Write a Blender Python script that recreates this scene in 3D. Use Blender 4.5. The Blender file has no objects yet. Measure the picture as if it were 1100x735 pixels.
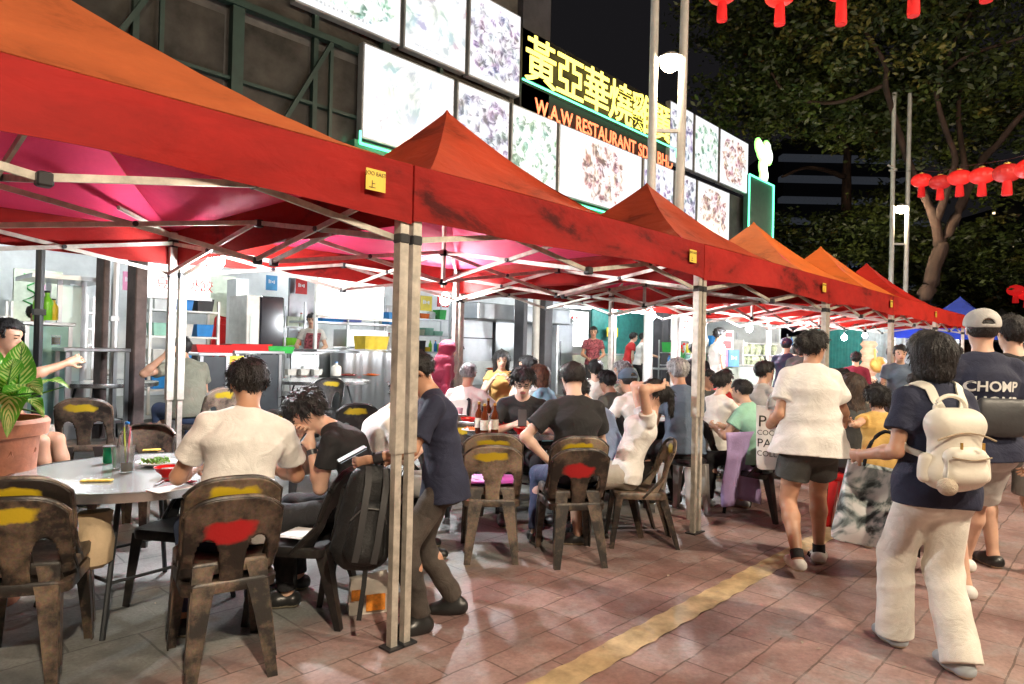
import bpy, math, random
import numpy as np
from mathutils import Vector, Matrix
from math import radians, sin, cos, pi
random.seed(7); rng = np.random.default_rng(7)
sc = bpy.context.scene; col = sc.collection
# ---------------------------------------------------------------- camera
TH, PI_, RO, H0 = radians(43.2), radians(.6), radians(1.3), 1.49
Fh = np.array([cos(TH), sin(TH), 0.]); Rh = np.array([sin(TH), -cos(TH), 0.]); Zv = np.array([0, 0, 1.])
F3 = Fh*cos(PI_)+Zv*sin(PI_); U3 = Zv*cos(PI_)-Fh*sin(PI_)
RC = Rh*cos(RO)+U3*sin(RO); UC = U3*cos(RO)-Rh*sin(RO)
cam = bpy.data.objects.new('camera', bpy.data.cameras.new('camera')); col.objects.link(cam)
cam.matrix_world = Matrix([[RC[i], UC[i], -F3[i], (0, 0, H0)[i]] for i in range(3)]+[[0, 0, 0, 1]])
cam.data.sensor_width = 36; cam.data.lens = 36*720/1100; cam.data.clip_start = .05; cam.data.clip_end = 900
sc.camera = cam
# ---------------------------------------------------------------- night sky, exposure
w = bpy.data.worlds.new('World'); sc.world = w; w.use_nodes = True
bg = w.node_tree.nodes['Background']; bg.inputs[0].default_value = (.62, .58, .66, 1); bg.inputs[1].default_value = .0055
sc.view_settings.view_transform = 'Standard'; sc.view_settings.look = 'None'
sc.view_settings.exposure = 1.45; sc.view_settings.gamma = 1; sc.view_settings.use_curve_mapping = False
sc.cycles.max_bounces = 10; sc.cycles.diffuse_bounces = 4; sc.cycles.glossy_bounces = 2
sc.cycles.transmission_bounces = 8; sc.cycles.sample_clamp_indirect = 8; sc.cycles.sample_clamp_direct = 30
sc.cycles.caustics_reflective = False; sc.cycles.caustics_refractive = False
BULB, TUBE, STREET, BOARD = 760., 82., 320., .46      # the lamps' strengths
# ---------------------------------------------------------------- surveying the place from the viewpoint
def ray(px, py): return F3+(px-550)/720*RC+(367.5-py)/720*UC
def at(px, py, d): return np.array([0, 0, H0])+ray(px, py)*d
def onz(px, py, z=0.):
    q = ray(px, py); return np.array([0, 0, H0])+q*((z-H0)/q[2])
def onY(px, py, Y):
    q = ray(px, py); return np.array([0, 0, H0])+q*(Y/q[1])
def gz(y):                                             # floor height: rises gently towards the kitchens
    t = min(max((y-4.9)/2.2, 0), 1); return .22*t*t*(3-2*t)
# ---------------------------------------------------------------- materials
MATS = {}
def nd(nt, t, **k):
    n = nt.nodes.new(t)
    for a, b in k.items():
        if a in n.inputs: n.inputs[a].default_value = b
        else: setattr(n, a, b)
    return n
def M(name, c=(.5, .5, .5), rough=.6, metal=0., var=.15, vs=5., bump=0., bs=60., emit=0., ecol=None, trans=0., sub=0., alpha=1., glass=False, stretch=None, crease=0.):
    if name in MATS: return MATS[name]
    m = bpy.data.materials.new(name); m.use_nodes = True; nt = m.node_tree; L = nt.links
    b = nt.nodes['Principled BSDF']
    b.inputs['Roughness'].default_value = rough; b.inputs['Metallic'].default_value = metal
    tc = nd(nt, 'ShaderNodeTexCoord'); src = tc.outputs['Object']
    if stretch:
        mp = nd(nt, 'ShaderNodeMapping'); mp.inputs['Scale'].default_value = stretch; L.new(src, mp.inputs[0]); src = mp.outputs[0]
    n = nd(nt, 'ShaderNodeTexNoise', Scale=vs, Detail=5., Roughness=.62); L.new(src, n.inputs['Vector'])
    r = nd(nt, 'ShaderNodeValToRGB'); L.new(n.outputs['Fac'], r.inputs[0])
    r.color_ramp.elements[0].position = .3; r.color_ramp.elements[1].position = .72
    lo, hi = 1-var*1.4, 1+var
    r.color_ramp.elements[0].color = (min(1, c[0]*lo), min(1, c[1]*lo), min(1, c[2]*lo), 1)
    r.color_ramp.elements[1].color = (min(1, c[0]*hi), min(1, c[1]*hi), min(1, c[2]*hi), 1)
    L.new(r.outputs[0], b.inputs['Base Color'])
    if bump:
        n2 = nd(nt, 'ShaderNodeTexNoise', Scale=bs, Detail=4.); L.new(src, n2.inputs['Vector'])
        bp = nd(nt, 'ShaderNodeBump', Strength=bump, Distance=.01); L.new(n2.outputs['Fac'], bp.inputs['Height']); L.new(bp.outputs[0], b.inputs['Normal'])
    if crease:
        n3 = nd(nt, 'ShaderNodeTexNoise', Scale=7., Detail=2., Distortion=1.6); L.new(src, n3.inputs['Vector'])
        s3 = nd(nt, 'ShaderNodeMath', operation='SUBTRACT'); L.new(n3.outputs['Fac'], s3.inputs[0]); s3.inputs[1].default_value = .5
        a3 = nd(nt, 'ShaderNodeMath', operation='ABSOLUTE'); L.new(s3.outputs[0], a3.inputs[0])
        b3 = nd(nt, 'ShaderNodeBump', Strength=crease, Distance=.09); L.new(a3.outputs[0], b3.inputs['Height'])
        if bump: L.new(bp.outputs[0], b3.inputs['Normal'])
        L.new(b3.outputs[0], b.inputs['Normal'])
    if sub: b.inputs['Subsurface Weight'].default_value = sub; b.inputs['Subsurface Radius'].default_value = (.02, .008, .004); b.inputs['Subsurface Scale'].default_value = .5
    if emit:
        b.inputs['Emission Strength'].default_value = emit; b.inputs['Emission Color'].default_value = (*(ecol or c), 1)
    if glass: b.inputs['Transmission Weight'].default_value = glass if glass is not True else .95; b.inputs['IOR'].default_value = 1.3
    if trans:
        o = nt.nodes['Material Output']; t = nd(nt, 'ShaderNodeBsdfTranslucent'); L.new(r.outputs[0], t.inputs[0])
        mx = nd(nt, 'ShaderNodeMixShader', Fac=trans); L.new(b.outputs[0], mx.inputs[1]); L.new(t.outputs[0], mx.inputs[2]); L.new(mx.outputs[0], o.inputs[0])
    MATS[name] = m; return m
# ---------------------------------------------------------------- objects
def props(o, label=None, cat=None, group=None, kind=None):
    if label: o['label'] = label
    if cat: o['category'] = cat
    if group: o['group'] = group
    if kind: o['kind'] = kind
    return o
def empty(name, loc=(0, 0, 0), rz=0., label=None, cat=None, group=None):
    o = bpy.data.objects.new(name, None); o.empty_display_size = .1; col.objects.link(o)
    o.location = loc; o.rotation_euler = (0, 0, rz); return props(o, label, cat, group)
def link(name, me, mats, parent=None, loc=None, smooth=True, ang=40):
    for m in (mats if isinstance(mats, (list, tuple)) else [mats]): me.materials.append(m)
    me.validate()
    if smooth:
        me.polygons.foreach_set('use_smooth', [True]*len(me.polygons))
        if ang < 180: me.set_sharp_from_angle(angle=radians(ang))
    o = bpy.data.objects.new(name, me); col.objects.link(o)
    if parent is not None: o.parent = parent
    if loc is not None: o.location = loc
    return o
class MB:
    def __init__(s): s.v = []; s.f = []; s.mi = []; s.m = 0
    def add(s, vs, fs):
        o = len(s.v); s.v += [tuple(map(float, p)) for p in vs]; s.f += [tuple(i+o for i in f) for f in fs]; s.mi += [s.m]*len(fs); return s
    def box(s, a, b, bev=0.):
        x0, y0, z0 = a; x1, y1, z1 = b
        c = bev
        if not c:
            return s.add([(x, y, z) for x in (x0, x1) for y in (y0, y1) for z in (z0, z1)],
                  [(0, 1, 3, 2), (4, 6, 7, 5), (0, 4, 5, 1), (2, 3, 7, 6), (0, 2, 6, 4), (1, 5, 7, 3)])
        def ring(z, i):
            return [(x0+i+c, y0+i, z), (x1-i-c, y0+i, z), (x1-i, y0+i+c, z), (x1-i, y1-i-c, z), (x1-i-c, y1-i, z), (x0+i+c, y1-i, z), (x0+i, y1-i-c, z), (x0+i, y0+i+c, z)]
        s.loft([ring(z0, c), ring(z0+c, 0), ring(z1-c, 0), ring(z1, c)], cap=True); return s
    def obox(s, c, ax, ay, az, h):                     # oriented box
        c = np.array(c); ax, ay, az = (np.array(q)*k for q, k in zip((ax, ay, az), h))
        return s.add([c+i*ax+j*ay+k*az for i in (-1, 1) for j in (-1, 1) for k in (-1, 1)],
                  [(0, 1, 3, 2), (4, 6, 7, 5), (0, 4, 5, 1), (2, 3, 7, 6), (0, 2, 6, 4), (1, 5, 7, 3)])
    def bar(s, a, b, w=.02, h=None, r=None, n=8):
        a = np.array(a, float); b = np.array(b, float); t = b-a; t = t/np.linalg.norm(t)
        up = Zv if abs(t[2]) < .95 else np.array([1., 0, 0])
        x = np.cross(t, up); x /= np.linalg.norm(x); y = np.cross(x, t)
        h = h or w
        if r is None: return s.obox((a+b)/2, x, y, t, (w/2, h/2, np.linalg.norm(b-a)/2))
        ra, rb = (r, r) if not isinstance(r, tuple) else r
        R_ = [[p+x*q*cos(2*pi*i/n)+y*q*sin(2*pi*i/n) for i in range(n)] for p, q in ((a, ra), (b, rb))]
        return s.loft(R_, cap=True)
    def loft(s, rings, cap=False, closed=True):
        n = len(rings[0]); vs = [p for r in rings for p in r]; fs = []
        for k in range(len(rings)-1):
            for i in range(n if closed else n-1):
                j = (i+1) % n; fs.append((k*n+i, k*n+j, (k+1)*n+j, (k+1)*n+i))
        if cap: fs += [tuple(range(n))[::-1], tuple(range((len(rings)-1)*n, len(rings)*n))]
        return s.add(vs, fs)
    def lathe(s, prof, c=(0, 0, 0), n=20, cap=True):
        return s.loft([[(c[0]+r*cos(2*pi*i/n), c[1]+r*sin(2*pi*i/n), c[2]+z) for i in range(n)] for r, z in prof], cap=cap)
    def tube(s, pts, r, n=8):
        pts = [np.array(p, float) for p in pts]; rs = r if isinstance(r, (list, tuple)) else [r]*len(pts); R_ = []
        for i, p in enumerate(pts):
            t = pts[min(i+1, len(pts)-1)]-pts[max(i-1, 0)]; t /= np.linalg.norm(t)+1e-9
            up = Zv if abs(t[2]) < .9 else np.array([1., 0, 0]); x = np.cross(t, up); x /= np.linalg.norm(x); y = np.cross(x, t)
            R_.append([p+rs[i]*(x*cos(2*pi*k/n)+y*sin(2*pi*k/n)) for k in range(n)])
        return s.loft(R_, cap=True)
    def ball(s, c, r, n=12, sq=(1, 1, 1)):
        prof = [(max(1e-4, sin(pi*k/n)), -cos(pi*k/n)) for k in range(n+1)]
        return s.loft([[(c[0]+q*r*sq[0]*cos(2*pi*i/(n*2)), c[1]+q*r*sq[1]*sin(2*pi*i/(n*2)), c[2]+z*r*sq[2]) for i in range(n*2)] for q, z in prof], cap=True)
    def build(s, name, mats, parent=None, **k):
        me = bpy.data.meshes.new(name); me.from_pydata(s.v, [], s.f)
        if any(s.mi): me.polygons.foreach_set('material_index', s.mi)
        import bmesh
        bm = bmesh.new(); bm.from_mesh(me); bmesh.ops.recalc_face_normals(bm, faces=bm.faces); bm.to_mesh(me); bm.free()
        o = link(name, me, mats, parent, **k); return o
def copy_tree(o, parent=None):
    c = o.copy(); col.objects.link(c); c.parent = parent
    for ch in list(o.children): copy_tree(ch, c)
    return c
def text(name, s, size, m, parent, loc, ext=.02, rz=0., align='LEFT', sx=1., bold=0.):
    cu = bpy.data.curves.new(name, 'FONT'); cu.body = s; cu.size = size; cu.extrude = ext; cu.align_x = align; cu.offset = bold; cu.resolution_u = 3
    t = bpy.data.objects.new(name, cu); col.objects.link(t)
    bpy.context.view_layer.update()
    me = bpy.data.meshes.new_from_object(t.evaluated_get(bpy.context.evaluated_depsgraph_get()))
    bpy.data.objects.remove(t)
    me.transform(Matrix.Rotation(pi/2, 4, 'X') @ Matrix.Diagonal((sx, 1, 1, 1)))
    o = link(name, me, m, parent, loc, smooth=False); o.rotation_euler[2] = rz; return o
def marks(name, w_, h_, m, parent, loc, n=8, seed=1):   # writing too small and blurred to read: a row of short strokes
    rn = random.Random(seed); mb = MB(); x = 0
    for k in range(n):
        q = w_/n; mb.box((x, 0, h_*rn.uniform(0, .3)), (x+q*rn.uniform(.35, .8), .001, h_*rn.uniform(.55, 1))); x += q
    return mb.build(name, m, parent, loc=loc, smooth=False)
WHITE_METAL = M('white_metal', (.62, .62, .6), .4, .3, bump=.03)
STEEL = M('stainless', (.62, .64, .66), .28, 1., var=.1, vs=3, bump=.04, bs=30)
ALU = M('aluminium', (.56, .52, .45), .42, .35, var=.25, vs=14, bump=.05)
DARK = M('dark_metal', (.05, .055, .06), .5, .5)
BLACKP = M('black_plastic', (.025, .025, .028), .4, var=.3)
REDP = M('red_plastic', (.6, .02, .02), .35)
LAMPW = M('lamp_glass', (1, 1, 1), emit=BULB, ecol=(.93, .97, 1.))
TUBEM = M('tube_glass', (1, 1, 1), emit=TUBE, ecol=(.9, .97, 1.))
STREETB = M('street_lamp_glass_bright', (1, 1, 1), emit=1250., ecol=(1., .83, .62))  # stronger globes for the lamps out of view, two of them added for fill
STREETM = M('street_lamp_glass', (1, 1, 1), emit=STREET, ecol=(1., .80, .55))
# ================================================================ ground
def ground_mat():
    m = bpy.data.materials.new('paving'); m.use_nodes = True; nt = m.node_tree; L = nt.links; b = nt.nodes['Principled BSDF']
    g = nd(nt, 'ShaderNodeNewGeometry')
    br = nd(nt, 'ShaderNodeTexBrick', Scale=1.); br.offset = .5
    br.inputs['Color1'].default_value = (.35, .235, .21, 1); br.inputs['Color2'].default_value = (.43, .315, .285, 1); br.inputs['Mortar'].default_value = (.17, .12, .10, 1)
    br.inputs['Mortar Size'].default_value = .005; br.inputs['Brick Width'].default_value = .46; br.inputs['Row Height'].default_value = .23; br.inputs['Bias'].default_value = -.1
    n0 = nd(nt, 'ShaderNodeTexNoise', Scale=5., Detail=4.); L.new(g.outputs['Position'], n0.inputs['Vector'])
    va = nd(nt, 'ShaderNodeVectorMath', operation='MULTIPLY_ADD'); L.new(n0.outputs['Color'], va.inputs[0]); va.inputs[1].default_value = (.03, .03, 0); L.new(g.outputs['Position'], va.inputs[2])
    L.new(va.outputs[0], br.inputs['Vector'])
    def noise(s, d=6., r=.65):
        n = nd(nt, 'ShaderNodeTexNoise', Scale=s, Detail=d, Roughness=r); L.new(g.outputs['Position'], n.inputs['Vector']); return n
    def ramp(src, p0, p1, c0=(0, 0, 0, 1), c1=(1, 1, 1, 1)):
        r = nd(nt, 'ShaderNodeValToRGB'); L.new(src, r.inputs[0]); e = r.color_ramp.elements; e[0].position = p0; e[1].position = p1; e[0].color = c0; e[1].color = c1; return r
    def mix(a, bb, f, typ='MIX', fac=1.):
        x = nd(nt, 'ShaderNodeMix'); x.data_type = 'RGBA'; x.blend_type = typ
        if f is None: x.inputs[0].default_value = fac
        else: L.new(f, x.inputs[0])
        for s_, i in ((a, 6), (bb, 7)):
            if isinstance(s_, tuple): x.inputs[i].default_value = s_
            else: L.new(s_, x.inputs[i])
        return x.outputs[2]
    big = noise(.9); mid = noise(4.5); fine = noise(38.)
    c = mix(br.outputs['Color'], ramp(big.outputs[0], .3, .75, (.55, .52, .54, 1), (1.25, 1.2, 1.2, 1)).outputs[0], None, 'MULTIPLY')
    c = mix(c, (.33, .29, .28, 1), ramp(mid.outputs[0], .50, .68).outputs[0])            # pale worn patches
    c = mix(c, ramp(noise(1.6, 4.).outputs[0], .40, .56, (.66, .58, .56, 1), (1, 1, 1, 1)).outputs[0], None, 'MULTIPLY')   # old spills
    c = mix(c, ramp(fine.outputs[0], .2, .8, (.65, .65, .65, 1), (1.2, 1.2, 1.2, 1)).outputs[0], None, 'MULTIPLY')
    # concrete apron under the tents
    sx = nd(nt, 'ShaderNodeSeparateXYZ'); L.new(g.outputs['Position'], sx.inputs[0])
    ad = nd(nt, 'ShaderNodeMath', operation='MULTIPLY_ADD'); L.new(mid.outputs[0], ad.inputs[0]); ad.inputs[1].default_value = .5; L.new(sx.outputs[1], ad.inputs[2])
    apron = ramp(ad.outputs[0], 0, 1)
    mr = nd(nt, 'ShaderNodeMapRange'); L.new(ad.outputs[0], mr.inputs[0]); mr.inputs[1].default_value = 3.25; mr.inputs[2].default_value = 3.6
    conc = mix(ramp(big.outputs[0], .3, .7, (.15, .16, .16, 1), (.34, .35, .34, 1)).outputs[0], ramp(noise(2.3).outputs[0], .35, .75, (.5, .52, .5, 1), (1.15, 1.12, 1.1, 1)).outputs[0], None, 'MULTIPLY')
    conc = mix(conc, (.22, .17, .11, 1), ramp(noise(1.7, 3.).outputs[0], .58, .7).outputs[0])
    conc = mix(conc, ramp(noise(60.).outputs[0], .3, .8, (.7, .7, .7, 1), (1.2, 1.2, 1.2, 1)).outputs[0], None, 'MULTIPLY')
    br2 = nd(nt, 'ShaderNodeTexBrick', Scale=1.); L.new(va.outputs[0], br2.inputs['Vector']); br2.inputs['Color1'].default_value = (1, 1, 1, 1); br2.inputs['Color2'].default_value = (.9, .9, .9, 1); br2.inputs['Mortar'].default_value = (.5, .5, .5, 1)
    br2.inputs['Mortar Size'].default_value = .006; br2.inputs['Brick Width'].default_value = .62; br2.inputs['Row Height'].default_value = .62
    conc = mix(conc, br2.outputs[0], None, 'MULTIPLY')
    c = mix(c, conc, mr.outputs[0])
    L.new(c, b.inputs['Base Color'])
    rr = ramp(big.outputs[0], .35, .65, (.42, .42, .42, 1), (.8, .8, .8, 1)); L.new(rr.outputs[0], b.inputs['Roughness'])
    hh = mix(br.outputs['Fac'], fine.outputs[0], None, 'MIX', .35)
    iv = nd(nt, 'ShaderNodeInvert'); L.new(hh, iv.inputs[1])
    bp = nd(nt, 'ShaderNodeBump', Strength=.45, Distance=.012); L.new(iv.outputs[0], bp.inputs['Height']); L.new(bp.outputs[0], b.inputs['Normal'])
    return m
mb = MB(); ys = [-300, -20, -6, 0, 3, 4.9]+[4.9+2.2*k/8 for k in range(1, 9)]+[10, 20, 300]
mb.loft([[(-300, y, gz(y)), (-20, y, gz(y)), (20, y, gz(y)), (60, y, gz(y)), (400, y, gz(y))] for y in ys], closed=False)
props(mb.build('ground', ground_mat(), smooth=True), kind='structure')
mb = MB(); n = 160
ymat = M('yellow_line_paint', (.48, .36, .20), .6, var=.32, vs=7, bump=.15, bs=50)
ed = [.006*math.sin(k*1.7)+.008*random.random() for k in range(n+1)]
mb.loft([[(-2+k*.0575, 1.815+ed[k], .004), (-2+k*.0575, 1.975+ed[-k-1], .004)] for k in range(n+1)], closed=False)
props(mb.build('painted_line', ymat, smooth=False), kind='structure')
# ================================================================ gazebos
def fabric(name, base, scuff=.5, trans=.25):
    m = bpy.data.materials.new(name); m.use_nodes = True; nt = m.node_tree; L = nt.links; b = nt.nodes['Principled BSDF']
    g = nd(nt, 'ShaderNodeNewGeometry'); mp = nd(nt, 'ShaderNodeMapping'); mp.inputs['Scale'].default_value = (1, 1, 2.2); L.new(g.outputs['Position'], mp.inputs[0])
    n = nd(nt, 'ShaderNodeTexNoise', Scale=1.5, Detail=8., Roughness=.68, Distortion=.3); L.new(mp.outputs[0], n.inputs['Vector'])
    r = nd(nt, 'ShaderNodeValToRGB'); L.new(n.outputs[0], r.inputs[0]); e = r.color_ramp.elements
    e[0].position = .34; e[0].color = (*[q*(1-scuff) for q in base], 1); e[1].position = .6; e[1].color = (*base, 1)
    e2 = r.color_ramp.elements.new(.43); e2.color = (*[q*(1-scuff*.35) for q in base], 1)
    e3 = r.color_ramp.elements.new(.8); e3.color = (min(1, base[0]*1.1), base[1]*1.5, base[2]*1.3, 1)
    n2 = nd(nt, 'ShaderNodeTexNoise', Scale=3.2, Detail=4., Distortion=1.5); L.new(mp.outputs[0], n2.inputs['Vector'])
    bp = nd(nt, 'ShaderNodeBump', Strength=.22, Distance=.05); L.new(n2.outputs[0], bp.inputs['Height']); L.new(bp.outputs[0], b.inputs['Normal'])
    L.new(r.outputs[0], b.inputs['Base Color']); b.inputs['Roughness'].default_value = .72; b.inputs['Specular IOR Level'].default_value = .25
    o = nt.nodes['Material Output']; t = nd(nt, 'ShaderNodeBsdfTranslucent'); L.new(r.outputs[0], t.inputs[0])
    mx = nd(nt, 'ShaderNodeMixShader', Fac=trans); L.new(b.outputs[0], mx.inputs[1]); L.new(t.outputs[0], mx.inputs[2]); L.new(mx.outputs[0], o.inputs[0])
    return m
F_RED = fabric('red_canvas', (.46, .022, .016), .75); F_ORG = fabric('lamplit_canvas', (.72, .19, .035), .35); F_ORG2 = fabric('lamplit_canvas_dull', (.54, .135, .045), .4)  # roofs are red cloth; warm lamplight is painted in as orange
F_ORG3 = fabric('lamplit_canvas_red', (.52, .070, .026), .5)  # redder roof canvas, also with some lamplight painted in
F_RED2 = fabric('bright_red_canvas', (.55, .028, .018), .4)
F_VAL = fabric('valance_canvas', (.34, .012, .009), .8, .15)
F_IN = fabric('bulb_lit_underside', (.84, .06, .17), .2, .35); F_BLUE = fabric('blue_canvas', (.03, .07, .5), .3); F_BLK = fabric('black_canvas', (.02, .02, .022), .3); F_GRY = fabric('grey_canvas', (.3, .3, .32), .3)  # pink of bulb light through red cloth is painted into F_IN
def gazebo(x0, x1, roof, val, underside, label, y0=2.65, y1=5.7, sticker=True, zt=2.40, seed=1, peak=3.43, bars=True, pw=1.6):
    x0 += .006; x1 -= .006; W = x1-x0; D = y1-y0; rn = random.Random(seed)
    g = empty('gazebo', (x0, y0, 0), 0, label, 'canopy tent', 'pop-up gazebos in a row over the tables')
    zl = lambda y: gz(y0+y)
    def hz(t, q):
        z = zt+(peak-zt)*(t**pw)-.075*math.sin(pi*min(1, t*1.2))*(1-abs(q)**1.6)
        return z+.006*math.sin(5*q+4*t*seed+seed)*math.sin(pi*t)+.004*math.sin(40*t+3*q+seed)*(1-t)*abs(q)
    for nm, dz, mt in (('roof', 0, roof), ('underside', -.02, underside)):  # second sheet added below the roof to hold the underside colour
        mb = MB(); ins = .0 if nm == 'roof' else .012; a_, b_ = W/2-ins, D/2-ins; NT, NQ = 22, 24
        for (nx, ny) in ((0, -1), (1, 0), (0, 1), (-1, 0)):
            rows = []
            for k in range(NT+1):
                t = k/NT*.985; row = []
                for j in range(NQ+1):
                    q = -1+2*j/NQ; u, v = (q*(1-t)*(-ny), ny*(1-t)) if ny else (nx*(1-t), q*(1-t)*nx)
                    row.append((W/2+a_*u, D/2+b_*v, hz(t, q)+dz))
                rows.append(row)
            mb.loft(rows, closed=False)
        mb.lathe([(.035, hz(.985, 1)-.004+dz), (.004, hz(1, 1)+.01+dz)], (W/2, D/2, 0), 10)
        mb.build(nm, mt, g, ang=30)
    ph = rn.random()*6
    for (ax, ay, bx, by, nx, ny) in ((0, 0, W, 0, 0, -1), (W, 0, W, D, 1, 0), (W, D, 0, D, 0, 1), (0, D, 0, 0, -1, 0)):
        mb = MB(); K = 48; rows = []
        for side in (0, 1):
            for r_ in range(7):
                rr = r_ if side == 0 else 6-r_; q = rr/6; row = []
                for k in range(K+1):
                    t = k/K; x = ax+(bx-ax)*t; y = ay+(by-ay)*t
                    bell = math.sin(pi*t)**.5
                    off = (.004+.012*math.sin(9*t+ph+3*q)*q+.012*math.sin(23*t+ph*2)*q*q+.02*q)*bell-(.0 if side == 0 else .004)
                    zz = zt-.005-q*(.285+.012*math.sin(7*t+ph)-.02*bell)
                    row.append((x+nx*off, y+ny*off, zz))
                rows.append(row)
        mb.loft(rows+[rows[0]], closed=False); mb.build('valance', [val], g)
    def leg(x, y, nm='leg'):
        mb = MB(); zb = zl(y)
        mb.box((x-.019, y-.019, zb+.01), (x+.019, y+.019, 1.12+zb)); mb.box((x-.026, y-.026, .96+zb), (x+.026, y+.026, 2.36))
        l = mb.build(nm, ALU, g, smooth=False)
        mb = MB(); mb.box((x-.045, y-.045, zb+.002), (x+.045, y+.045, zb+.012)); mb.build('foot_plate', BLACKP, l, smooth=False)
        mb = MB(); mb.box((x-.033, y-.033, 2.24), (x+.033, y+.033, 2.30), .006); mb.build('collar', BLACKP, l, smooth=False); mb = MB(); mb.box((x-.031, y-.031, 2.0), (x+.031, y+.031, 2.05), .006); mb.build('collar', BLACKP, l, smooth=False)
    i = .034
    for x in (i, W-i):
        for y in (i, D-i): leg(x, y)
    if bars:
        za, zb2 = 2.27, 2.03
        def scissor(a, b, off):
            a = np.array(a); b = np.array(b); m = (a+b)/2
            for (p, q, o) in ((a, m, 1), (m, b, -1)):
                d = (q-p)/np.linalg.norm(q-p); nrm = np.array([-d[1], d[0], 0])*.014
                mb = MB(); mb.bar(p+nrm+[0, 0, za], q+nrm+[0, 0, zb2], .015, .028); mb.build('truss_bar', ALU, g, smooth=False); mb = MB()
                mb.bar(p-nrm+[0, 0, zb2], q-nrm+[0, 0, za], .015, .028); mb.build('truss_bar', ALU, g, smooth=False)
                mb = MB(); c = (p+q)/2; mb.bar(c-nrm*2.2+[0, 0, (za+zb2)/2], c+nrm*2.2+[0, 0, (za+zb2)/2], r=.016)
                mb.build('truss_joint', BLACKP, g)
            mb = MB(); mb.box((m[0]-.025, m[1]-.025, za-.03), (m[0]+.025, m[1]+.025, za+.02), .006); mb.build('truss_joint', BLACKP, g, smooth=False); mb = MB(); mb.box((m[0]-.025, m[1]-.025, zb2-.03), (m[0]+.025, m[1]+.025, zb2+.02), .006); mb.build('truss_joint', BLACKP, g, smooth=False)
        e = .05
        for a, b in (((e, e, 0), (W-e, e, 0)), ((W-e, e, 0), (W-e, D-e, 0)), ((W-e, D-e, 0), (e, D-e, 0)), ((e, D-e, 0), (e, e, 0)), ((W/2, e, 0), (W/2, D-e, 0)), ((e, D/2, 0), (W-e, D/2, 0))): scissor(a, b, 0)
        mb = MB(); mb.bar((W/2, D/2, 1.98), (W/2, D/2, peak-.04), r=.018); mb.build('centre_pole', ALU, g)
        for x in (i, W-i):
            for y in (i, D-i):
                p = np.array([x, y, 2.33]); mb = MB(); mb.bar(p, p*.62+np.array([W/2, D/2, 2.5])*.38, .02, .026); mb.build('roof_strut', ALU, g, smooth=False)
    if sticker:
        mb = MB(); sx_ = W-.24 if sticker is True else sticker; mb.box((sx_-.055, -.031, 2.215), (sx_+.055, -.028, 2.315))
        s = mb.build('sticker', M('sticker_yellow', (.75, .52, .06), .5, var=.1), g, smooth=False)
        ink = M('black_ink', (.03, .03, .02), .6)
        text('lettering', 'JOO EAST', .026, ink, s, (sx_, -.0325, 2.285), .0005, align='CENTER'); text('lettering', '上', .04, ink, s, (sx_-.02, -.0325, 2.228), .0005, align='CENTER')
    return g
XS = [-.97, 2.08, 5.13, 8.18, 10.98, 13.85, 16.45]
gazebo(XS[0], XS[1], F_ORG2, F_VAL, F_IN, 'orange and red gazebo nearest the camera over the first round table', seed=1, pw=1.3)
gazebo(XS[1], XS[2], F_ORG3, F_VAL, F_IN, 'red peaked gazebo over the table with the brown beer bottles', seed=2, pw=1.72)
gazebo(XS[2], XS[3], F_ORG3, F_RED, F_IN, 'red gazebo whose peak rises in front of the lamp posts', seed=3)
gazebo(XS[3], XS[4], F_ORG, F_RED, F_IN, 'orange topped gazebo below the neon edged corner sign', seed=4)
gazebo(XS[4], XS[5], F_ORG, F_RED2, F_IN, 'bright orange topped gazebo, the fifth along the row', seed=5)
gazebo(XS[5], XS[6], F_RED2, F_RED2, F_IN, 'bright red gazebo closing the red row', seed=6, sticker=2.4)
gazebo(23.1, 26.1, F_BLUE, F_BLUE, F_BLUE, 'blue gazebo beyond the end of the red row', seed=7, sticker=False, y0=2.6, y1=5.6, bars=False)
gazebo(29.2, 32.2, F_BLK, F_BLK, F_BLK, 'black gazebo behind the blue one', seed=8, sticker=False, y0=2.3, y1=5.3, bars=False)
# ================================================================ hanging bulbs
BULBS = [(232, 278, 5.05), (478, 320, 7.6), (700, 338, 10.2), (805, 352, 12.6), (907, 362, 15.6), (929, 360, 17.3), (990, 371, 20.5)]
where = ['first gazebo', 'second gazebo', 'third gazebo by the dark columns', 'fourth gazebo by the vegetable stall', 'fifth gazebo by the teal shutter', 'sixth gazebo by the peach column', 'far end of the row']
for (px, py, d), wh in zip(BULBS, where):
    p = at(px, py, d); g = empty('hanging_bulb', p, 0, 'glowing white bulb hanging under the '+wh, 'light bulb', 'bulbs hung under the gazebos')
    mb = MB(); mb.ball((0, 0, -.015), .063, 7, (1, 1, 1.15)); mb.build('glass', LAMPW, g)
    mb = MB(); mb.bar((0, 0, .05), (0, 0, .115), r=.018); mb.build('socket', BLACKP, g)
    mb = MB(); mb.tube([(0, 0, .11), (.01, .01, .17), (0, 0, max(.2, 2.3-p[2]))], .004, 5); mb.build('cable', BLACKP, g)
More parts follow.
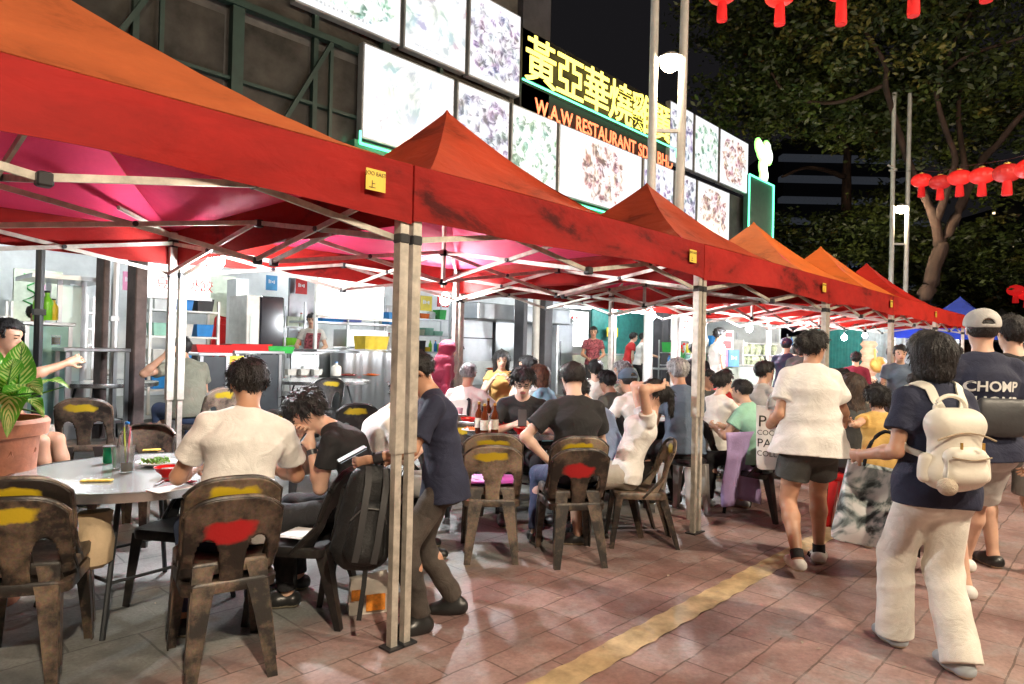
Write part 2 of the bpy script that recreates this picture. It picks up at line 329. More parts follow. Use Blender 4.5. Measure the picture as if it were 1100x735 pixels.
# ================================================================ street lamps
POST = M('painted_post', (.55, .54, .5), .5, .1, var=.12, bump=.05)
def street_lamp(x, y, label, rz=0.):
    g = empty('street_lamp', (x, y, gz(y)), rz, label, 'street lamp', 'street lamps along the row of tents')
    mb = MB(); mb.bar((0, 0, 0), (0, 0, 10.6), r=(.085, .07), n=14); mb.build('post', POST, g)
    mb = MB(); mb.bar((.33, -.36, 0), (.39, -.40, 10.6), r=(.085, .07), n=14); mb.build('post', POST, g)
    mb = MB(); mb.obox((.17, -.19, 5.3), (.68, -.73, 0), (.73, .68, 0), (0, 0, 1), (.3, .03, .03)); mb.bar((-.2, .12, 8.05), (.06, -.1, 7.9), .05); mb.box((-.11, -.11, 7.85), (.11, .11, 7.9)); mb.build('bracket', POST, g, smooth=False)
    mb = MB(); mb.lathe([(.02, .22), (.1, .20), (.22, .12), (.23, .10), (.2, .09)], (.2, -.22, 6.5)); mb.build('lamp_head', POST, g)
    mb = MB(); mb.ball((.2, -.22, 6.51), .175, 7, (1, 1, .8)); mb.build('lamp_globe', STREETB if y < 0 else STREETM, g)
    return g
street_lamp(10.43, 6.45, 'tall twin lamp post with warm glowing globe before the restaurant sign')
street_lamp(26.1, 6.4, 'distant twin lamp post with glowing lamp beside the big tree')
street_lamp(-1.2, -3.4, 'street lamp lighting the paving from across the walkway', 1.)
street_lamp(12.5, -4.2, 'added unseen fill lamp on the open side of the walkway further along')  # unseen lamp added for broad fill light
street_lamp(5.2, -4.6, 'added unseen fill lamp on the open side of the walkway beside the walkers')  # another lamp out of view, added as fill for the walkway
# ================================================================ restaurant building
CONC = M('dirty_concrete', (.085, .08, .075), .85, var=.4, vs=1.6, bump=.3, bs=9)
GREEN = M('green_frame_paint', (.012, .034, .026), .5, var=.2)
PANE = M('dusty_window', (.06, .055, .048), .22, var=.45, vs=1.2)
RUST = M('rusty_column_paint', (.11, .075, .07), .7, var=.5, vs=3, bump=.3, bs=20)
DCOL = M('dark_column_paint', (.06, .06, .07), .5, var=.25, vs=3)
WALLT = M('white_tile_wall', (.80, .82, .82), .35, var=.08)
CEIL = M('grubby_ceiling', (.42, .42, .40), .8, var=.2)
b = empty('restaurant_building', (0, 10.2, .22), 0, 'dark multi storey building with green steel window frames behind the picture signs', 'building')
def bpart(name, m, boxes, parent=b, bev=0.):
    mb = MB()
    for a, c in boxes: mb.box((a[0], a[1]-10.2, a[2]-.22), (c[0], c[1]-10.2, c[2]-.22), bev)
    return mb.build(name, m, parent, smooth=False)
bpart('upper_wall', CONC, [((-14, 10.3, 3.5), (11.9, 16, 16)), ((11.9, 10.35, 3.5), (24.6, 16, 7.0))])
bpart('back_wall', WALLT, [((-14, 15.3, .2), (24.6, 15.6, 3.45))])
bpart('end_wall', WALLT, [((24.62, 9.7, .2), (24.8, 15.6, 3.45))])
bpart('ceiling', CEIL, [((-14, 8.6, 3.32), (24.6, 15.3, 3.48))])
bpart('kitchen_floor', M('kitchen_floor_tile', (.22, .22, .21), .5), [((-14, 10.6, .21), (24.6, 15.3, .34))])
bpart('column', DCOL, [((10.9, 10.12, 3.2), (11.85, 10.29, 16))])
for k in range(8):
    X = -12+k*2.75
    if X > 11: break
    for lv in range(4):
        zz = 4.2+lv*2.6
        bpart('window_pane', PANE, [((X+.1, 10.26, zz), (X+1.28, 10.28, zz+2.3))]); bpart('window_pane', PANE, [((X+1.4, 10.26, zz), (X+2.6, 10.28, zz+2.3))])
    f = bpart('window_frame', GREEN, [((X-.09, 10.1, 3.5), (X+.09, 10.24, 15)), ((X+1.3, 10.14, 3.5), (X+1.38, 10.24, 15))]+[((X+.09, 10.13, 4.05+lv*2.6), (X+2.66, 10.24, 4.17+lv*2.6)) for lv in range(4)]+[((X+.09, 10.15, 5.5+lv*2.6), (X+2.66, 10.24, 5.55+lv*2.6)) for lv in range(4)])
mb = MB(); 
for X in (3.2, 5.9): mb.bar((X-1.3, -.1, 3.6), (X+.2, -.1, 6.4), .07); mb.bar((X+.2, -.1, 3.6), (X+.2, -.1, 6.4), .06)
mb.bar((-6, -.1, 6.45), (6.3, -.1, 6.45), .08); mb.bar((-6, -.1, 4.6), (8, -.1, 4.6), .08); mb.build('sign_bracing', GREEN, b, smooth=False)
# ---------------- lit picture boards
def board_mat(name, c0, c1, c2, sc_):
    m = bpy.data.materials.new(name); m.use_nodes = True; nt = m.node_tree; L = nt.links; bb = nt.nodes['Principled BSDF']
    tc = nd(nt, 'ShaderNodeTexCoord'); oi = nd(nt, 'ShaderNodeObjectInfo')
    ad = nd(nt, 'ShaderNodeVectorMath', operation='ADD'); L.new(tc.outputs['Object'], ad.inputs[0]); sm = nd(nt, 'ShaderNodeMath', operation='MULTIPLY'); L.new(oi.outputs['Random'], sm.inputs[0]); sm.inputs[1].default_value = 40.; L.new(sm.outputs[0], ad.inputs[1])
    n = nd(nt, 'ShaderNodeTexNoise', Scale=sc_, Detail=6., Distortion=2.2, Roughness=.6); L.new(ad.outputs[0], n.inputs['Vector'])
    v = nd(nt, 'ShaderNodeTexVoronoi', Scale=sc_*1.7); v.feature = 'SMOOTH_F1'
    wv = nd(nt, 'ShaderNodeVectorMath', operation='MULTIPLY_ADD'); L.new(n.outputs['Color'], wv.inputs[0]); wv.inputs[1].default_value = (.35, .35, .35); L.new(ad.outputs[0], wv.inputs[2]); L.new(wv.outputs[0], v.inputs['Vector'])
    mxv = nd(nt, 'ShaderNodeMath', operation='MULTIPLY_ADD'); L.new(v.outputs['Distance'], mxv.inputs[0]); mxv.inputs[1].default_value = .55; L.new(n.outputs[0], mxv.inputs[2])
    # the dish fills the middle of the picture, the border stays blank
    sp = nd(nt, 'ShaderNodeSeparateXYZ'); L.new(tc.outputs['Object'], sp.inputs[0])
    def sq(o, k):
        a = nd(nt, 'ShaderNodeMath', operation='MULTIPLY'); L.new(o, a.inputs[0]); a.inputs[1].default_value = k
        b2 = nd(nt, 'ShaderNodeMath', operation='POWER'); 
        ab = nd(nt, 'ShaderNodeMath', operation='ABSOLUTE'); L.new(a.outputs[0], ab.inputs[0]); L.new(ab.outputs[0], b2.inputs[0]); b2.inputs[1].default_value = 3.; return b2
    e1 = sq(sp.outputs[0], 1.15); e2 = sq(sp.outputs[2], 1.4); s2 = nd(nt, 'ShaderNodeMath', operation='ADD'); L.new(e1.outputs[0], s2.inputs[0]); L.new(e2.outputs[0], s2.inputs[1])
    mr = nd(nt, 'ShaderNodeMapRange'); L.new(s2.outputs[0], mr.inputs[0]); mr.inputs[1].default_value = .8; mr.inputs[2].default_value = 1.7; mr.inputs[3].default_value = 0.; mr.inputs[4].default_value = .5
    fin = nd(nt, 'ShaderNodeMath', operation='ADD'); L.new(mxv.outputs[0], fin.inputs[0]); L.new(mr.outputs[0], fin.inputs[1])
    r = nd(nt, 'ShaderNodeValToRGB'); L.new(fin.outputs[0], r.inputs[0]); e = r.color_ramp.elements
    e[0].position = .56; e[0].color = (*c0, 1); e[1].position = .90; e[1].color = (.92, .95, 1, 1)
    x = e.new(.66); x.color = (*c1, 1); x = e.new(.75); x.color = (*c2, 1)
    vm = nd(nt, 'ShaderNodeMix'); vm.data_type = 'RGBA'; vm.blend_type = 'SOFT_LIGHT'; vm.inputs[0].default_value = .32; L.new(r.outputs[0], vm.inputs[6]); L.new(v.outputs['Color'], vm.inputs[7])
    L.new(vm.outputs[2], bb.inputs['Emission Color']); bb.inputs['Emission Strength'].default_value = BOARD; bb.inputs['Base Color'].default_value = (.1, .1, .1, 1); bb.inputs['Roughness'].default_value = .2
    return m
BM = [board_mat('lit_dish_photo_grey', (.10, .10, .16), (.34, .32, .42), (.70, .70, .78), 3.4), board_mat('lit_dish_photo_green', (.10, .22, .16), (.42, .60, .52), (.85, .9, .88), 3.), board_mat('lit_dish_photo_brown', (.16, .08, .09), (.50, .30, .26), (.80, .66, .60), 3.6), board_mat('lit_dish_photo_pale', (.45, .5, .55), (.7, .75, .75), (.85, .9, .9), 2.2)]
FR = M('board_frame', (.35, .36, .36), .4, .5)
INKG = M('grey_caption', (.35, .38, .42), .6, emit=.35, ecol=(.35, .4, .45))
def board(x0, x1, z0, z1, mi, label, y=10.0, cap=None):
    g = empty('picture_sign', ((x0+x1)/2, y, (z0+z1)/2), 0, label, 'lit sign', 'lit food picture signs on the restaurant front')
    w2 = (x1-x0)/2-.02; h2 = (z1-z0)/2
    mb = MB(); mb.box((-w2, .0, -h2), (w2, .16, h2), .01); mb.build('frame', FR, g, smooth=False)
    mb = MB(); mb.box((-w2+.035, -.008, -h2+.035), (w2-.035, -.003, h2-.035)); p = mb.build('picture', BM[mi], g, smooth=False)
    if cap: text('caption', cap, .12, INKG, p, (-w2*.75, -.012, -h2+.10), .001)
    else: marks('caption', w2*1.1, .07, INKG, p, (-w2*.75, -.012, -h2+.12), 14, int(x0*10))
ux = lambda px: float(onY(px, 100, 10)[0])
def bx(p0, p1, py, z0, z1, mi, label, cap=None): board(float(onY(p0, py, 10)[0]), float(onY(p1, py, 10)[0]), z0, z1, mi, label, cap=cap)
LZ = (5.13, 6.83); UZ = (7.02, 8.8)
bx(388, 489, 100, *LZ, 3, 'lit picture sign of a plated dish, leftmost of the lower row', 'DEEP FRIED'); bx(490, 548, 130, *LZ, 0, 'lit dish picture just left of the first red tent peak, lower row')
bx(549, 599, 150, *LZ, 1, 'lit picture of a green garnished dish, lower row under the red letters'); bx(600, 690, 170, *LZ, 2, 'wide lit picture of roast meat slices, lower row')
bx(691, 724, 190, *LZ, 0, 'lit dish picture partly behind the lamp posts, lower row'); bx(725, 748, 200, *LZ, 0, 'narrow lit dish picture right of the lamp posts, lower row'); bx(749, 784, 215, *LZ, 2, 'lit picture of scattered morsels, last of the lower row')
bx(315, 432, 20, *UZ, 1, 'lit dish picture cut by the top of the photo, leftmost upper one'); bx(433, 502, 30, *UZ, 3, 'pale lit picture, middle one of the upper left three'); bx(503, 560, 50, *UZ, 0, 'lit picture of fried pieces beside the yellow characters')
bx(719, 745, 145, *UZ, 0, 'lit dish picture first to the right of the yellow characters, upper row'); bx(746, 772, 155, *UZ, 1, 'lit picture of green vegetables, upper row'); bx(773, 804, 170, *UZ, 2, 'lit picture of pinkish dumplings, last of the upper row')
# ---------------- shop name
YEL = M('yellow_neon', (1, .8, .1), emit=1.05, ecol=(1., .80, .14)); YCORE = M('yellow_core', (1, .9, .3), emit=1.7, ecol=(1., .9, .35)); REDN = M('red_letter_light', (1, .3, .15), emit=.7, ecol=(1., .17, .07)); GNE = M('green_neon', (.1, 1, .5), emit=1.6, ecol=(.10, .85, .42))
s = empty('restaurant_name_sign', (10.85, 10.0, 7.45), 0, 'glowing yellow Chinese characters above red W.A.W RESTAURANT lettering', 'sign')
mb = MB(); mb.box((.0, .12, -.75), (6.55, .3, 1.22)); mb.box((0, .10, -.02), (6.55, .3, .02)); mb.build('backing', M('black_sign_back', (.012, .012, .012), .6), s, smooth=False)
X = 0.02
for ch in '黃亞華燒雞翼':
    t = text('character', ch, 1.13, YEL, s, (X, .02, .15), .010, bold=.010); X += 1.07
mb = MB(); mb.bar((-.05, 0, 0), (6.6, 0, 0), r=.022); mb.bar((6.6, 0, 0), (6.6, 0, -.25), r=.022); mb.build('neon_tube', GNE, s)
mb = MB(); mb.bar((-.05, 0.03, .04), (6.6, 0.03, .04), .05, .02); mb.build('neon_rail', M('green_metal', (.02, .2, .1), .4), s, smooth=False)
mb = MB(); mb.bar((-.3, -.02, -.95), (9.6, -.02, -.95), r=.02) if False else mb.bar((-4.2, 0, -2.42), (6.2, 0, -2.42), r=.024); mb.bar((-4.2, 0, -2.42), (-4.2, 0, -2.2), r=.02); mb.bar((6.2, 0, -2.42), (10.4, 0, -2.42), r=.024); mb.build('neon_tube', GNE, s)
mb = MB(); mb.box((-4.3, .02, -2.6), (10.5, .3, -2.36)); mb.build('neon_rail', M('green_metal', (.02, .2, .1)), s, smooth=False)
text('lettering', 'W.A.W RESTAURANT SDN BHD', .50, REDN, s, (.45, .06, -.60), .008, sx=.86, bold=.006)
# ---------------- corner sign and green emblem
p0, p1 = onY(805, 200, 9.9), onY(831, 210, 9.9)
s = empty('corner_sign', (p0[0], 9.9, 5.75), 0, 'dark corner sign edged with green neon at the end of the pictures', 'sign')
w_ = p1[0]-p0[0]; mb = MB(); mb.box((0, .03, 0), (w_, .2, 1.95)); mb.build('backing', M('dark_green_panel', (.03, .10, .07), .5), s, smooth=False)
mb = MB()
for a, c in (((0, 0, 0), (0, 0, 1.95)), ((w_, 0, 0), (w_, 0, 1.95)), ((0, 0, 1.95), (w_, 0, 1.95)), ((0, 0, 0), (w_, 0, 0))): mb.bar(a, c, r=.03)
mb.build('neon_tube', GNE, s)
WNE = M('white_neon', (1, 1, 1), emit=1.1, ecol=(.85, 1, .8)); LG = M('lime_neon', (.3, 1, .2), emit=1.2, ecol=(.25, .95, .15))
c0 = onY(822, 172, 9.9); s = empty('emblem_light', c0, 0, 'white and lime glowing blossom shaped emblem above the corner sign', 'sign')
for nm, mt, g_, yy in (('outline', LG, .09, .05), ('bloom', WNE, 0., 0.)):
    mb = MB()
    for (x, z, r_) in ((-.42, .42, .2), (-.22, .28, .24), (.3, .5, .2), (.42, .25, .26), (.1, .1, .22), (.0, -.25, .24), (.12, -.5, .22), (0, -.62, .14)):
        mb.lathe([(r_+g_, 0), (r_+g_, .05)], n=16) if False else mb.add([(x+(r_+g_)*cos(2*pi*i/16), yy+k*.05, z*1.0+(r_+g_)*sin(2*pi*i/16)) for k in (0, 1) for i in range(16)], [tuple(range(16)), tuple(range(31, 15, -1))]+[(i, (i+1) % 16, 16+(i+1) % 16, 16+i) for i in range(16)])
    # bloom discs overlap; each sits a hair apart
    mb.v = [(v[0], v[1]+.0021*(i//32), v[2]) for i, v in enumerate(mb.v)]
    mb.build(nm, mt, s, smooth=False)
mb = MB(); mb.bar((0, .1, -1.3), (0, .1, -.2), .05); mb.build('bracket', DARK, s, smooth=False)
# ================================================================ trees
BARK = M('tree_bark', (.060, .034, .024), .9, var=.45, vs=4, bump=.8, bs=12, stretch=(1, 1, .35))
LEAF = [M('dark_leaf', (.042, .062, .013), .5, var=.7, vs=1.1), M('mid_leaf', (.075, .100, .018), .45, var=.7, vs=1.1), M('yellowish_leaf', (.15, .14, .03), .45, var=.7, vs=1.1)]
def limb(mb, pts, r0, r1, n=9, k=6):
    P = [np.array(p, float) for p in pts]; out = []; rs = []
    for i in range(len(P)-1):
        a = P[max(i-1, 0)]; b_ = P[i]; c = P[i+1]; d = P[min(i+2, len(P)-1)]
        for j in range(k):
            t = j/k; out.append(.5*((2*b_)+(-a+c)*t+(2*a-5*b_+4*c-d)*t*t+(-a+3*b_-3*c+d)*t**3))
    out.append(P[-1]); N = len(out)
    for i in range(N): rs.append((r0+(r1-r0)*(i/(N-1))**.8)*(1+.05*math.sin(i*1.3+r0*40)))
    for i in range(1, N-1): out[i] = out[i]+np.array([math.sin(i*1.1+r0*9), math.cos(i*.9), 0])*r0*.12
    mb.tube(out, rs, n); return out
def tree(x, y, label, limbs, blobs, nleaf, ls=.17, seed=1, zb=None):
    rg = np.random.default_rng(seed); z0 = gz(y)
    g = empty('tree', (x, y, z0), 0, label, 'tree', 'trees past the end of the tents')
    mb = MB()
    for pts, r0, r1 in limbs: limb(mb, pts, r0, r1)
    mb.build('trunk', BARK, g, ang=180)
    # leaf clumps spread through every blob, with gaps between clumps
    vol = np.array([b_[3]*b_[4]*b_[5] for b_ in blobs])**.75; vol = vol/vol.sum()
    V = []; MI = []
    for b_, f in zip(blobs, vol):
        n = int(nleaf*f); nc = max(6, n//60)
        d = rg.normal(size=(nc, 3)); d /= np.linalg.norm(d, axis=1)[:, None]; rr = rg.uniform(.35, 1.08, nc)**.6
        cc = d*rr[:, None]*np.array(b_[3:6])+np.array(b_[:3]); cm = rg.integers(0, 10, nc); cs = rg.uniform(.16, .5, nc)
        idx = rg.integers(0, nc, n); p = cc[idx]+rg.normal(size=(n, 3))*cs[idx][:, None]*np.array([1, 1, .6])
        s = ls*rg.uniform(.55, 1.25, n); a = rg.normal(size=(n, 3)); a[:, 2] *= .5; a /= np.linalg.norm(a, axis=1)[:, None]
        u = rg.normal(size=(n, 3)); u -= (u*a).sum(1)[:, None]*a; u /= np.linalg.norm(u, axis=1)[:, None]
        q = np.stack([p-a*s[:, None], p+u*s[:, None]*.42, p+a*s[:, None], p-u*s[:, None]*.42], 1); V.append(q)
        MI.append(np.where(cm[idx] < 5, 0, np.where(cm[idx] < 9, 1, 2)))
    V = np.concatenate(V); MI = np.concatenate(MI); n = len(V)
    keep = V[:, 0, 2] > 1.5; V = V[keep]; MI = MI[keep]; n = len(V)
    me = bpy.data.meshes.new('crown'); me.vertices.add(n*4); me.vertices.foreach_set('co', V.astype(np.float32).ravel())
    me.loops.add(n*4); me.loops.foreach_set('vertex_index', np.arange(n*4, dtype=np.int32)); me.polygons.add(n)
    me.polygons.foreach_set('loop_start', np.arange(0, n*4, 4, dtype=np.int32)); me.polygons.foreach_set('material_index', MI.astype(np.int32)); me.update()
    link('crown', me, LEAF, g, smooth=False); return g
T1 = (28.0, 6.3)
def rel(px, py, d, t=T1): p = at(px, py, d); return (p[0]-t[0], p[1]-t[1], p[2]-gz(t[1]))
tree(*T1, 'big spreading tree with forked reddish limbs behind the distant lamp post', [
    ([(-.3, 0, -.1), rel(988, 335, 24), rel(1001, 300, 24), rel(1011, 262, 24)], .31, .24),
    ([rel(1010, 266, 24), rel(1000, 225, 24), rel(985, 195, 24), rel(955, 110, 23.5), rel(950, 70, 23), rel(925, 25, 23)], .19, .06),
    ([rel(1010, 266, 24), rel(1035, 215, 24), rel(1050, 180, 24), rel(1075, 150, 24), rel(1110, 110, 23)], .20, .09),
    ([rel(1005, 240, 24), rel(1020, 195, 23.6), rel(1025, 165, 23.5), rel(1008, 115, 23), rel(1012, 75, 23), rel(1045, 10, 22)], .15, .05),
    ([rel(1040, 205, 24), rel(1030, 130, 24.4), rel(1035, 60, 24)], .14, .05),
    ([rel(953, 90, 23.4), rel(900, 110, 24), rel(850, 105, 25), rel(828, 78, 25)], .08, .05),
    ([rel(1012, 80, 23), rel(1040, 60, 22), rel(1100, 40, 21)], .07, .04)],
    [(*rel(940, 60, 25), 4.6, 4.6, 2.6), (*rel(860, 40, 26), 3.0, 3.2, 2.4), (*rel(1060, 50, 24), 4.2, 4.2, 2.8), (*rel(805, 110, 27), 2.2, 2.4, 1.4), (*rel(905, 120, 26), 2., 2.2, 1.3), (*rel(800, 20, 27), 2.2, 2.4, 1.8), (*rel(1000, 130, 27), 3.4, 3, 1.7), (*rel(1085, 160, 27), 2.8, 2.6, 2.0), (*rel(985, -60, 24), 6, 5, 2.0),
     (*rel(1060, 270, 30), 3.2, 2.4, 1.3), (*rel(940, 250, 30), 2.4, 2.0, 1.4)], 66000, ls=.14, seed=3)
T2 = (36., 11.5)
tree(*T2, 'second dark tree standing behind the corner sign', [([(0, 0, 0), rel(910, 200, 36, T2), rel(905, 150, 36, T2), rel(880, 90, 36, T2)], .34, .1), ([rel(907, 190, 36, T2), rel(870, 180, 35, T2), rel(840, 190, 34, T2)], .16, .06)],
     [(*rel(850, 110, 35, T2), 3.4, 3, 2.2), (*rel(950, 130, 37, T2), 3.6, 3, 2.2), (*rel(900, 292, 36, T2), 5, 3.4, 1.9), (*rel(850, 250, 36, T2), 1.4, 3., 1.2), (*rel(945, 235, 36, T2), 2.2, 3., 1.8), (*rel(1000, 300, 38, T2), 6, 3, 1.8)], 26000, ls=.18, seed=5)
T3 = (46., 8.)
tree(*T3, 'low bright leafed tree behind the blue gazebo', [([(0, 0, 0), rel(1060, 330, 47, T3), rel(1062, 290, 47, T3)], .25, .1)],
     [(*rel(1040, 300, 46, T3), 3.4, 3., 1.9), (*rel(1080, 320, 45, T3), 4, 3., 1.5), (*rel(1000, 280, 48, T3), 4, 3, 2.)], 16000, ls=.28, seed=6)
# ================================================================ far buildings
DB = M('far_dark_facade', (.035, .038, .045), .7); LITW = M('lit_window', (1, .8, .5), emit=.9, ecol=(1, .78, .45)); BLU = M('blue_lit_window', (.6, .8, 1), emit=.8, ecol=(.45, .62, 1)); SLAB = M('far_slab_glow', (.30, .33, .38), .7, emit=.010, ecol=(.7, .8, 1))  # balcony slabs get a faint painted glow so they show at night
def far_building(px0, px1, pt, d, nfl, label, lit, th=12., slabs=True, seed=0):
    rn = random.Random(seed); a = at(px0, 380, d); b_ = at(px1, 380, d); top = at((px0+px1)/2, pt, d)[2]
    ang = math.atan2(b_[1]-a[1], b_[0]-a[0]); W = float(np.linalg.norm((b_-a)[:2]))
    g = empty('far_building', (a[0], a[1], 0), ang, label, 'building', 'buildings seen past the trees')
    mb = MB(); mb.box((0, 0, 0), (W, th, top)); mb.build('wall', DB, g, smooth=False)
    fh = top/nfl
    if slabs:
        mb = MB()
        for k in range(1, nfl): mb.box((-.6, -1.2, k*fh-.25), (W+.6, -.01, k*fh+.3))
        mb.build('balcony', SLAB, g, smooth=False)
    n = 0
    for k in range(nfl):
        for j in range(int(W/2.2)):
            if rn.random() < lit:
                mb = MB(); mb.box((j*2.2+.4, -.06, k*fh+.25*fh), (j*2.2+.4+rn.uniform(.6, 1.4), -.02, k*fh+.75*fh)); mb.build('lit_window', BLU if rn.random() < (.6 if slabs else .15) else LITW, g, smooth=False); n += 1
far_building(838, 985, 150, 75, 11, 'wide dark building with pale balcony bands behind the trees', .03, seed=2)
far_building(1062, 1072, 225, 170, 26, 'slim dark tower with a column of lit windows', .25, slabs=False, seed=3)
far_building(1082, 1100, 255, 150, 20, 'dark tower with warm lit windows at the edge of the photo', .35, slabs=False, seed=8)
far_building(1108, 1190, 200, 160, 24, 'tall dark tower block beyond the black gazebo', .2, slabs=False, seed=5)
# ================================================================ lanterns
LRED = M('red_lantern_silk', (.8, .03, .02), .5, emit=.17, ecol=(1., .02, .02)); LDIM = M('dim_glow_lantern_silk', (.35, .02, .02), .5, emit=.12, ecol=(1., .03, .02)); GOLD = M('gold_trim', (.6, .35, .08), .4, .6); TASS = M('red_tassel', (.6, .01, .01), .7, emit=.12, ecol=(1, .02, .02), bump=.5, bs=80)  # even unlit lanterns and tassels have a faint red glow painted in
def lantern(px, py, d, r, label, lit=True, tl=1.1, grp='string of red lanterns'):
    p = at(px, py, d); g = empty('red_lantern', p, random.random(), label, 'lantern', grp); mt = LRED if lit else LDIM
    mb = MB(); prof = []; n = 36
    rings = []
    for k in range(11):
        a = pi*(k+.0)/10; q = max(.22, sin(a)**.8); rings.append([(r*q*(1+.09*abs(math.cos(n/4*2*pi*i/n)))*cos(2*pi*i/n), r*q*(1+.09*abs(math.cos(n/4*2*pi*i/n)))*sin(2*pi*i/n), -r*.74*cos(a)) for i in range(n)])
    mb.loft(rings, cap=True); mb.build('shade', mt, g, ang=60)
    for z in (-1, 1):
        mb = MB(); mb.lathe([(r*.26, z*r*.70), (r*.26, z*r*.86)], n=14); mb.build('rim', GOLD, g)
    mb = MB(); mb.lathe([(r*.30, -r*.72), (r*.34, -r*.95), (r*.40, -r*(.9+tl*.8)), (r*.37, -r*(.95+tl*.85))], n=14); mb.build('tassel', TASS, g)
    mb = MB(); mb.bar((0, 0, r*.8), (0, 0, r*1.15), .012); mb.build('hanger', BLACKP, g, smooth=False); return p
Lw = [(990, 194, 19.5, 'leftmost lantern of the lower string, glowing red', True), (1010, 196, 18.4, 'dull unlit lantern second in the lower string', False), (1031, 191, 17.2, 'glowing lantern in the middle of the lower string', True), (1055, 189, 15.9, 'bright glowing lantern fourth in the lower string', True), (1082, 186, 14.4, 'dim speckled lantern fifth in the lower string', False), (1108, 181, 13., 'lantern cut by the right edge on the lower string', True)]
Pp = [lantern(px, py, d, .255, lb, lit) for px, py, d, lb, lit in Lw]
mb = MB(); P0 = [at(960, 185, 21.5)]+[p+[0, 0, .27] for p in Pp]+[at(1180, 150, 10)]; mb.tube([p+np.array([0, 0, .02]) for p in P0], .008, 5); props(mb.build('lantern_wire', BLACKP), 'thin black wire carrying the lower row of lanterns', 'wire')
Up = [(776, -7, 12.4, 'pale red lantern with long tassel left in the upper string'), (838, -5, 12., 'pale red lantern hanging in the middle of the top of the photo'), (904, -8, 11.6, 'pale red lantern with a lettered tassel in the upper string'), (982, -20, 11.2, 'high lantern with a narrow ribbon tail'), (1060, -18, 10.6, 'lantern whose tassel tip shows at the top right')]
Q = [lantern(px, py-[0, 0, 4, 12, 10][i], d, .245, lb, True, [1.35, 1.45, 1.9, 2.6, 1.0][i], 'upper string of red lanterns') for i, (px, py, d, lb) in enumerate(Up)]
mb = MB(); mb.tube([at(700, -40, 13)]+[p+[0, 0, .33] for p in Q]+[at(1180, -60, 9.5)], .008, 5); props(mb.build('lantern_wire', BLACKP), 'thin black wire carrying the upper row of lanterns', 'wire')
for i, (px, py) in enumerate([(1091, 312), (1103, 317)]): lantern(px, py, 40, .42, ['small far red lantern over the black gazebo', 'small far red lantern cut by the photo edge'][i], True, 1.0, 'far pair of red lanterns')
# ================================================================ kitchens and stalls behind the tables
TEAL = M('teal_shutter_paint', (.03, .20, .18), .45, .2, var=.2); CORR = M('bright_shutter_metal', (.55, .6, .62), .35, .7, var=.15)
LAM = M('teal_cabinet', (.25, .45, .42), .5); YLW = M('yellow_plastic', (.75, .55, .03), .4); BLUP = M('blue_plastic', (.02, .22, .6), .4); CREAM = M('cream_wall', (.55, .6, .48), .6); PINKP = M('pink_paper', (.75, .45, .6), .7)
GLASS = M('cabinet_glass', (.75, .9, .87), .15, var=.03, alpha=1); CLEAR = M('clear_plastic', (.9, .93, .95), .08, glass=.85, var=.02); FRG = M('fridge_black', (.02, .02, .028), .12)
LIMEP = M('lime_liquid', (.25, .75, .04), .3); ORNG = M('orange_food', (.8, .16, .02), .4); GREENP = M('green_plastic', (.03, .35, .06), .4); LITP = M('lit_menu_panel', (.9, .9, .9), emit=.75, ecol=(1, 1, 1)); REDI = M('red_sign_ink', (.55, .02, .02), .5)
CLOTHG = M('white_cloth', (.7, .7, .7), .8, bump=.3); VEG = M('pale_vegetable', (.62, .68, .45), .6, var=.5, vs=20)
def ext(px0, px1, y0, y1, Y):                      # where the sight lines meet the plane Y
    a = onY(px0, (y0+y1)/2, Y); b_ = onY(px1, (y0+y1)/2, Y); t = onY((px0+px1)/2, y0, Y)[2]; q = onY((px0+px1)/2, y1, Y)[2]
    return a[0], b_[0], q, t
def root(name, x, y, z, label, cat, group=None, rz=0): return empty(name, (x, y, z), rz, label, cat, group)
# --- free-standing columns under the eaves
for (p0, p1, Y, mt, lb) in ((145, 161, 8.3, RUST, 'broad rusty brown column behind the man in the grey T-shirt'), (586, 596, 9.9, DCOL, 'dark grey column beside the stainless cooker'), (712, 720, 9.9, DCOL, 'left one of two dark columns by the red flower stall'), (724, 733, 10.0, DCOL, 'right one of two dark columns by the red flower stall'),
    (563, 568, 9.9, DCOL, 'slim dark column at the edge of the steel hood'), (572, 580, 10.1, POST, 'pale round pipe column beside the slim dark one'), (110, 119, 8.9, RUST, 'narrow purplish column left of the broad rusty one')):
    x0, x1, _, _ = ext(p0, p1, 300, 380, Y); mb = MB(); h = 3.1; wd = x1-x0
    if mt is POST: mb.bar((wd/2, 0, 0), (wd/2, 0, h), r=wd*.33, n=16)
    else: mb.box((0, 0, 0), (wd*.8, .3, h), .012)
    o = mb.build('column', mt, loc=(x0, Y, .22), smooth=False); props(o, lb, 'column')
for px, Y, lb in ((42, 8.0, 'slim dark pole at the far left of the dining area'), (123, 9.2, 'thin steel pipe just left of the rusty column'), (435, 9.4, 'thin pale pipe left of the nearest gazebo pole')):
    p = onY(px, 330, Y); mb = MB(); mb.bar((0, 0, 0), (0, 0, 3.1), r=.04); mb.box((-.05, -.05, 1.5), (.05, .05, 1.56)); o = mb.build('pipe_post', DARK if px == 42 else STEEL, loc=(p[0], Y, .22)); props(o, lb, 'post')
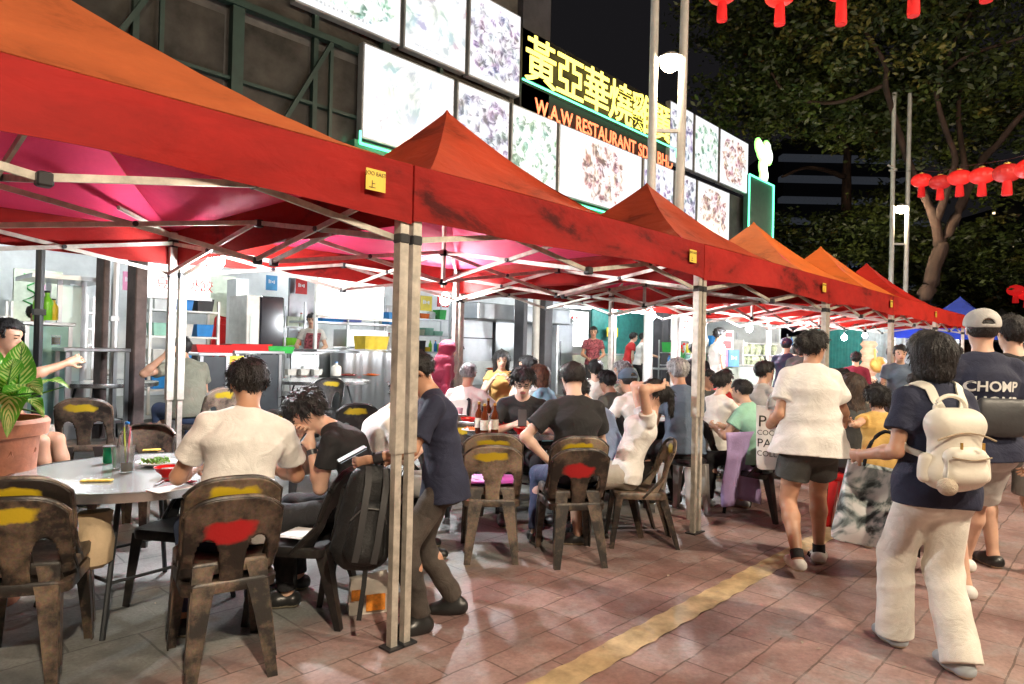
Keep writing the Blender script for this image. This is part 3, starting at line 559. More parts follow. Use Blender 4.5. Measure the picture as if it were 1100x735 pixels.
# --- partition walls and hanging sign panels
def panel(px0, px1, y0, y1, Y, m, name, label, cat, th=.05, group=None, parts=()):
    x0, x1, z0, z1 = ext(px0, px1, y0, y1, Y); g = root(name, x0, Y, z0, label, cat, group); mb = MB(); mb.box((0, 0, 0), (x1-x0, th, z1-z0)); mb.build('panel', m, g, smooth=False); return g, x1-x0, z1-z0
g, W, Hh = panel(161, 226, 283, 318, 10.6, LITP, 'stall_sign', 'white lit stall sign with red Chinese characters', 'sign', .12)
for k, ch in enumerate('豆腐 水餃'): 
    if ch != ' ': text('character', ch, Hh*.42, REDI, g, (W*(.08+.185*k), -.004, Hh*.20), .002)
marks('lettering', W*.45, Hh*.12, M('teal_sign_ink', (.02, .4, .4)), g, (W*.45, -.004, Hh*.70), 8)
mb = MB(); mb.box((-.03, -.02, -.05), (W+.03, .14, -.004)); mb.build('frame', STEEL, g, smooth=False)
g, W, Hh = panel(342, 412, 302, 340, 11.0, LITP, 'menu_lightbox', 'blank glowing white menu board above the cook in the apron', 'sign', .1)
mb = MB(); mb.box((-.05, -.01, -.06), (W+.45, .1, -.005)); mb.box((-.06, -.01, -1.9), (-.01, .05, Hh+.3)); mb.box((W+.4, -.01, -1.9), (W+.45, .05, Hh+.3)); mb.build('frame', WHITE_METAL, g, smooth=False)
g, W, Hh = panel(598, 632, 334, 372, 13.6, LITP, 'poster', 'bright white notice with red heading behind the cook in patterned shirt', 'poster', .03)
marks('lettering', W*.4, Hh*.12, REDI, g, (W*.3, -.003, Hh*.76), 3)
g, W, Hh = panel(722, 744, 340, 366, 8.3, LITP, 'poster', 'white menu poster with red writing right of the dark columns', 'poster', .03)  # poster is given a glow to stand in for the bright stall
for k in range(3): marks('lettering', W*.6, Hh*.13, REDI, g, (W*.2, -.003, Hh*(.74-.25*k)), 5, k)
g, W, Hh = panel(774, 788, 355, 378, 7.5, M('white_paper', (.8, .8, .8)), 'poster', 'white hanging notice with red frame by the vegetable stall', 'poster', .02)
mb = MB(); mb.box((W*.1, -.006, Hh*.7), (W*.9, -.002, Hh*.9)); mb.box((W*.2, -.006, Hh*.15), (W*.8, -.002, Hh*.5)); mb.build('red_print', REDI, g, smooth=False)
g, W, Hh = panel(14, 66, 290, 395, 14.0, CREAM, 'tiled_partition', 'pale green wall with a squiggle behind the stall keeper', 'wall', .1)
mb = MB(); mb.tube([(W*(.18+.5*abs(math.sin(k*.7))*.5), -.015, Hh*(.95-.03*k)) for k in range(18)], .012, 5); mb.build('squiggle', GREENP, g)
g, W, Hh = panel(41, 55, 306, 324, 13.8, PINKP, 'paper_notice', 'pink paper notice pinned on the pale wall', 'poster', .01)
marks('lettering', W*.3, Hh*.3, M('violet_ink', (.3, .1, .3)), g, (W*.35, -.003, Hh*.35), 2)
g, W, Hh = panel(224, 252, 296, 385, 13.0, CREAM, 'tiled_partition', 'cream wall panel with faint green squiggle beside the steel rack', 'wall', .1)
g, W, Hh = panel(253, 266, 300, 395, 12.2, WALLT, 'wall_pier', 'white tiled pier left of the black fridge', 'wall', .4)
g, W, Hh = panel(310, 338, 300, 385, 13.6, M('grey_grating', (.3, .3, .29), .5, .5), 'metal_grating', 'grey metal grating behind the cook', 'grille', .04)
mb = MB()
for k in range(24): mb.box((W*k/24, -.03, 0), (W*k/24+.02, -.001, Hh))
mb.build('bars', STEEL, g, smooth=False)
g, W, Hh = panel(484, 584, 330, 388, 11.6, STEEL, 'exhaust_hood_wall', 'hazy stainless steel wall and hood behind the woman in the orange top', 'hood', .08)
mb = MB(); mb.box((0, -.9, Hh*.72), (W, -.001, Hh), .02); mb.build('hood', STEEL, g, smooth=False)
mb = MB(); mb.box((W*.42, -.03, 0), (W*.44, -.001, Hh*.72)); mb.box((0, -.02, Hh*.40), (W*.42, -.001, Hh*.42)); mb.build('seam', DARK, g, smooth=False)
g, W, Hh = panel(636, 708, 332, 385, 14.4, TEAL, 'teal_partition', 'teal painted wall lit by tubes behind the two cooks', 'wall', .08)
def cross_panel(p0, p1, X, m, label, h=2.65):       # shutters closing the far end, across the row
    def yat(px): q = ray(px, 380); return X*q[1]/q[0]
    y0, y1 = yat(p1), yat(p0); g = root('shutter', X, y0, gz(y0), label, 'shutter'); mb = MB(); mb.box((0, 0, 0), (.05, y1-y0, h)); mb.build('panel', m, g, smooth=False)
    n = int((y1-y0)/.11); mb = MB(); [mb.box((-.03, (y1-y0)*k/n+.01, .02), (-.001, (y1-y0)*k/n+.06, h-.02)) for k in range(n)]; o = mb.build('ribs', m, g, smooth=False); return g
cross_panel(872, 926, 26.6, TEAL, 'bright teal corrugated shutter behind the walkers'); cross_panel(926.5, 958, 26.55, CORR, 'tarnished metal shutter behind the peach ribbed column'); cross_panel(958.5, 1030, 26.6, CORR, 'silver corrugated shutter at the end of the stalls')
# --- fluorescent tubes
TB = [(606, 634, 329, 12.5, 'cool fluorescent tube over the patterned-shirt cook'), (676, 702, 335, 13.0, 'cool fluorescent tube over the two stall cooks')]
for p0, p1, y, Y, lb in TB:
    a = onY(p0, y, Y); b_ = onY(p1, y+1, Y); g = root('tube_light', a[0], Y, a[2], lb, 'tube light', 'fluorescent tubes in the kitchens'); W = b_[0]-a[0]
    mb = MB(); mb.bar((0, 0, 0), (W, 0, 0), r=.02); mb.build('tube', TUBEM, g); mb = MB(); mb.box((-.04, -.03, .03), (W+.04, .03, .09)); mb.build('batten', WHITE_METAL, g, smooth=False)
    mb = MB(); mb.bar((W*.3, 0, .09), (W*.3, 0, 3.32-a[2]), .02); mb.bar((W*.8, 0, .09), (W*.8, 0, 3.32-a[2]), .02); mb.build('rod', WHITE_METAL, g, smooth=False)
for k, (x, y) in enumerate(((-1.5, 11.8), (2.2, 12.8), (5.2, 11.6), (8.6, 13.2), (11.6, 11.4), (14.5, 9.4), (24.6, 7.6))):
    g = root('tube_light', x, y, 3.22, ['over the drinks counter', 'over the tofu stall', 'over the black fridge', 'over the soup pots', 'above the steel hood', 'above the vegetable stall', 'added to light the teal shutter'][k].join(['ceiling fluorescent tube ', '']), 'tube light', 'fluorescent tubes in the kitchens')  # the last tube is added to brighten the shutter
    mb = MB(); mb.bar((0, 0, 0), (1.2, 0, 0), r=.02); mb.build('tube', TUBEM, g); mb = MB(); mb.box((-.04, -.03, .03), (1.24, .03, .1)); mb.build('batten', WHITE_METAL, g, smooth=False)
# --- counters
def counter(px0, px1, yt, Y, dep, label, front=None, z0=.25, legs=True, shelf=True, name='steel_counter', topm=None):
    x0, x1, _, z1 = ext(px0, px1, yt, yt+10, Y); g = root(name, x0, Y, z0, label, 'counter', 'steel counters of the stalls'); W = x1-x0; h = z1-z0
    mb = MB(); mb.box((0, 0, h-.04), (W, dep, h), .006); mb.build('top', topm or STEEL, g, smooth=False)
    if front: mb = MB(); mb.box((.03, .03, .12), (W-.03, .06, h-.05)); mb.build('front', front, g, smooth=False)
    for x in (.03, W-.07):
        for y in (.02, dep-.06):
            mb = MB(); mb.box((x, y, 0), (x+.04, y+.04, h-.045)); mb.build('leg', STEEL, g, smooth=False)
    if shelf: mb = MB(); mb.box((.08, .08, .3), (W-.08, dep-.08, .33)); mb.build('shelf', STEEL, g, smooth=False)
    return g, x0, x1, z1
counter(24, 82, 346, 9.0, .55, 'drinks counter with teal panels under the lime bottles', LAM)
counter(68, 143, 374, 8.4, .5, 'long steel side table with a beer mug left of the rusty column')
counter(213, 250, 379, 8.3, .9, 'steel counter with red trays right of the grey T-shirt man', DARK)
counter(252, 306, 377, 8.6, .7, 'counter with price card in front of the black fridge', DARK)
counter(312, 345, 378, 10.3, .7, 'steel cooking counter in front of the cook', STEEL)
counter(340, 432, 376, 10.6, .8, 'long steel counter carrying the soup pots', STEEL)
counter(600, 700, 380, 11.6, .7, 'pale counter below the two stall cooks', CREAM)
counter(724, 775, 396, 7.9, .7, 'white counter of the red flower stall', WALLT)
counter(778, 850, 392, 7.2, .8, 'stall counter below the vegetable shelves', CREAM)
# drinks counter goods
def bottle(x, y, z, m, capm, label, r=.05, h=.26, cat='bottle', grp=None, neck=.4, labm=None):
    g = root('bottle', x, y, z, label, cat, grp); mb = MB(); mb.lathe([(r*.9, 0), (r, .01), (r, h*.58), (r*.9, h*.66), (r*neck, h*.8), (r*neck, h*.96)], n=16); mb.build('body', m, g)
    mb = MB(); mb.lathe([(r*neck*1.15, h*.93), (r*neck*1.15, h)], n=12); mb.build('cap', capm, g)
    if labm: mb = MB(); mb.lathe([(r*1.02, h*.2), (r*1.02, h*.5)], n=16); mb.build('wrapper', labm, g)
    return g
for px, y, m, lb in ((42, 346, LIMEP, 'lime green squeeze bottle, left one on the drinks counter'), (50, 346, LIMEP, 'lime green squeeze bottle, right one on the drinks counter'), (57, 346, YLW, 'yellow squeeze bottle beside the lime ones')):
    p = onY(px, y, 9.2); bottle(p[0], 9.2, p[2]+.02, m, BLACKP, lb, .065 if m is LIMEP else .05, .34 if m is LIMEP else .25)
# glass cabinet beyond
x0, x1, z0, z1 = ext(61, 92, 302, 400, 9.6); g = root('glass_cabinet', x0, 9.6, .25, 'steel framed frosted glass cabinet behind the drinks counter', 'cabinet'); W = x1-x0; h = z1-.25
mb = MB(); mb.box((0, 0, 0), (W, .6, .7)); mb.build('base', STEEL, g, smooth=False); mb = MB(); mb.box((.05, .02, .72), (W-.05, .05, h-.05)); mb.build('glass', GLASS, g, smooth=False)
mb = MB(); [mb.box((x, y, .7), (x+.05, y+.05, h)) for x in (0, W-.05) for y in (0, .55)]; mb.box((-.3, -.2, h), (W+.2, .7, h+.05)); mb.build('frame', STEEL, g, smooth=False)
# rack with baskets, tofu stall
x0, x1, z0, z1 = ext(160, 236, 322, 392, 11.2); g = root('shelf_rack', x0, 11.2, .34, 'white rack stacked with blue and green tubs under the stall sign', 'rack'); W = x1-x0; h = z1-.34
for x in (0, W-.04):
    for y in (0, .41): mb = MB(); mb.box((x, y, 0), (x+.04, y+.04, h)); mb.build('upright', WHITE_METAL, g, smooth=False)
for k in range(4): mb = MB(); mb.box((.04, 0, h*(.2+.23*k)), (W-.04, .45, h*(.2+.23*k)+.03)); mb.build('shelf', WHITE_METAL, g, smooth=False)
rnd = random.Random(4)
def tub(x, y, z, w_, d_, h_, m, label, grp='tubs on the stall racks'):
    mb = MB(); o_ = .86
    mb.loft([[(-w_/2*q, -d_/2*q, zz), (w_/2*q, -d_/2*q, zz), (w_/2*q, d_/2*q, zz), (-w_/2*q, d_/2*q, zz)] for q, zz in ((o_, 0), (1, h_), (1.06, h_), (1.06, h_-.02), (1.0, h_-.021))][:3]+[[(-w_/2*q, -d_/2*q, zz), (w_/2*q, -d_/2*q, zz), (w_/2*q, d_/2*q, zz), (-w_/2*q, d_/2*q, zz)] for q, zz in ((.94, h_), (.8, .03))], cap=True)
    o = mb.build('tub', m, loc=(x, y, z), smooth=False); return props(o, label, 'tub', grp)
cols = [(BLUP, 'blue'), (GREENP, 'dark green'), (WHITE_METAL, 'white'), (BLACKP, 'black'), (M('mint_plastic', (.3, .6, .5), .4), 'mint')]
for k, lv in enumerate(('lowest', 'second', 'third', 'top')):
    for j in range(3):
        m, nm = cols[(k*2+j*3+(k == 3)) % 5]; tub(x0+W*(.2+.3*j), 11.42, .34+h*(.2+.23*k)+.035, W*.25, .36, .2, m, f'{nm} tub on the {lv} shelf of the white rack, {("left", "middle", "right")[j]} spot')
# red folded stool against cream wall
p = onY(240, 360, 12.8); mb = MB(); mb.box((-.2, 0, -.45), (.16, .06, .35), .05); mb.box((-.14, -.05, -.6), (.1, 0, .2), .02); o = mb.build('folded_stool', REDP, loc=(p[0], 12.8, p[2])); o.rotation_euler = (0, .15, 0); props(o, 'red plastic stool leaning folded against the cream wall', 'stool')
# fridge
x0, x1, z0, z1 = ext(265, 305, 318, 395, 11.0); g = root('fridge', x0, 11.0, .34, 'tall black drinks fridge with a glass door on its left', 'fridge'); W = x1-x0; h = z1-.34
mb = MB(); mb.box((W*.35, 0, 0), (W, .7, h), .02); mb.build('body', FRG, g, smooth=False)
mb = MB(); mb.box((0, .02, 0), (W*.345, .7, h), .01); mb.build('side_frame', WHITE_METAL, g, smooth=False); mb = MB(); mb.box((.06, .005, .2), (W*.30, .018, h*.82)); mb.build('glass_door', GLASS, g, smooth=False)
mb = MB(); mb.box((W*.6, -.006, h*.40), (W*.94, -.002, h*.48)); mb.box((W*.58, -.006, h*.16), (W*.94, -.002, h*.3)); mb.build('sticker', WHITE_METAL, g, smooth=False)
# counter goods
def pot(x, y, z, r, h, label, grp='steel stock pots'):
    g = root('stock_pot', x, y, z, label, 'pot', grp); mb = MB(); mb.lathe([(r*.97, 0), (r, .02), (r, h), (r*1.04, h), (r*1.04, h+.015), (r*.3, h+.05), (.02, h+.055)], n=24); mb.build('body', STEEL, g)
    mb = MB(); mb.tube([(r, 0, h*.75), (r+.06, 0, h*.78), (r+.06, .08, h*.78), (r, .08, h*.75)], .01, 6); mb.build('handle', STEEL, g)
for px, r, h, lb in ((375, .2, .3, 'left stock pot on the long counter'), (391, .24, .42, 'largest stock pot, middle of the long counter'), (408, .2, .36, 'stock pot under the yellow basin')):
    p = onY(px, 378, 10.2); pot(p[0], 10.2, .25, r*1.6, 1.0+h*.3, lb)
for px, m, w_, lb in ((400, YLW, .5, 'large yellow basin on the pot counter'), (391, YLW, .22, 'small yellow basin beside the large one')):
    p = onY(px, 376, 11.0); tub(p[0], 11.0, p[2]+.01, w_, .4, .26, m, lb, 'basins')
for px, m, lb in ((354, BLUP, 'sky blue tub under the blank menu board'), (374, M('violet_plastic', (.12, .16, .55), .4), 'violet blue tub under the blank menu board')):
    p = onY(px, 346, 12.2); tub(p[0], 12.2, p[2], .55, .3, .16, m, lb)
x0, x1, z0, z1 = ext(318, 425, 346, 400, 12.3); g = root('wall_shelf', x0, 12.3, .34, 'steel shelf unit behind the cook in the apron', 'shelf'); W = x1-x0
mb = MB(); mb.box((0, -.3, z1-.4), (W, .3, z1-.36)); mb.box((0, -.3, z1-.9), (W, .3, z1-.86)); mb.box((W*.42, -.3, .0), (W*.8, .3, z1-.5)); mb.build('shelf', STEEL, g, smooth=False)
for x in (0, W*.4, W*.8): mb = MB(); mb.box((x, -.3, 0), (x+.04, -.26, z1)); mb.build('upright', STEEL, g, smooth=False)
p = onY(424, 345, 12.0); tub(p[0], 12.0, p[2]-.08, .55, .3, .26, BLUP, 'turquoise tub hanging high near the pale pipe')
# steel rice cooker cabinet with rounded top
x0, x1, z0, z1 = ext(599, 616, 341, 398, 11.0); g = root('steamer_cabinet', x0, 11.0, .25, 'tall rounded stainless steamer beside the dark column', 'steamer'); W = x1-x0; h = z1-.25
mb = MB(); mb.box((0, 0, 0), (W, .8, h-.12), .03); mb.build('body', STEEL, g, smooth=False); mb = MB(); mb.loft([[(-.03, -.03, h-.12), (W+.03, -.03, h-.12), (W+.03, .83, h-.12), (-.03, .83, h-.12)], [(.06, .05, h), (W-.06, .05, h), (W-.06, .75, h), (.06, .75, h)]], cap=True); mb.build('lid', STEEL, g, smooth=False)
mb = MB(); mb.bar((.08, -.04, h*.4), (.08, -.04, h*.7), r=.015); mb.build('handle', DARK, g)
# flower bunch by the dark columns
def bunch(px, py, Y, label, m1, m2, s=.3, n=46):
    p = onY(px, py, Y); g = root('flower_bunch', p[0], Y, p[2], label, 'flowers'); rn = random.Random(px); mb = MB(); mf = MB()
    for k in range(n):
        a = rn.uniform(0, 6.28); t = rn.uniform(.15, 1); q = np.array([math.cos(a)*t*s*.8, math.sin(a)*t*s*.6, s*rn.uniform(.7, 1.5)]); b0 = np.array([0, 0, -.1]); m_ = (q+b0)/2+[0, 0, .05]; sd = np.array([-math.sin(a), math.cos(a), 0])*.02
        mb.add([b0, m_+sd, q, m_-sd], [(0, 1, 2, 3)])
        if k % 3 == 0: mf.ball(q, .035, 4)
    mb.build('leaves', m1, g, smooth=False); mf.build('blooms', m2, g)
    mb = MB(); mb.lathe([(.09, -.3), (.12, -.05), (.11, -.05), (.05, -.1)], n=14); mb.build('vase', REDP, g)
bunch(729, 392, 8.1, 'green and red flower bunch right of the dark columns', GREENP, REDP, .36)
# vegetable shelves
x0, x1, z0, z1 = ext(795, 842, 362, 402, 7.7); g = root('vegetable_shelves', x0, 7.7, .22, 'tiered shelves packed with pale green vegetables', 'shelves'); W = x1-x0; h = z1-.34
mb = MB(); [mb.box((0, -.1+.1*k, h*(.35+.2*k)), (W, .4+.1*k, h*(.35+.2*k)+.03)) for k in range(4)]; [mb.box((x, -.1, 0), (x+.05, .7, h)) for x in (-.05, W)]; mb.build('frame', WHITE_METAL, g, smooth=False)
mb = MB(); rn = random.Random(9)
for k in range(3):
    for j in range(22):
        x = W*(j+.5)/22; mb.lathe([(.03, 0), (.06, .08), (.09, .2), (.03, .3)], (x, rn.uniform(0, .2)+.1*k, h*(.35+.2*k)+.035), 7)
o = mb.build('vegetables', VEG, g); props(o, kind='stuff')
for px, m, c, lb in ((783, M('blue_print', (.1, .35, .65)), '冰', 'blue printed box sign left of the vegetables'), (771, M('pink_print', (.7, .25, .4)), '汤', 'pink flowered box sign at the vegetable stall')):
    g, W, Hh = panel(px, px+11, 376, 394, 7.1, m, 'printed_sign', lb, 'sign', .1); marks('print', W*.6, Hh*.3, M('white_paper'), g, (W*.2, -.004, Hh*.4), 4)
# peach ribbed column and maroon cloth, a decoration by the teal shutter
p = at(933, 400, 20.); g = root('ribbed_column', p[0], p[1], gz(p[1]), 'peach coloured ribbed decorative column before the teal shutter', 'decoration'); H_ = at(933, 362, 20.)[2]-.22
prof = []; 
for k in range(9): prof += [(.16+.02*(k % 2), H_*(k)/9+.0), (.24, H_*(k+.5)/9), (.17, H_*(k+.97)/9)]
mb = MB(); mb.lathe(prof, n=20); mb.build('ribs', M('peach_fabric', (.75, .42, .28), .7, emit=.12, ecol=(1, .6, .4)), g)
p = at(944, 392, 19.5); mb = MB(); mb.ball((0, 0, 0), .32, 8, (1.2, .7, .75)); mb.bar((-.3, 0, .1), (-.42, 0, .45), .05); o = mb.build('bundle', M('orange_bundle', (.75, .36, .08), .6, bump=.3, bs=8), loc=p); props(o, 'plump orange bundle beside the peach column', 'bundle')

# --- more stall furniture and clutter
def goods_rack(px0, px1, y0, y1, Y, where, lv=3, seed=1, floor=.34):
    x0, x1, z0, z1 = ext(px0, px1, y0, y1, Y); zb = floor; z0 = max(z0, zb+.5); g = root('shelf_rack', x0, Y, zb, 'steel rack of kitchen goods '+where, 'rack'); W = x1-x0; rn = random.Random(seed)
    for x in (0, W-.03):
        for y in (0, .37): mb = MB(); mb.box((x, y, 0), (x+.03, y+.03, z1-zb)); mb.build('upright', STEEL, g, smooth=False)
    zs = [z0+(z1-z0)*(k/lv) for k in range(lv)]
    for k, z in enumerate(zs):
        mb = MB(); mb.box((.032, 0, z-zb-.025), (W-.032, .4, z-zb)); mb.build('shelf', STEEL, g, smooth=False); x = .08; hmax = (z1-z0)/lv-.06; G_ = []
        while x < W-.2 and len(G_) < 14:
            t = rn.random(); w_ = rn.uniform(.12, .34); hh_ = min(hmax, rn.uniform(.1, .3)); m, nm = rn.choice(cols+[(REDP, 'red'), (YLW, 'yellow'), (ORNG, 'orange'), (CREAM, 'cream'), (LIMEP, 'lime')])
            kd = 'tub' if t < .45 else 'bottle' if t < .8 else 'pan'; w_ = {'bottle': .1, 'pan': .26}.get(kd, w_); G_.append((x, w_, hh_, m, ('steel ' if kd == 'pan' else nm+' ')+kd, kd)); x += w_+rn.uniform(.02, .08)
        for i, (x, w_, hh_, m, nm, kd) in enumerate(G_):
            p_ = G_[i-1][4] if i else 'left upright'; n_ = G_[i+1][4] if i < len(G_)-1 else 'right upright'; lb = f"{nm} between {p_} and {n_}, {('bottom', 'middle', 'top')[k] if lv == 3 else ('lower', 'upper')[k]} shelf {where}"
            if kd == 'tub': tub(x0+x+w_/2, Y+.2, z+.002, w_, .3, hh_, m, lb, 'goods on the kitchen racks')
            elif kd == 'bottle': bottle(x0+x+.05, Y+.15, z+.002, m, rn.choice([REDP, BLACKP, WHITE_METAL]), lb, .045, min(hmax, .3), grp='goods on the kitchen racks')
            else: pot(x0+x+.13, Y+.2, z+.002, .11, min(hmax-.06, .16), lb, 'goods on the kitchen racks')
goods_rack(306, 338, 330, 372, 13.0, 'right of the black fridge', 2, 3); goods_rack(413, 434, 320, 372, 12.6, 'left of the pale pipe', 3, 5); goods_rack(441, 484, 325, 378, 13.4, 'behind the headscarf', 3, 7)
goods_rack(722, 752, 366, 392, 8.6, 'under the menu poster', 2, 9, .22); goods_rack(752, 792, 356, 388, 8.9, 'behind hanging notice', 2, 11, .22); goods_rack(846, 872, 360, 395, 8.2, 'right of the vegetables', 3, 13, .22); goods_rack(92, 110, 318, 370, 11.2, 'left of rusty column', 3, 15); goods_rack(-30, 14, 322, 372, 12.4, 'at far left', 3, 17)
for k, (X0, X1, Y, z, r, lb) in enumerate(((-6, 24, 10.9, 3.12, .07, 'fat pale duct running under the kitchen ceiling'), (-6, 10, 10.5, 2.98, .03, 'thin grey pipe running under the kitchen ceiling'), (4, 24, 11.6, 3.05, .05, 'steel pipe running above the soup pots'))):
    mb = MB(); mb.bar((0, 0, 0), (X1-X0, 0, 0), r=r, n=12); [mb.bar((x, 0, 0), (x+.04, 0, 0), r=r*1.2, n=12) for x in np.arange(1, X1-X0, 2.5)]; o = mb.build('ceiling_pipe', STEEL if k else WHITE_METAL, loc=(X0, Y, z)); props(o, lb, 'pipe')
for px, y0, y1, Y, m, txt, lb in ((452, 318, 334, 13.9, YLW, '茶', 'yellow wall poster behind the headscarf'), (470, 316, 330, 13.9, REDP, '鱼', 'red wall poster behind the second tent pole'), (286, 296, 312, 13.9, M('blue_print'), '冷', 'blue poster above the black fridge'), (318, 300, 316, 13.3, REDP, '汤', 'red poster on the metal grating'), (132, 292, 312, 13.9, M('pink_print'), '粥', 'pink wall poster left of the rusty column'), (652, 352, 362, 14.2, YLW, '饭', 'yellow poster on the teal wall')):
    g, W, Hh = panel(px, px+12, y0, y1, Y, m, 'poster', lb, 'poster', .02); marks('print', W*.6, Hh*.3, M('white_paper'), g, (W*.2, -.004, Hh*.45), 4)
# ================================================================ worn plastic chairs
def chair_mat(name, base, worn, paint=None, amt=.5, zc=.785, zh=.032, xh=.105):
    m = bpy.data.materials.new(name); m.use_nodes = True; nt = m.node_tree; L = nt.links; b = nt.nodes['Principled BSDF']
    tc = nd(nt, 'ShaderNodeTexCoord'); oi = nd(nt, 'ShaderNodeObjectInfo')
    ad = nd(nt, 'ShaderNodeVectorMath', operation='ADD'); L.new(tc.outputs['Object'], ad.inputs[0]); sm = nd(nt, 'ShaderNodeMath', operation='MULTIPLY'); L.new(oi.outputs['Random'], sm.inputs[0]); sm.inputs[1].default_value = 20.; L.new(sm.outputs[0], ad.inputs[1])
    n = nd(nt, 'ShaderNodeTexNoise', Scale=4.5, Detail=7., Roughness=.7); L.new(ad.outputs[0], n.inputs['Vector'])
    r = nd(nt, 'ShaderNodeValToRGB'); L.new(n.outputs[0], r.inputs[0]); e = r.color_ramp.elements
    e[0].position = .56-amt*.24; e[0].color = (*base, 1); e[1].position = .70-amt*.18; e[1].color = (*worn, 1)
    f = nd(nt, 'ShaderNodeTexNoise', Scale=70., Detail=3.); L.new(ad.outputs[0], f.inputs['Vector'])
    mx = nd(nt, 'ShaderNodeMix'); mx.data_type = 'RGBA'; mx.blend_type = 'MULTIPLY'; mx.inputs[0].default_value = .55; L.new(r.outputs[0], mx.inputs[6]); L.new(f.outputs['Color'], mx.inputs[7])
    out = mx.outputs[2]
    if paint:
        sp = nd(nt, 'ShaderNodeSeparateXYZ'); nz = nd(nt, 'ShaderNodeTexNoise', Scale=14., Detail=4.); L.new(ad.outputs[0], nz.inputs['Vector'])
        va = nd(nt, 'ShaderNodeVectorMath', operation='MULTIPLY_ADD'); L.new(nz.outputs['Color'], va.inputs[0]); va.inputs[1].default_value = (.10, .05, .06); L.new(tc.outputs['Object'], va.inputs[2]); L.new(va.outputs[0], sp.inputs[0])
        def term(o, c, h):
            a = nd(nt, 'ShaderNodeMath', operation='SUBTRACT'); L.new(o, a.inputs[0]); a.inputs[1].default_value = c
            d = nd(nt, 'ShaderNodeMath', operation='DIVIDE'); L.new(a.outputs[0], d.inputs[0]); d.inputs[1].default_value = h
            p = nd(nt, 'ShaderNodeMath', operation='POWER'); ab = nd(nt, 'ShaderNodeMath', operation='ABSOLUTE'); L.new(d.outputs[0], ab.inputs[0]); L.new(ab.outputs[0], p.inputs[0]); p.inputs[1].default_value = 3.; return p.outputs[0]
        s_ = nd(nt, 'ShaderNodeMath', operation='ADD'); L.new(term(sp.outputs[0], .035, xh), s_.inputs[0]); L.new(term(sp.outputs[2], zc+.017, zh), s_.inputs[1])
        mr = nd(nt, 'ShaderNodeMapRange'); L.new(s_.outputs[0], mr.inputs[0]); mr.inputs[1].default_value = 1.7; mr.inputs[2].default_value = .6
        mp = nd(nt, 'ShaderNodeMix'); mp.data_type = 'RGBA'; L.new(mr.outputs[0], mp.inputs[0]); L.new(out, mp.inputs[6]); mp.inputs[7].default_value = (*paint, 1); out = mp.outputs[2]
    L.new(out, b.inputs['Base Color']); b.inputs['Roughness'].default_value = .42
    bp = nd(nt, 'ShaderNodeBump', Strength=.25, Distance=.004); L.new(f.outputs[0], bp.inputs['Height']); L.new(bp.outputs[0], b.inputs['Normal'])
    return m
YP, RP = (.52, .37, .015), (.36, .010, .012)
CB = (.022, .017, .014); CW = (.21, .145, .10)
CH = {'plain': chair_mat('worn_brown_plastic', CB, CW, None, .45), 'yellow': chair_mat('worn_plastic_yellow_patch', CB, CW, YP, .62), 'red': chair_mat('worn_plastic_red_patch', CB, (.16, .11, .08), RP, .35, zc=.70, zh=.05),
      'yellowdark': chair_mat('dark_plastic_yellow_patch', CB, (.1, .08, .07), YP, .2), 'dark': chair_mat('dark_plastic', (.014, .013, .013), (.05, .045, .04), None, .3), 'tan': chair_mat('scuffed_tan_plastic', (.09, .06, .045), (.40, .30, .22), YP, .8)}
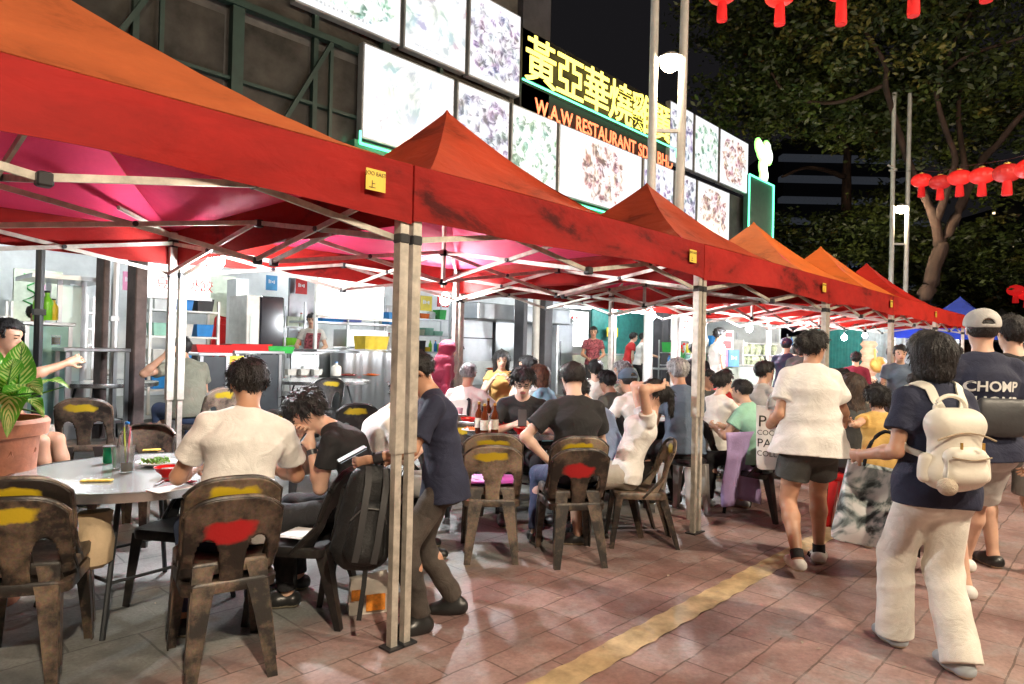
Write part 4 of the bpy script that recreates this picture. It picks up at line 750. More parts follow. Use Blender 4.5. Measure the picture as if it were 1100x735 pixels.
def make_chair():
    g = empty('plastic_chair', (0, 0, 0))
    NU, NW = 44, 46
    def surf(u, w):                                  # u across, w from the seat rim (0) to the arched top (1)
        ww = w; z = .40+.45*ww
        top = 1-.30*max(0, ww-.72)**1.6*abs(u)**2.2*6
        hw = .205+.012*ww
        x = u*hw*(1-.06*max(0, ww-.6)*abs(u))
        z = .40+.45*ww-.075*(ww**2.2)*abs(u)**3.2
        y = -.175-.115*ww+.055*u*u*(1-.35*ww)+.13*max(0, .36-ww)*abs(u)**4*2.2
        return x, y, z
    def hole(u, w):
        a = (abs(u)-(.52+.05*(w-.3)))/(.27-.12*max(0, w-.25)); b_ = (w-.255)/.325
        return abs(a)**2.3+abs(b_)**2.6-1
    idx = {}; V = []; F_ = []
    us = np.linspace(-1, 1, NU+1); ws = np.linspace(0, 1, NW+1); U_ = np.repeat(us[None], NW+1, 0).copy(); W_ = np.repeat(ws[:, None], NU+1, 1).copy()
    H = np.array([[hole(u, w) for u in us] for w in ws])
    for i in range(NW+1):
        for j in range(NU+1):
            if abs(H[i, j]) < .55:                     # snap to the outline of the opening
                u, w = U_[i, j], W_[i, j]
                cu, cw = math.copysign(.52+.05*(w-.3), u), .255
                lo, hi = 0., 2.5
                for _ in range(18):
                    m_ = (lo+hi)/2
                    if hole(cu+(u-cu)*m_, cw+(w-cw)*m_) < 0: lo = m_
                    else: hi = m_
                if abs(lo-1)*max(abs(u-cu)*NU/2, abs(w-cw)*NW) < .62: U_[i, j] = cu+(u-cu)*lo; W_[i, j] = min(1, max(0, cw+(w-cw)*lo)); H[i, j] = 0
    for i in range(NW+1):
        for j in range(NU+1): V.append(surf(U_[i, j], W_[i, j]))
    for i in range(NW):
        for j in range(NU):
            q = [H[i, j], H[i, j+1], H[i+1, j+1], H[i+1, j]]
            if min(q) < -1e-6 or sum(q) < .02: continue
            F_.append((i*(NU+1)+j, i*(NU+1)+j+1, (i+1)*(NU+1)+j+1, (i+1)*(NU+1)+j))
    mb = MB(); mb.add(V, F_); o = mb.build('backrest', CH['yellow'], g, ang=60)
    sol = o.modifiers.new('s', 'SOLIDIFY'); sol.thickness = .012; sol.offset = 1
    dg = bpy.context.evaluated_depsgraph_get(); me = bpy.data.meshes.new_from_object(o.evaluated_get(dg)); o.modifiers.clear(); o.data = me
    # rolled rim round the edge of the back
    mb = MB(); pts = [surf(-1, w) for w in np.linspace(0, 1, 16)]+[surf(u, 1) for u in np.linspace(-1, 1, 16)[1:-1]]+[surf(1, w) for w in np.linspace(1, 0, 16)]
    mb.tube([(p[0], p[1]+.006, p[2]) for p in pts], .013, 8); mb.build('rim', CH['plain'], g)
    # seat with dished top and side skirts
    mb = MB(); rings = []
    def rr(hx, y0, y1, z, c=.06, n=6):
        out = []
        for cx, cy, a0 in ((hx-c, y0+c, -90), (hx-c, y1-c, 0), (-hx+c, y1-c, 90), (-hx+c, y0+c, 180)):
            for k in range(n+1): a = radians(a0+90*k/n); out.append((cx+c*cos(a), cy+c*sin(a), z))
        return out
    rings = [rr(.185, -.185, .19, .385), rr(.212, -.20, .215, .39), rr(.215, -.205, .22, .435), rr(.205, -.195, .212, .446), rr(.17, -.16, .175, .440), rr(.08, -.07, .08, .432, .03)]
    mb.loft(rings, cap=True); mb.build('seat', CH['plain'], g, ang=50)
    def leg(top, bot, inward, wt, wb):
        top = np.array(top); bot = np.array(bot); a = np.array([inward[0], 0, 0.]); b_ = np.array([0, inward[1], 0.]); rings = []
        for k in range(9):
            t = k/8; c = top+(bot-top)*t+np.array([0, 0, 0]); w_ = wt+(wb-wt)*t**.8; th = .008; o_ = c
            rings.append([o_, o_+a*w_, o_+a*w_+b_*th, o_+a*th*1.4+b_*th*1.4, o_+a*th+b_*w_*.75, o_+b_*w_*.75])
        mb = MB(); mb.loft(rings, cap=True); return mb
    for s in (-1, 1):
        leg((s*.165, -.205, .43), (s*.20, -.315, 0), (-s, 1), .098, .046).build('leg', CH['plain'], g, ang=30)
        leg((s*.21, .20, .42), (s*.225, .245, 0), (-s, -1), .078, .044).build('leg', CH['plain'], g, ang=30)
    return g
def hide_proto(g): pass
_chair0 = make_chair(); _used = [False]
def ground_xy(px, d): p = at(px, 376, d); return float(p[0]), float(p[1])
def heading(fa):                                     # 0 looks away from the viewpoint, 90 to its right, 180 back at it
    f = Fh*cos(radians(fa))+Rh*sin(radians(fa)); return math.atan2(f[1], f[0])-pi/2
def chair_at(x, y, rz, label, back='yellow', body='plain', dz=0., tilt=0., group='worn brown plastic dining chairs'):
    c = copy_tree(_chair0) if _used[0] else _chair0; _used[0] = True
    c.location = (x, y, gz(y)+dz); c.rotation_euler = (tilt, 0, rz); c.scale = (.95, .95, .955); props(c, label, 'chair', group)
    for ch in c.children:
        k = back if ch.name.startswith('backrest') else body
        ch.material_slots[0].link = 'OBJECT'; ch.material_slots[0].material = CH[k]
    return c
def chair(px, d, fa, label, back='yellow', body='plain', stack=None, **k):
    x, y = ground_xy(px, d); rz = heading(fa); chair_at(x, y, rz, label, back, body, **k)
    if stack:
        lb, bk = stack; f = np.array([-sin(rz), cos(rz)]); chair_at(x+f[0]*.028, y+f[1]*.028, rz, lb, bk, body, dz=.08, **k)
# ================================================================ round tables
TOPM = M('brushed_table_top', (.50, .54, .55), .22, .55, var=.12, vs=4, bump=.03, bs=40); TOPE = M('table_rim', (.5, .5, .5), .25, .9)
def round_table(x, y, r, label, h=.75, legm=DARK):
    g = root('round_table', x, y, gz(y), label, 'table', 'round dining tables')
    mb = MB(); mb.lathe([(.02, h-.035), (r-.02, h-.035), (r-.02, h-.001), (.02, h)], n=64); mb.build('tabletop', TOPM, g)
    mb = MB(); mb.lathe([(r-.019, h-.05), (r, h-.048), (r+.002, h-.02), (r, h+.0005), (r-.018, h+.002)], n=64, cap=False); mb.build('rim', TOPE, g, ang=60)
    for k in range(4):
        a = radians(45+90*k+10); mb = MB(); mb.bar((.32*r/.62*cos(a), .32*r/.62*sin(a), h-.05), (.5*r/.62*cos(a), .5*r/.62*sin(a), 0), r=.014); mb.build('leg', legm, g)
    mb = MB(); [mb.bar((.42*cos(radians(55+90*k)), .42*sin(radians(55+90*k)), .25), (.42*cos(radians(145+90*k)), .42*sin(radians(145+90*k)), .25), r=.009) for k in range(4)]; mb.build('leg_brace', legm, g)
    return g
TBL = {}
def table(key, px, py, r, label, dy=0):
    z = .75
    for _ in range(6):
        p = onz(px, py, z); z = .75+gz(p[1])
    round_table(p[0], p[1], r, label); TBL[key] = (p[0], p[1], z+.003)
table('t1', 152, 505, .64, 'round grey topped table with the red bowl beside the pot plant')
table('t2', 566, 457, .72, 'round table holding the brown beer bottles and red bowls')
table('t3', 112, 410, .6, 'round table between the man at the left edge and the grey T-shirt man')
table('t4', 345, 408, .72, 'round table with white jugs in front of the soup pot counter')
table('t5', 548, 398, .6, 'round table where the woman in the orange top eats')
table('t6', 640, 408, .6, 'round table hidden behind the man in the navy cap')
table('t7', 790, 436, .65, 'round table with water bottles beside the woman in mint green')
table('t8', 905, 428, .6, 'round table behind the walking woman in white')
def tp(k, px, py):                                   # where a sight line meets the top of table k
    p = onz(px, py, TBL[k][2]); return float(p[0]), float(p[1]), float(p[2])
# ---------------- table ware
CERR = M('red_glazed_bowl', (.62, .015, .015), .15); CERW = M('white_plate', (.75, .76, .74), .2); TISS = M('tissue_paper', (.8, .8, .8), .8); BROWNG = M('brown_beer_glass', (.10, .022, .006), .06, var=.3); LABW = M('bottle_wrapper', (.6, .58, .5), .5, var=.3, vs=30)
TEA = M('iced_tea', (.55, .20, .02), .15); BEERY = M('pale_beer', (.80, .50, .05), .2); NOOD = M('noodles', (.65, .50, .22), .5, var=.5, vs=40, bump=.6, bs=60); GRNF = M('greens', (.12, .25, .03), .5, var=.5, vs=50); BRNF = M('brown_sauce_dish', (.18, .05, .02), .3, var=.5, vs=50)
def bowl(k, px, py, r, label, m=CERR, food=None, grp=None):
    x, y, z = tp(k, px, py); g = root('bowl', x, y, z, label, 'bowl', grp); mb = MB(); mb.lathe([(r*.45, 0), (r*.5, .012), (r*.85, r*.45), (r, r*.72), (r*.96, r*.72), (r*.8, r*.45), (r*.4, .02)], n=24, cap=True); mb.build('body', m, g)
    if food: mb = MB(); mb.lathe([(r*.83, r*.48), (r*.5, r*.60), (.005, r*.64)], n=18); mb.build('food', food, g)
def plate(k, px, py, r, label, food=None, m=CERW, grp=None):
    x, y, z = tp(k, px, py); g = root('plate', x, y, z, label, 'plate', grp); mb = MB(); mb.lathe([(r*.5, 0), (r*.6, .004), (r, .022), (r*.98, .026), (r*.6, .012), (.01, .01)], n=28); mb.build('dish', m, g)
    if food:
        mb = MB(); rn = random.Random(int(px))
        for _ in range(26):
            a = rn.uniform(0, 6.3); q = rn.uniform(0, .6)*r; mb.tube([(q*cos(a), q*sin(a), .018), (q*cos(a)+rn.uniform(-.02, .02), q*sin(a)+rn.uniform(-.02, .02), .04), (q*cos(a)+rn.uniform(-.05, .05), q*sin(a)+rn.uniform(-.05, .05), .02)], .0055, 5)
        mb.build('food', food, g)
def cup(k, px, py, label, h=.13, r=.038, m=CLEAR, fill=None, straws=(), grp='plastic cups on the tables'):
    x, y, z = tp(k, px, py); g = root('cup', x, y, z, label, 'cup', grp); mb = MB(); mb.lathe([(r*.75, 0), (r*.78, .002), (r, h), (r*.96, h), (r*.73, .006), (.004, .005)], n=20); mb.build('shell', m, g)
    if fill: mb = MB(); mb.lathe([(r*.70, .008), (r*.76, h*.36), (.003, h*.361)], n=20); mb.build('drink', fill, g)
    for i, (dx, m_) in enumerate(straws): mb = MB(); mb.bar((.0, .006*i, .012), (dx, .02+.01*i, h+.1), r=.0045); mb.build('straw', m_, g)
    return g
STR1, STR2 = M('pink_straw', (.75, .2, .3), .4), M('lime_straw', (.5, .65, .1), .4)
cup('t1', 136, 507, 'clear cup of iced tea with a pink and a lime straw', .15, .04, fill=TEA, straws=((.02, STR1), (-.01, STR2)))
cup('t1', 127, 503, 'shorter empty clear cup touching the iced tea cup', .12, .038)
x, y, z = tp('t1', 136, 486); bottle(x, y, z, CLEAR, BLUP, 'clear water bottle with blue cap behind the iced tea cup', .032, .2, grp='bottles on the tables')
x, y, z = tp('t1', 117, 497); bottle(x, y, z, M('green_drink', (.02, .4, .16), .15, glass=.4), CLEAR, 'short glass tumbler with bright green drink', .034, .10, neck=.95)
bowl('t1', 181, 512, .075, 'small red bowl on the nearest round table', food=BRNF)
plate('t1', 168, 500, .115, 'oval white plate of chopped greens and noodles behind the red bowl', GRNF); plate('t1', 205, 491, .085, 'dark plate with reddish meat beside the greens', BRNF, M('dark_plate', (.05, .06, .06), .2))
def packet(k, px, py, m, label, s=(.09, .035, .012), a=.5, name='packet', cat='packet'):
    x, y, z = tp(k, px, py); mb = MB(); mb.box((-s[0], -s[1], 0), (s[0], s[1], s[2]), s[2]*.4); o = mb.build(name, m, loc=(x, y, z), smooth=False); o.rotation_euler = (0, 0, a); props(o, label, cat)
YPK = M('yellow_packet', (.70, .48, .06), .4, var=.4, vs=40)
packet('t1', 104, 517, YPK, 'yellow tissue packet near the rim of the nearest table', (.075, .022, .008), -.6); packet('t1', 163, 484, YPK, 'yellow packet at the far side of the nearest table', (.055, .028, .008), -.4)
packet('t1', 194, 517, M('red_wrapper', (.5, .02, .04), .5), 'red paper wrapper right of the small red bowl', (.09, .02, .006), -1.1); packet('t1', 172, 519, STEEL, 'steel spoon lying by the small red bowl', (.06, .006, .004), .9, 'spoon', 'spoon')
packet('t1', 184, 525, TISS, 'white napkin spread under the red bowl', (.10, .06, .003), .2, 'napkin', 'napkin')
for i, (px, py, lb) in enumerate(((514, 466, 'brown beer bottle, leftmost of the cluster'), (520, 469, 'brown beer bottle standing forward in the cluster'), (531, 468, 'brown beer bottle with amber glow, right of the cluster'), (524, 460, 'brown beer bottle at the back of the cluster'), (536, 461, 'brown beer bottle furthest right, slightly behind'))):
    x, y, z = tp('t2', px, py); bottle(x, y, z, BROWNG, GOLD, lb, .033, .275, grp='beer bottles on the round table', labm=LABW, neck=.36)
bowl('t2', 562, 452, .09, 'red bowl before the man with glasses', food=NOOD, grp='red bowls on the beer bottle table'); bowl('t2', 546, 462, .10, 'red bowl of food right of the beer bottles', food=ORNG, grp='red bowls on the beer bottle table'); bowl('t2', 503, 455, .08, 'red bowl left of the beer bottles', food=ORNG, grp='red bowls on the beer bottle table')
bowl('t2', 578, 448, .07, 'small red bowl between two clear cups', grp='red bowls on the beer bottle table'); bowl('t2', 560, 466, .08, 'shallow red bowl nearest the black shirted man', food=ORNG, grp='red bowls on the beer bottle table')
plate('t2', 555, 458, .14, 'large steel rimmed plate among the red bowls', NOOD); plate('t2', 510, 464, .12, 'plate under crumpled white tissue near the beer bottles', ORNG)
cup('t2', 540, 448, 'clear cup behind the beer bottles'); cup('t2', 575, 454, 'tall clear cup right of the red bowls', .15); cup('t2', 603, 447, 'clear cup beside the black shirted man'); cup('t2', 493, 452, 'pinkish cup at the left rim of the beer table', m=M('pink_cup', (.8, .5, .55), .3))
def crumple(k, px, py, label, s=.07, m=TISS):
    x, y, z = tp(k, px, py); mb = MB(); rn = random.Random(int(px*7)); rings = []
    for a_ in range(6):
        rr_ = s*[.6, 1, .95, .75, .45, .1][a_]; rings.append([(rr_*(1+rn.uniform(-.3, .3))*cos(2*pi*i/11), rr_*(1+rn.uniform(-.3, .3))*sin(2*pi*i/11), s*.2*a_+(rn.uniform(-.01, .01) if a_ else 0)) for i in range(11)])
    mb.loft(rings, cap=True); o = mb.build('tissue', m, loc=(x, y, z+.003), smooth=False); props(o, label, 'tissue')
crumple('t2', 505, 447, 'crumpled white tissue heap left of the beer bottles', .10); crumple('t3', 115, 404, 'crumpled white tissue on the far left round table', .09)
for k, px, py, lb in (('t3', 104, 403, 'beer mug beside the arm of the man at the left edge'),): cup(k, px, py, lb, .12, .042, fill=BEERY)
p = onY(60, 371, 8.6); 
x, y, z = p; g = root('cup', x, y, float(onY(60, 374, 8.6)[2])+.03, 'beer mug on the long steel side table', 'cup'); mb = MB(); mb.lathe([(.04, 0), (.045, .11), (.042, .11), (.036, .01)], n=16); mb.build('shell', CLEAR, g); mb = MB(); mb.lathe([(.035, .012), (.04, .085)], n=16); mb.build('drink', BEERY, g)
x, y, z = tp('t4', 361, 404); bottle(x, y, z, M('milky_jug', (.8, .8, .76), .3), BLUP, 'milky white jug with blue cap on the soup side table', .085, .24, neck=.3); x, y, z = tp('t4', 380, 402); bottle(x, y, z, M('milky_jug'), CLEAR, 'milky white jug with clear spout on the soup side table', .075, .24, neck=.3)
plate('t4', 375, 404, .14, 'plate of red chillies beside the jugs', BRNF, M('red_tray', (.5, .03, .04))); plate('t4', 399, 404, .15, 'tray of orange food near the standing man in navy', ORNG, ORNG)
for k in range(3): tub(*tp('t4', 312+k*14, 403), .16, .12, .1, CERW, ['leftmost', 'middle', 'right'][k]+' white box of tissue on the soup side table', 'white boxes')
plate('t5', 527, 397, .13, 'red plate near the man with the shoulder strap', ORNG, CERR); plate('t5', 556, 396, .13, 'red plate of food before the woman in the orange top', ORNG, CERR); bowl('t5', 537, 396, .07, 'small red bowl held near the woman in the orange top')
x, y, z = tp('t7', 792, 434); bottle(x, y, z, CLEAR, WHITE_METAL, 'clear water bottle with blue label beside the mint shirt woman', .035, .24, labm=BLUP); x, y, z = tp('t7', 774, 434); bottle(x, y, z, CLEAR, BLUP, 'water bottle with blue cap before the woman in white', .035, .22, labm=BLUP)
x, y, z = tp('t7', 793, 426); bottle(x, y, z, M('green_glass', (.02, .35, .06), .1), GREENP, 'green glass bottle at the back of the table', .035, .29)
bowl('t7', 775, 438, .09, 'red bowl on the table beside the woman in mint green', food=ORNG); crumple('t7', 787, 436, 'white tissue heap beside the water bottles', .08); plate('t7', 783, 440, .12, 'plate of leftovers beside the red bowl', NOOD)
# trays on the counter behind the grey shirt man
for px, py, Y, w_, m, lb in ((226, 377, 8.7, .5, REDP, 'red tray heaped on the steel counter'), (258, 376, 8.9, .4, REDP, 'red rimmed food tray by the fridge'), (275, 376, 8.9, .3, REDP, 'smaller red rimmed food tray by the fridge'), (296, 378, 8.9, .4, GREENP, 'green lined tray by the fridge')):
    p = onY(px, py, Y); tub(p[0], Y, p[2]-.02, w_, .35, .1, m, lb, 'food trays')
p = onY(252, 394, 8.58); mb = MB(); mb.box((-.12, 0, -.14), (.12, .01, .14)); o = mb.build('price_card', M('yellow_card', (.8, .6, .03), .5), loc=p, smooth=False); props(o, 'yellow price card with a red mark below the food trays', 'card')
mb = MB(); mb.lathe([(.05, -.0), (.05, .004)], n=16); q = mb.build('red_mark', REDI, o); q.rotation_euler = (pi/2, 0, 0); q.location = (0, -.001, .03)
# ================================================================ potted plant
TERRA = M('terracotta', (.50, .20, .12), .75, var=.25, vs=9, bump=.3, bs=25); SOIL = M('soil', (.04, .03, .02), .95, bump=.6)
d_ = 3.75; x, y = ground_xy(-9, d_); g = root('potted_plant', x, y, 0, 'broad leafed plant with cream veins in a terracotta pot at the left edge', 'potted plant')
zt_ = float(at(20, 450, d_)[2]); mb = MB(); mb.lathe([(.155, .0), (.17, .02), (.235, zt_-.11), (.24, zt_-.10), (.275, zt_-.09), (.285, zt_-.02), (.27, zt_), (.245, zt_), (.235, zt_-.04), (.02, zt_-.05)], n=40); pot_ = mb.build('pot', TERRA, g)
mb = MB(); [mb.tube([(.0+r_*cos(a), r_*sin(a), z) for a, r_, z in ((q, .215+.0, zt_-.22), (q+.1, .228, zt_-.17), (q+.2, .215, zt_-.22), (q+.1, .212, zt_-.30), (q, .215, zt_-.22))], .009, 5) for q in [k*2*pi/9 for k in range(9)]]; mb.build('relief', TERRA, pot_)
mb = MB(); mb.lathe([(.236, zt_-.045), (.1, zt_-.03), (.01, zt_-.028)], n=20); mb.build('soil', SOIL, g)
def leafmat():
    m = bpy.data.materials.new('variegated_leaf'); m.use_nodes = True; nt = m.node_tree; L = nt.links; b = nt.nodes['Principled BSDF']
    uv = nd(nt, 'ShaderNodeUVMap'); sp = nd(nt, 'ShaderNodeSeparateXYZ'); L.new(uv.outputs[0], sp.inputs[0])
    ax = nd(nt, 'ShaderNodeMath', operation='SUBTRACT'); L.new(sp.outputs[0], ax.inputs[0]); ax.inputs[1].default_value = .5
    ab = nd(nt, 'ShaderNodeMath', operation='ABSOLUTE'); L.new(ax.outputs[0], ab.inputs[0])
    v = nd(nt, 'ShaderNodeMath', operation='MULTIPLY_ADD'); L.new(ab.outputs[0], v.inputs[0]); v.inputs[1].default_value = -.55; L.new(sp.outputs[1], v.inputs[2])
    sc_ = nd(nt, 'ShaderNodeMath', operation='MULTIPLY'); L.new(v.outputs[0], sc_.inputs[0]); sc_.inputs[1].default_value = 80.
    sn = nd(nt, 'ShaderNodeMath', operation='SINE'); L.new(sc_.outputs[0], sn.inputs[0])
    n = nd(nt, 'ShaderNodeTexNoise', Scale=26., Detail=3.); tc = nd(nt, 'ShaderNodeTexCoord'); L.new(tc.outputs['Object'], n.inputs['Vector'])
    mm = nd(nt, 'ShaderNodeMath', operation='MULTIPLY_ADD'); L.new(n.outputs[0], mm.inputs[0]); mm.inputs[1].default_value = 3.2; L.new(sn.outputs[0], mm.inputs[2])
    k = nd(nt, 'ShaderNodeMath', operation='MULTIPLY_ADD'); L.new(ab.outputs[0], k.inputs[0]); k.inputs[1].default_value = -4.2; L.new(mm.outputs[0], k.inputs[2])
    r = nd(nt, 'ShaderNodeValToRGB'); L.new(k.outputs[0], r.inputs[0]); e = r.color_ramp.elements; e[0].position = .55; e[0].color = (.12, .42, .03, 1); e[1].position = .7; e[1].color = (.72, .80, .30, 1)
    mr = nd(nt, 'ShaderNodeMapRange'); L.new(k.outputs[0], mr.inputs[0]); mr.inputs[1].default_value = -1.2; mr.inputs[2].default_value = 2.2; L.new(mr.outputs[0], r.inputs[0])
    L.new(r.outputs[0], b.inputs['Base Color']); b.inputs['Roughness'].default_value = .35
    o = nt.nodes['Material Output']; t = nd(nt, 'ShaderNodeBsdfTranslucent'); L.new(r.outputs[0], t.inputs[0]); mx = nd(nt, 'ShaderNodeMixShader', Fac=.3); L.new(b.outputs[0], mx.inputs[1]); L.new(t.outputs[0], mx.inputs[2]); L.new(mx.outputs[0], o.inputs[0]); return m
LM = leafmat(); STEM = M('green_stem', (.10, .28, .03), .4)
def leaf(base, tip, wid, lift=.06, droop=.05, roll=0.):
    base = np.array(base); tip = np.array(tip); ax = tip-base; Ln = np.linalg.norm(ax); ax /= Ln; side = np.cross(ax, Zv); side /= np.linalg.norm(side)+1e-6; nr = np.cross(side, ax)
    side, nr = side*cos(roll)+nr*sin(roll), nr*cos(roll)-side*sin(roll)
    mb = MB(); rows = []; uvs = []; NL, NC = 22, 10
    for i in range(NL+1):
        t = i/NL; wv = 1.18*wid*(math.sin(pi*min(1, t**.72))**.85)*(1-.25*t)+.001; c = base+ax*Ln*t+Zv*(lift*math.sin(pi*t)-droop*t*t)
        rows.append([c+side*wv*s+nr*(abs(s)*wv*.28+.006*math.sin(16*t+2*s)) for s in np.linspace(-1, 1, NC+1)])
    mb.loft(rows, closed=False); o = mb.build('leaf', LM, g, ang=180); me = o.data; uvl = me.uv_layers.new(name='UVMap')
    for lp in me.loops: vi = lp.vertex_index; uvl.data[lp.index].uv = ((vi % (NC+1))/NC, (vi//(NC+1))/NL)
    mb = MB(); mb.tube([(0, 0, zt_-.03), (base*.6+np.array([0, 0, (zt_-.03)*.4])), base, base+ax*Ln*.9+Zv*(lift*math.sin(pi*.9)-droop*.81)-nr*.004], [.014, .012, .008, .002], 6); mb.build('stem', STEM, g)
def lp_(px, py, dd=0.): p = at(px, py, d_+dd); return (p[0]-x, p[1]-y, p[2])
leaf(lp_(18, 432), lp_(24, 366), .085, .03, .0, .5); leaf(lp_(26, 428), lp_(76, 404), .075, .05, .07); leaf(lp_(12, 425), lp_(46, 418, -.3), .07, .05, .03, -.3); leaf(lp_(6, 425), lp_(14, 385, -.2), .08, .03, .0, -.4)
leaf(lp_(4, 430), lp_(-30, 395), .08, .05, .02); leaf(lp_(10, 436, -.1), lp_(8, 470, -.32), .085, .12, .0, .2); leaf(lp_(16, 438), lp_(48, 436, -.2), .055, .05, .06); leaf(lp_(14, 430), lp_(38, 400, .2), .06, .03, .0, .8); leaf(lp_(2, 425), lp_(-10, 370), .07, .02, 0)
# ================================================================ figures: one smooth surface grown from tapered limbs
def nets(D, org, h):
    s = D < 0; n = D.shape
    c = np.zeros((n[0]-1, n[1]-1, n[2]-1), np.uint8)
    for i in (0, 1):
        for j in (0, 1):
            for k in (0, 1): c += s[i:n[0]-1+i, j:n[1]-1+j, k:n[2]-1+k]
    cells = np.argwhere((c > 0) & (c < 8)); idx = -np.ones(c.shape, np.int32); idx[tuple(cells.T)] = np.arange(len(cells))
    P = np.zeros((len(cells), 3)); cnt = np.zeros(len(cells)); co = [(i, j, k) for i in (0, 1) for j in (0, 1) for k in (0, 1)]
    val = {o: D[cells[:, 0]+o[0], cells[:, 1]+o[1], cells[:, 2]+o[2]] for o in co}
    for a in co:
        for ax in range(3):
            if a[ax]: continue
            b = list(a); b[ax] = 1; b = tuple(b); va, vb = val[a], val[b]; m = (va < 0) != (vb < 0)
            t = np.where(m, va/np.where(m, va-vb, 1), 0); q = np.repeat(np.array(a, float)[None], len(cells), 0); q[:, ax] += t
            P[m] += q[m]; cnt[m] += 1
    P = (P/cnt[:, None]+cells)*h+org
    Q = []
    for ax in range(3):
        u, v = (ax+1) % 3, (ax+2) % 3
        sl0 = [slice(None)]*3; sl1 = [slice(None)]*3; sl0[ax] = slice(0, n[ax]-1); sl1[ax] = slice(1, n[ax])
        e = np.argwhere(s[tuple(sl0)] != s[tuple(sl1)]); ok = (e[:, u] > 0) & (e[:, v] > 0) & (e[:, u] < n[u]-1) & (e[:, v] < n[v]-1); e = e[ok]
        ins = s[tuple(e.T)]; du = np.zeros(3, int); du[u] = 1; dv = np.zeros(3, int); dv[v] = 1
        a, b, c_, d = (idx[tuple((e-k).T)] for k in (0*du, du, du+dv, dv))
        q = np.stack([a, b, c_, d], 1); q[~ins] = q[~ins][:, ::-1]; Q.append(q)
    return P, np.concatenate(Q)
class Fig:
    def __init__(s): s.p = []
    def cone(s, a, b, ra, rb=None, k=.025, e=None, ar=1., flat=False, op='u', m=0):
        s.p.append((op, np.array(a, float), np.array(b, float)+1e-6, ra, ra if rb is None else rb, k, None if e is None else np.array(e, float), ar, flat)); return s
    def field(s, h, pad=.03):
        lo = np.min([np.minimum(p[1], p[2])-max(p[3], p[4])*(p[7] if p[6] is not None else 1) for p in s.p if p[0] == 'u'], 0)-pad
        hi = np.max([np.maximum(p[1], p[2])+max(p[3], p[4])*(p[7] if p[6] is not None else 1) for p in s.p if p[0] == 'u'], 0)+pad
        n = np.ceil((hi-lo)/h).astype(int)+2; D = np.full(n, .06, np.float32); ax = [lo[i]+h*np.arange(n[i]) for i in range(3)]
        for op, a, b, ra, rb, k, e, ar, fl in s.p:
            R_ = max(ra, rb)*(ar if e is not None else 1)+.05; l = np.minimum(a, b)-R_; u = np.maximum(a, b)+R_
            i0 = np.clip(((l-lo)/h).astype(int), 0, n); i1 = np.clip(((u-lo)/h).astype(int)+2, 0, n)
            if (i1 <= i0).any(): continue
            X, Y, Z = np.meshgrid(*[ax[i][i0[i]:i1[i]] for i in range(3)], indexing='ij', sparse=True)
            px, py, pz = X-a[0], Y-a[1], Z-a[2]; ba = b-a
            if e is not None and ar != 1:
                q = (px*e[0]+py*e[1]+pz*e[2])*(1/ar-1); px = px+q*e[0]; py = py+q*e[1]; pz = pz+q*e[2]; ba = ba+e*(ba@e)*(1/ar-1)
            L2 = ba@ba+1e-12; t0 = (px*ba[0]+py*ba[1]+pz*ba[2])/L2; t = np.clip(t0, 0, 1)
            d = np.sqrt((px-t*ba[0])**2+(py-t*ba[1])**2+(pz-t*ba[2])**2)-(ra+(rb-ra)*t)
            if fl: d = np.maximum(d, (t0-1)*math.sqrt(L2))
            sl = tuple(slice(i0[i], i1[i]) for i in range(3)); C_ = D[sl]
            if op == 'u':
                hh = np.clip(.5+.5*(C_-d)/k, 0, 1); D[sl] = C_*(1-hh)+d*hh-k*hh*(1-hh)
            else:
                hh = np.clip(.5-.5*(C_+d)/k, 0, 1); D[sl] = C_*(1-hh)-d*hh+k*hh*(1-hh)
        return D, lo, ax
    def mesh(s, name, mats, parent, h, post=None, paint=None, fold=0., seed=0., more=None):
        D, lo, ax = s.field(h); G = np.meshgrid(*ax, indexing='ij', sparse=True)
        if fold:
            X, Y, Z = G; q = seed
            w1 = 1.2*np.sin(7*X+q)+1.2*np.sin(8*Y+2*q)
            f = 1.1*np.abs(np.sin(17*Z+13*X*math.sin(q*5)+w1+1.3*np.sin(11*Z+q)))+.9*np.abs(np.sin(15*X-13*Z+1.5*np.sin(9*Y+q)+q))+.6*np.abs(np.sin(21*Y+17*Z+q*3+w1))-1.3
            D = D+(fold*.5*f).astype(np.float32)
        if post: D = post(D, G).astype(np.float32)
        D[0] = D[-1] = .05; D[:, 0] = D[:, -1] = .05; D[:, :, 0] = D[:, :, -1] = .05
        P, Q = nets(D, lo, h); me = bpy.data.meshes.new(name); n = len(Q)
        if n == 0: return None
        if more is not None: P, Q = more(P, Q); n = len(Q)
        me.vertices.add(len(P)); me.vertices.foreach_set('co', P.astype(np.float32).ravel())
        me.loops.add(n*4); me.loops.foreach_set('vertex_index', Q.astype(np.int32).ravel()); me.polygons.add(n); me.polygons.foreach_set('loop_start', np.arange(0, n*4, 4, dtype=np.int32))
        if paint is not None: me.polygons.foreach_set('material_index', paint(P[Q].mean(1)).astype(np.int32))
        me.update(); return link(name, me, mats, parent, ang=180)
def ik(a, t, l1, l2, pole):
    a = np.array(a, float); t = np.array(t, float); v = t-a; d = min(max(np.linalg.norm(v), abs(l1-l2)+.02), (l1+l2)*.995); v = v/np.linalg.norm(v)
    c = (l1*l1+d*d-l2*l2)/(2*l1*d); p = np.array(pole, float); p -= v*(p@v); p /= np.linalg.norm(p)+1e-9
    return a+v*l1*c+p*l1*math.sqrt(max(0, 1-c*c)), a+v*d
def skinm(name, c): return M(name, c, .5, var=.08, vs=14, bump=.05, bs=120, sub=.12)
SKIN = [skinm('skin_light', (.62, .38, .27)), skinm('skin_tan', (.50, .27, .17)), skinm('skin_brown', (.36, .18, .11)), skinm('skin_pale', (.68, .46, .36))]
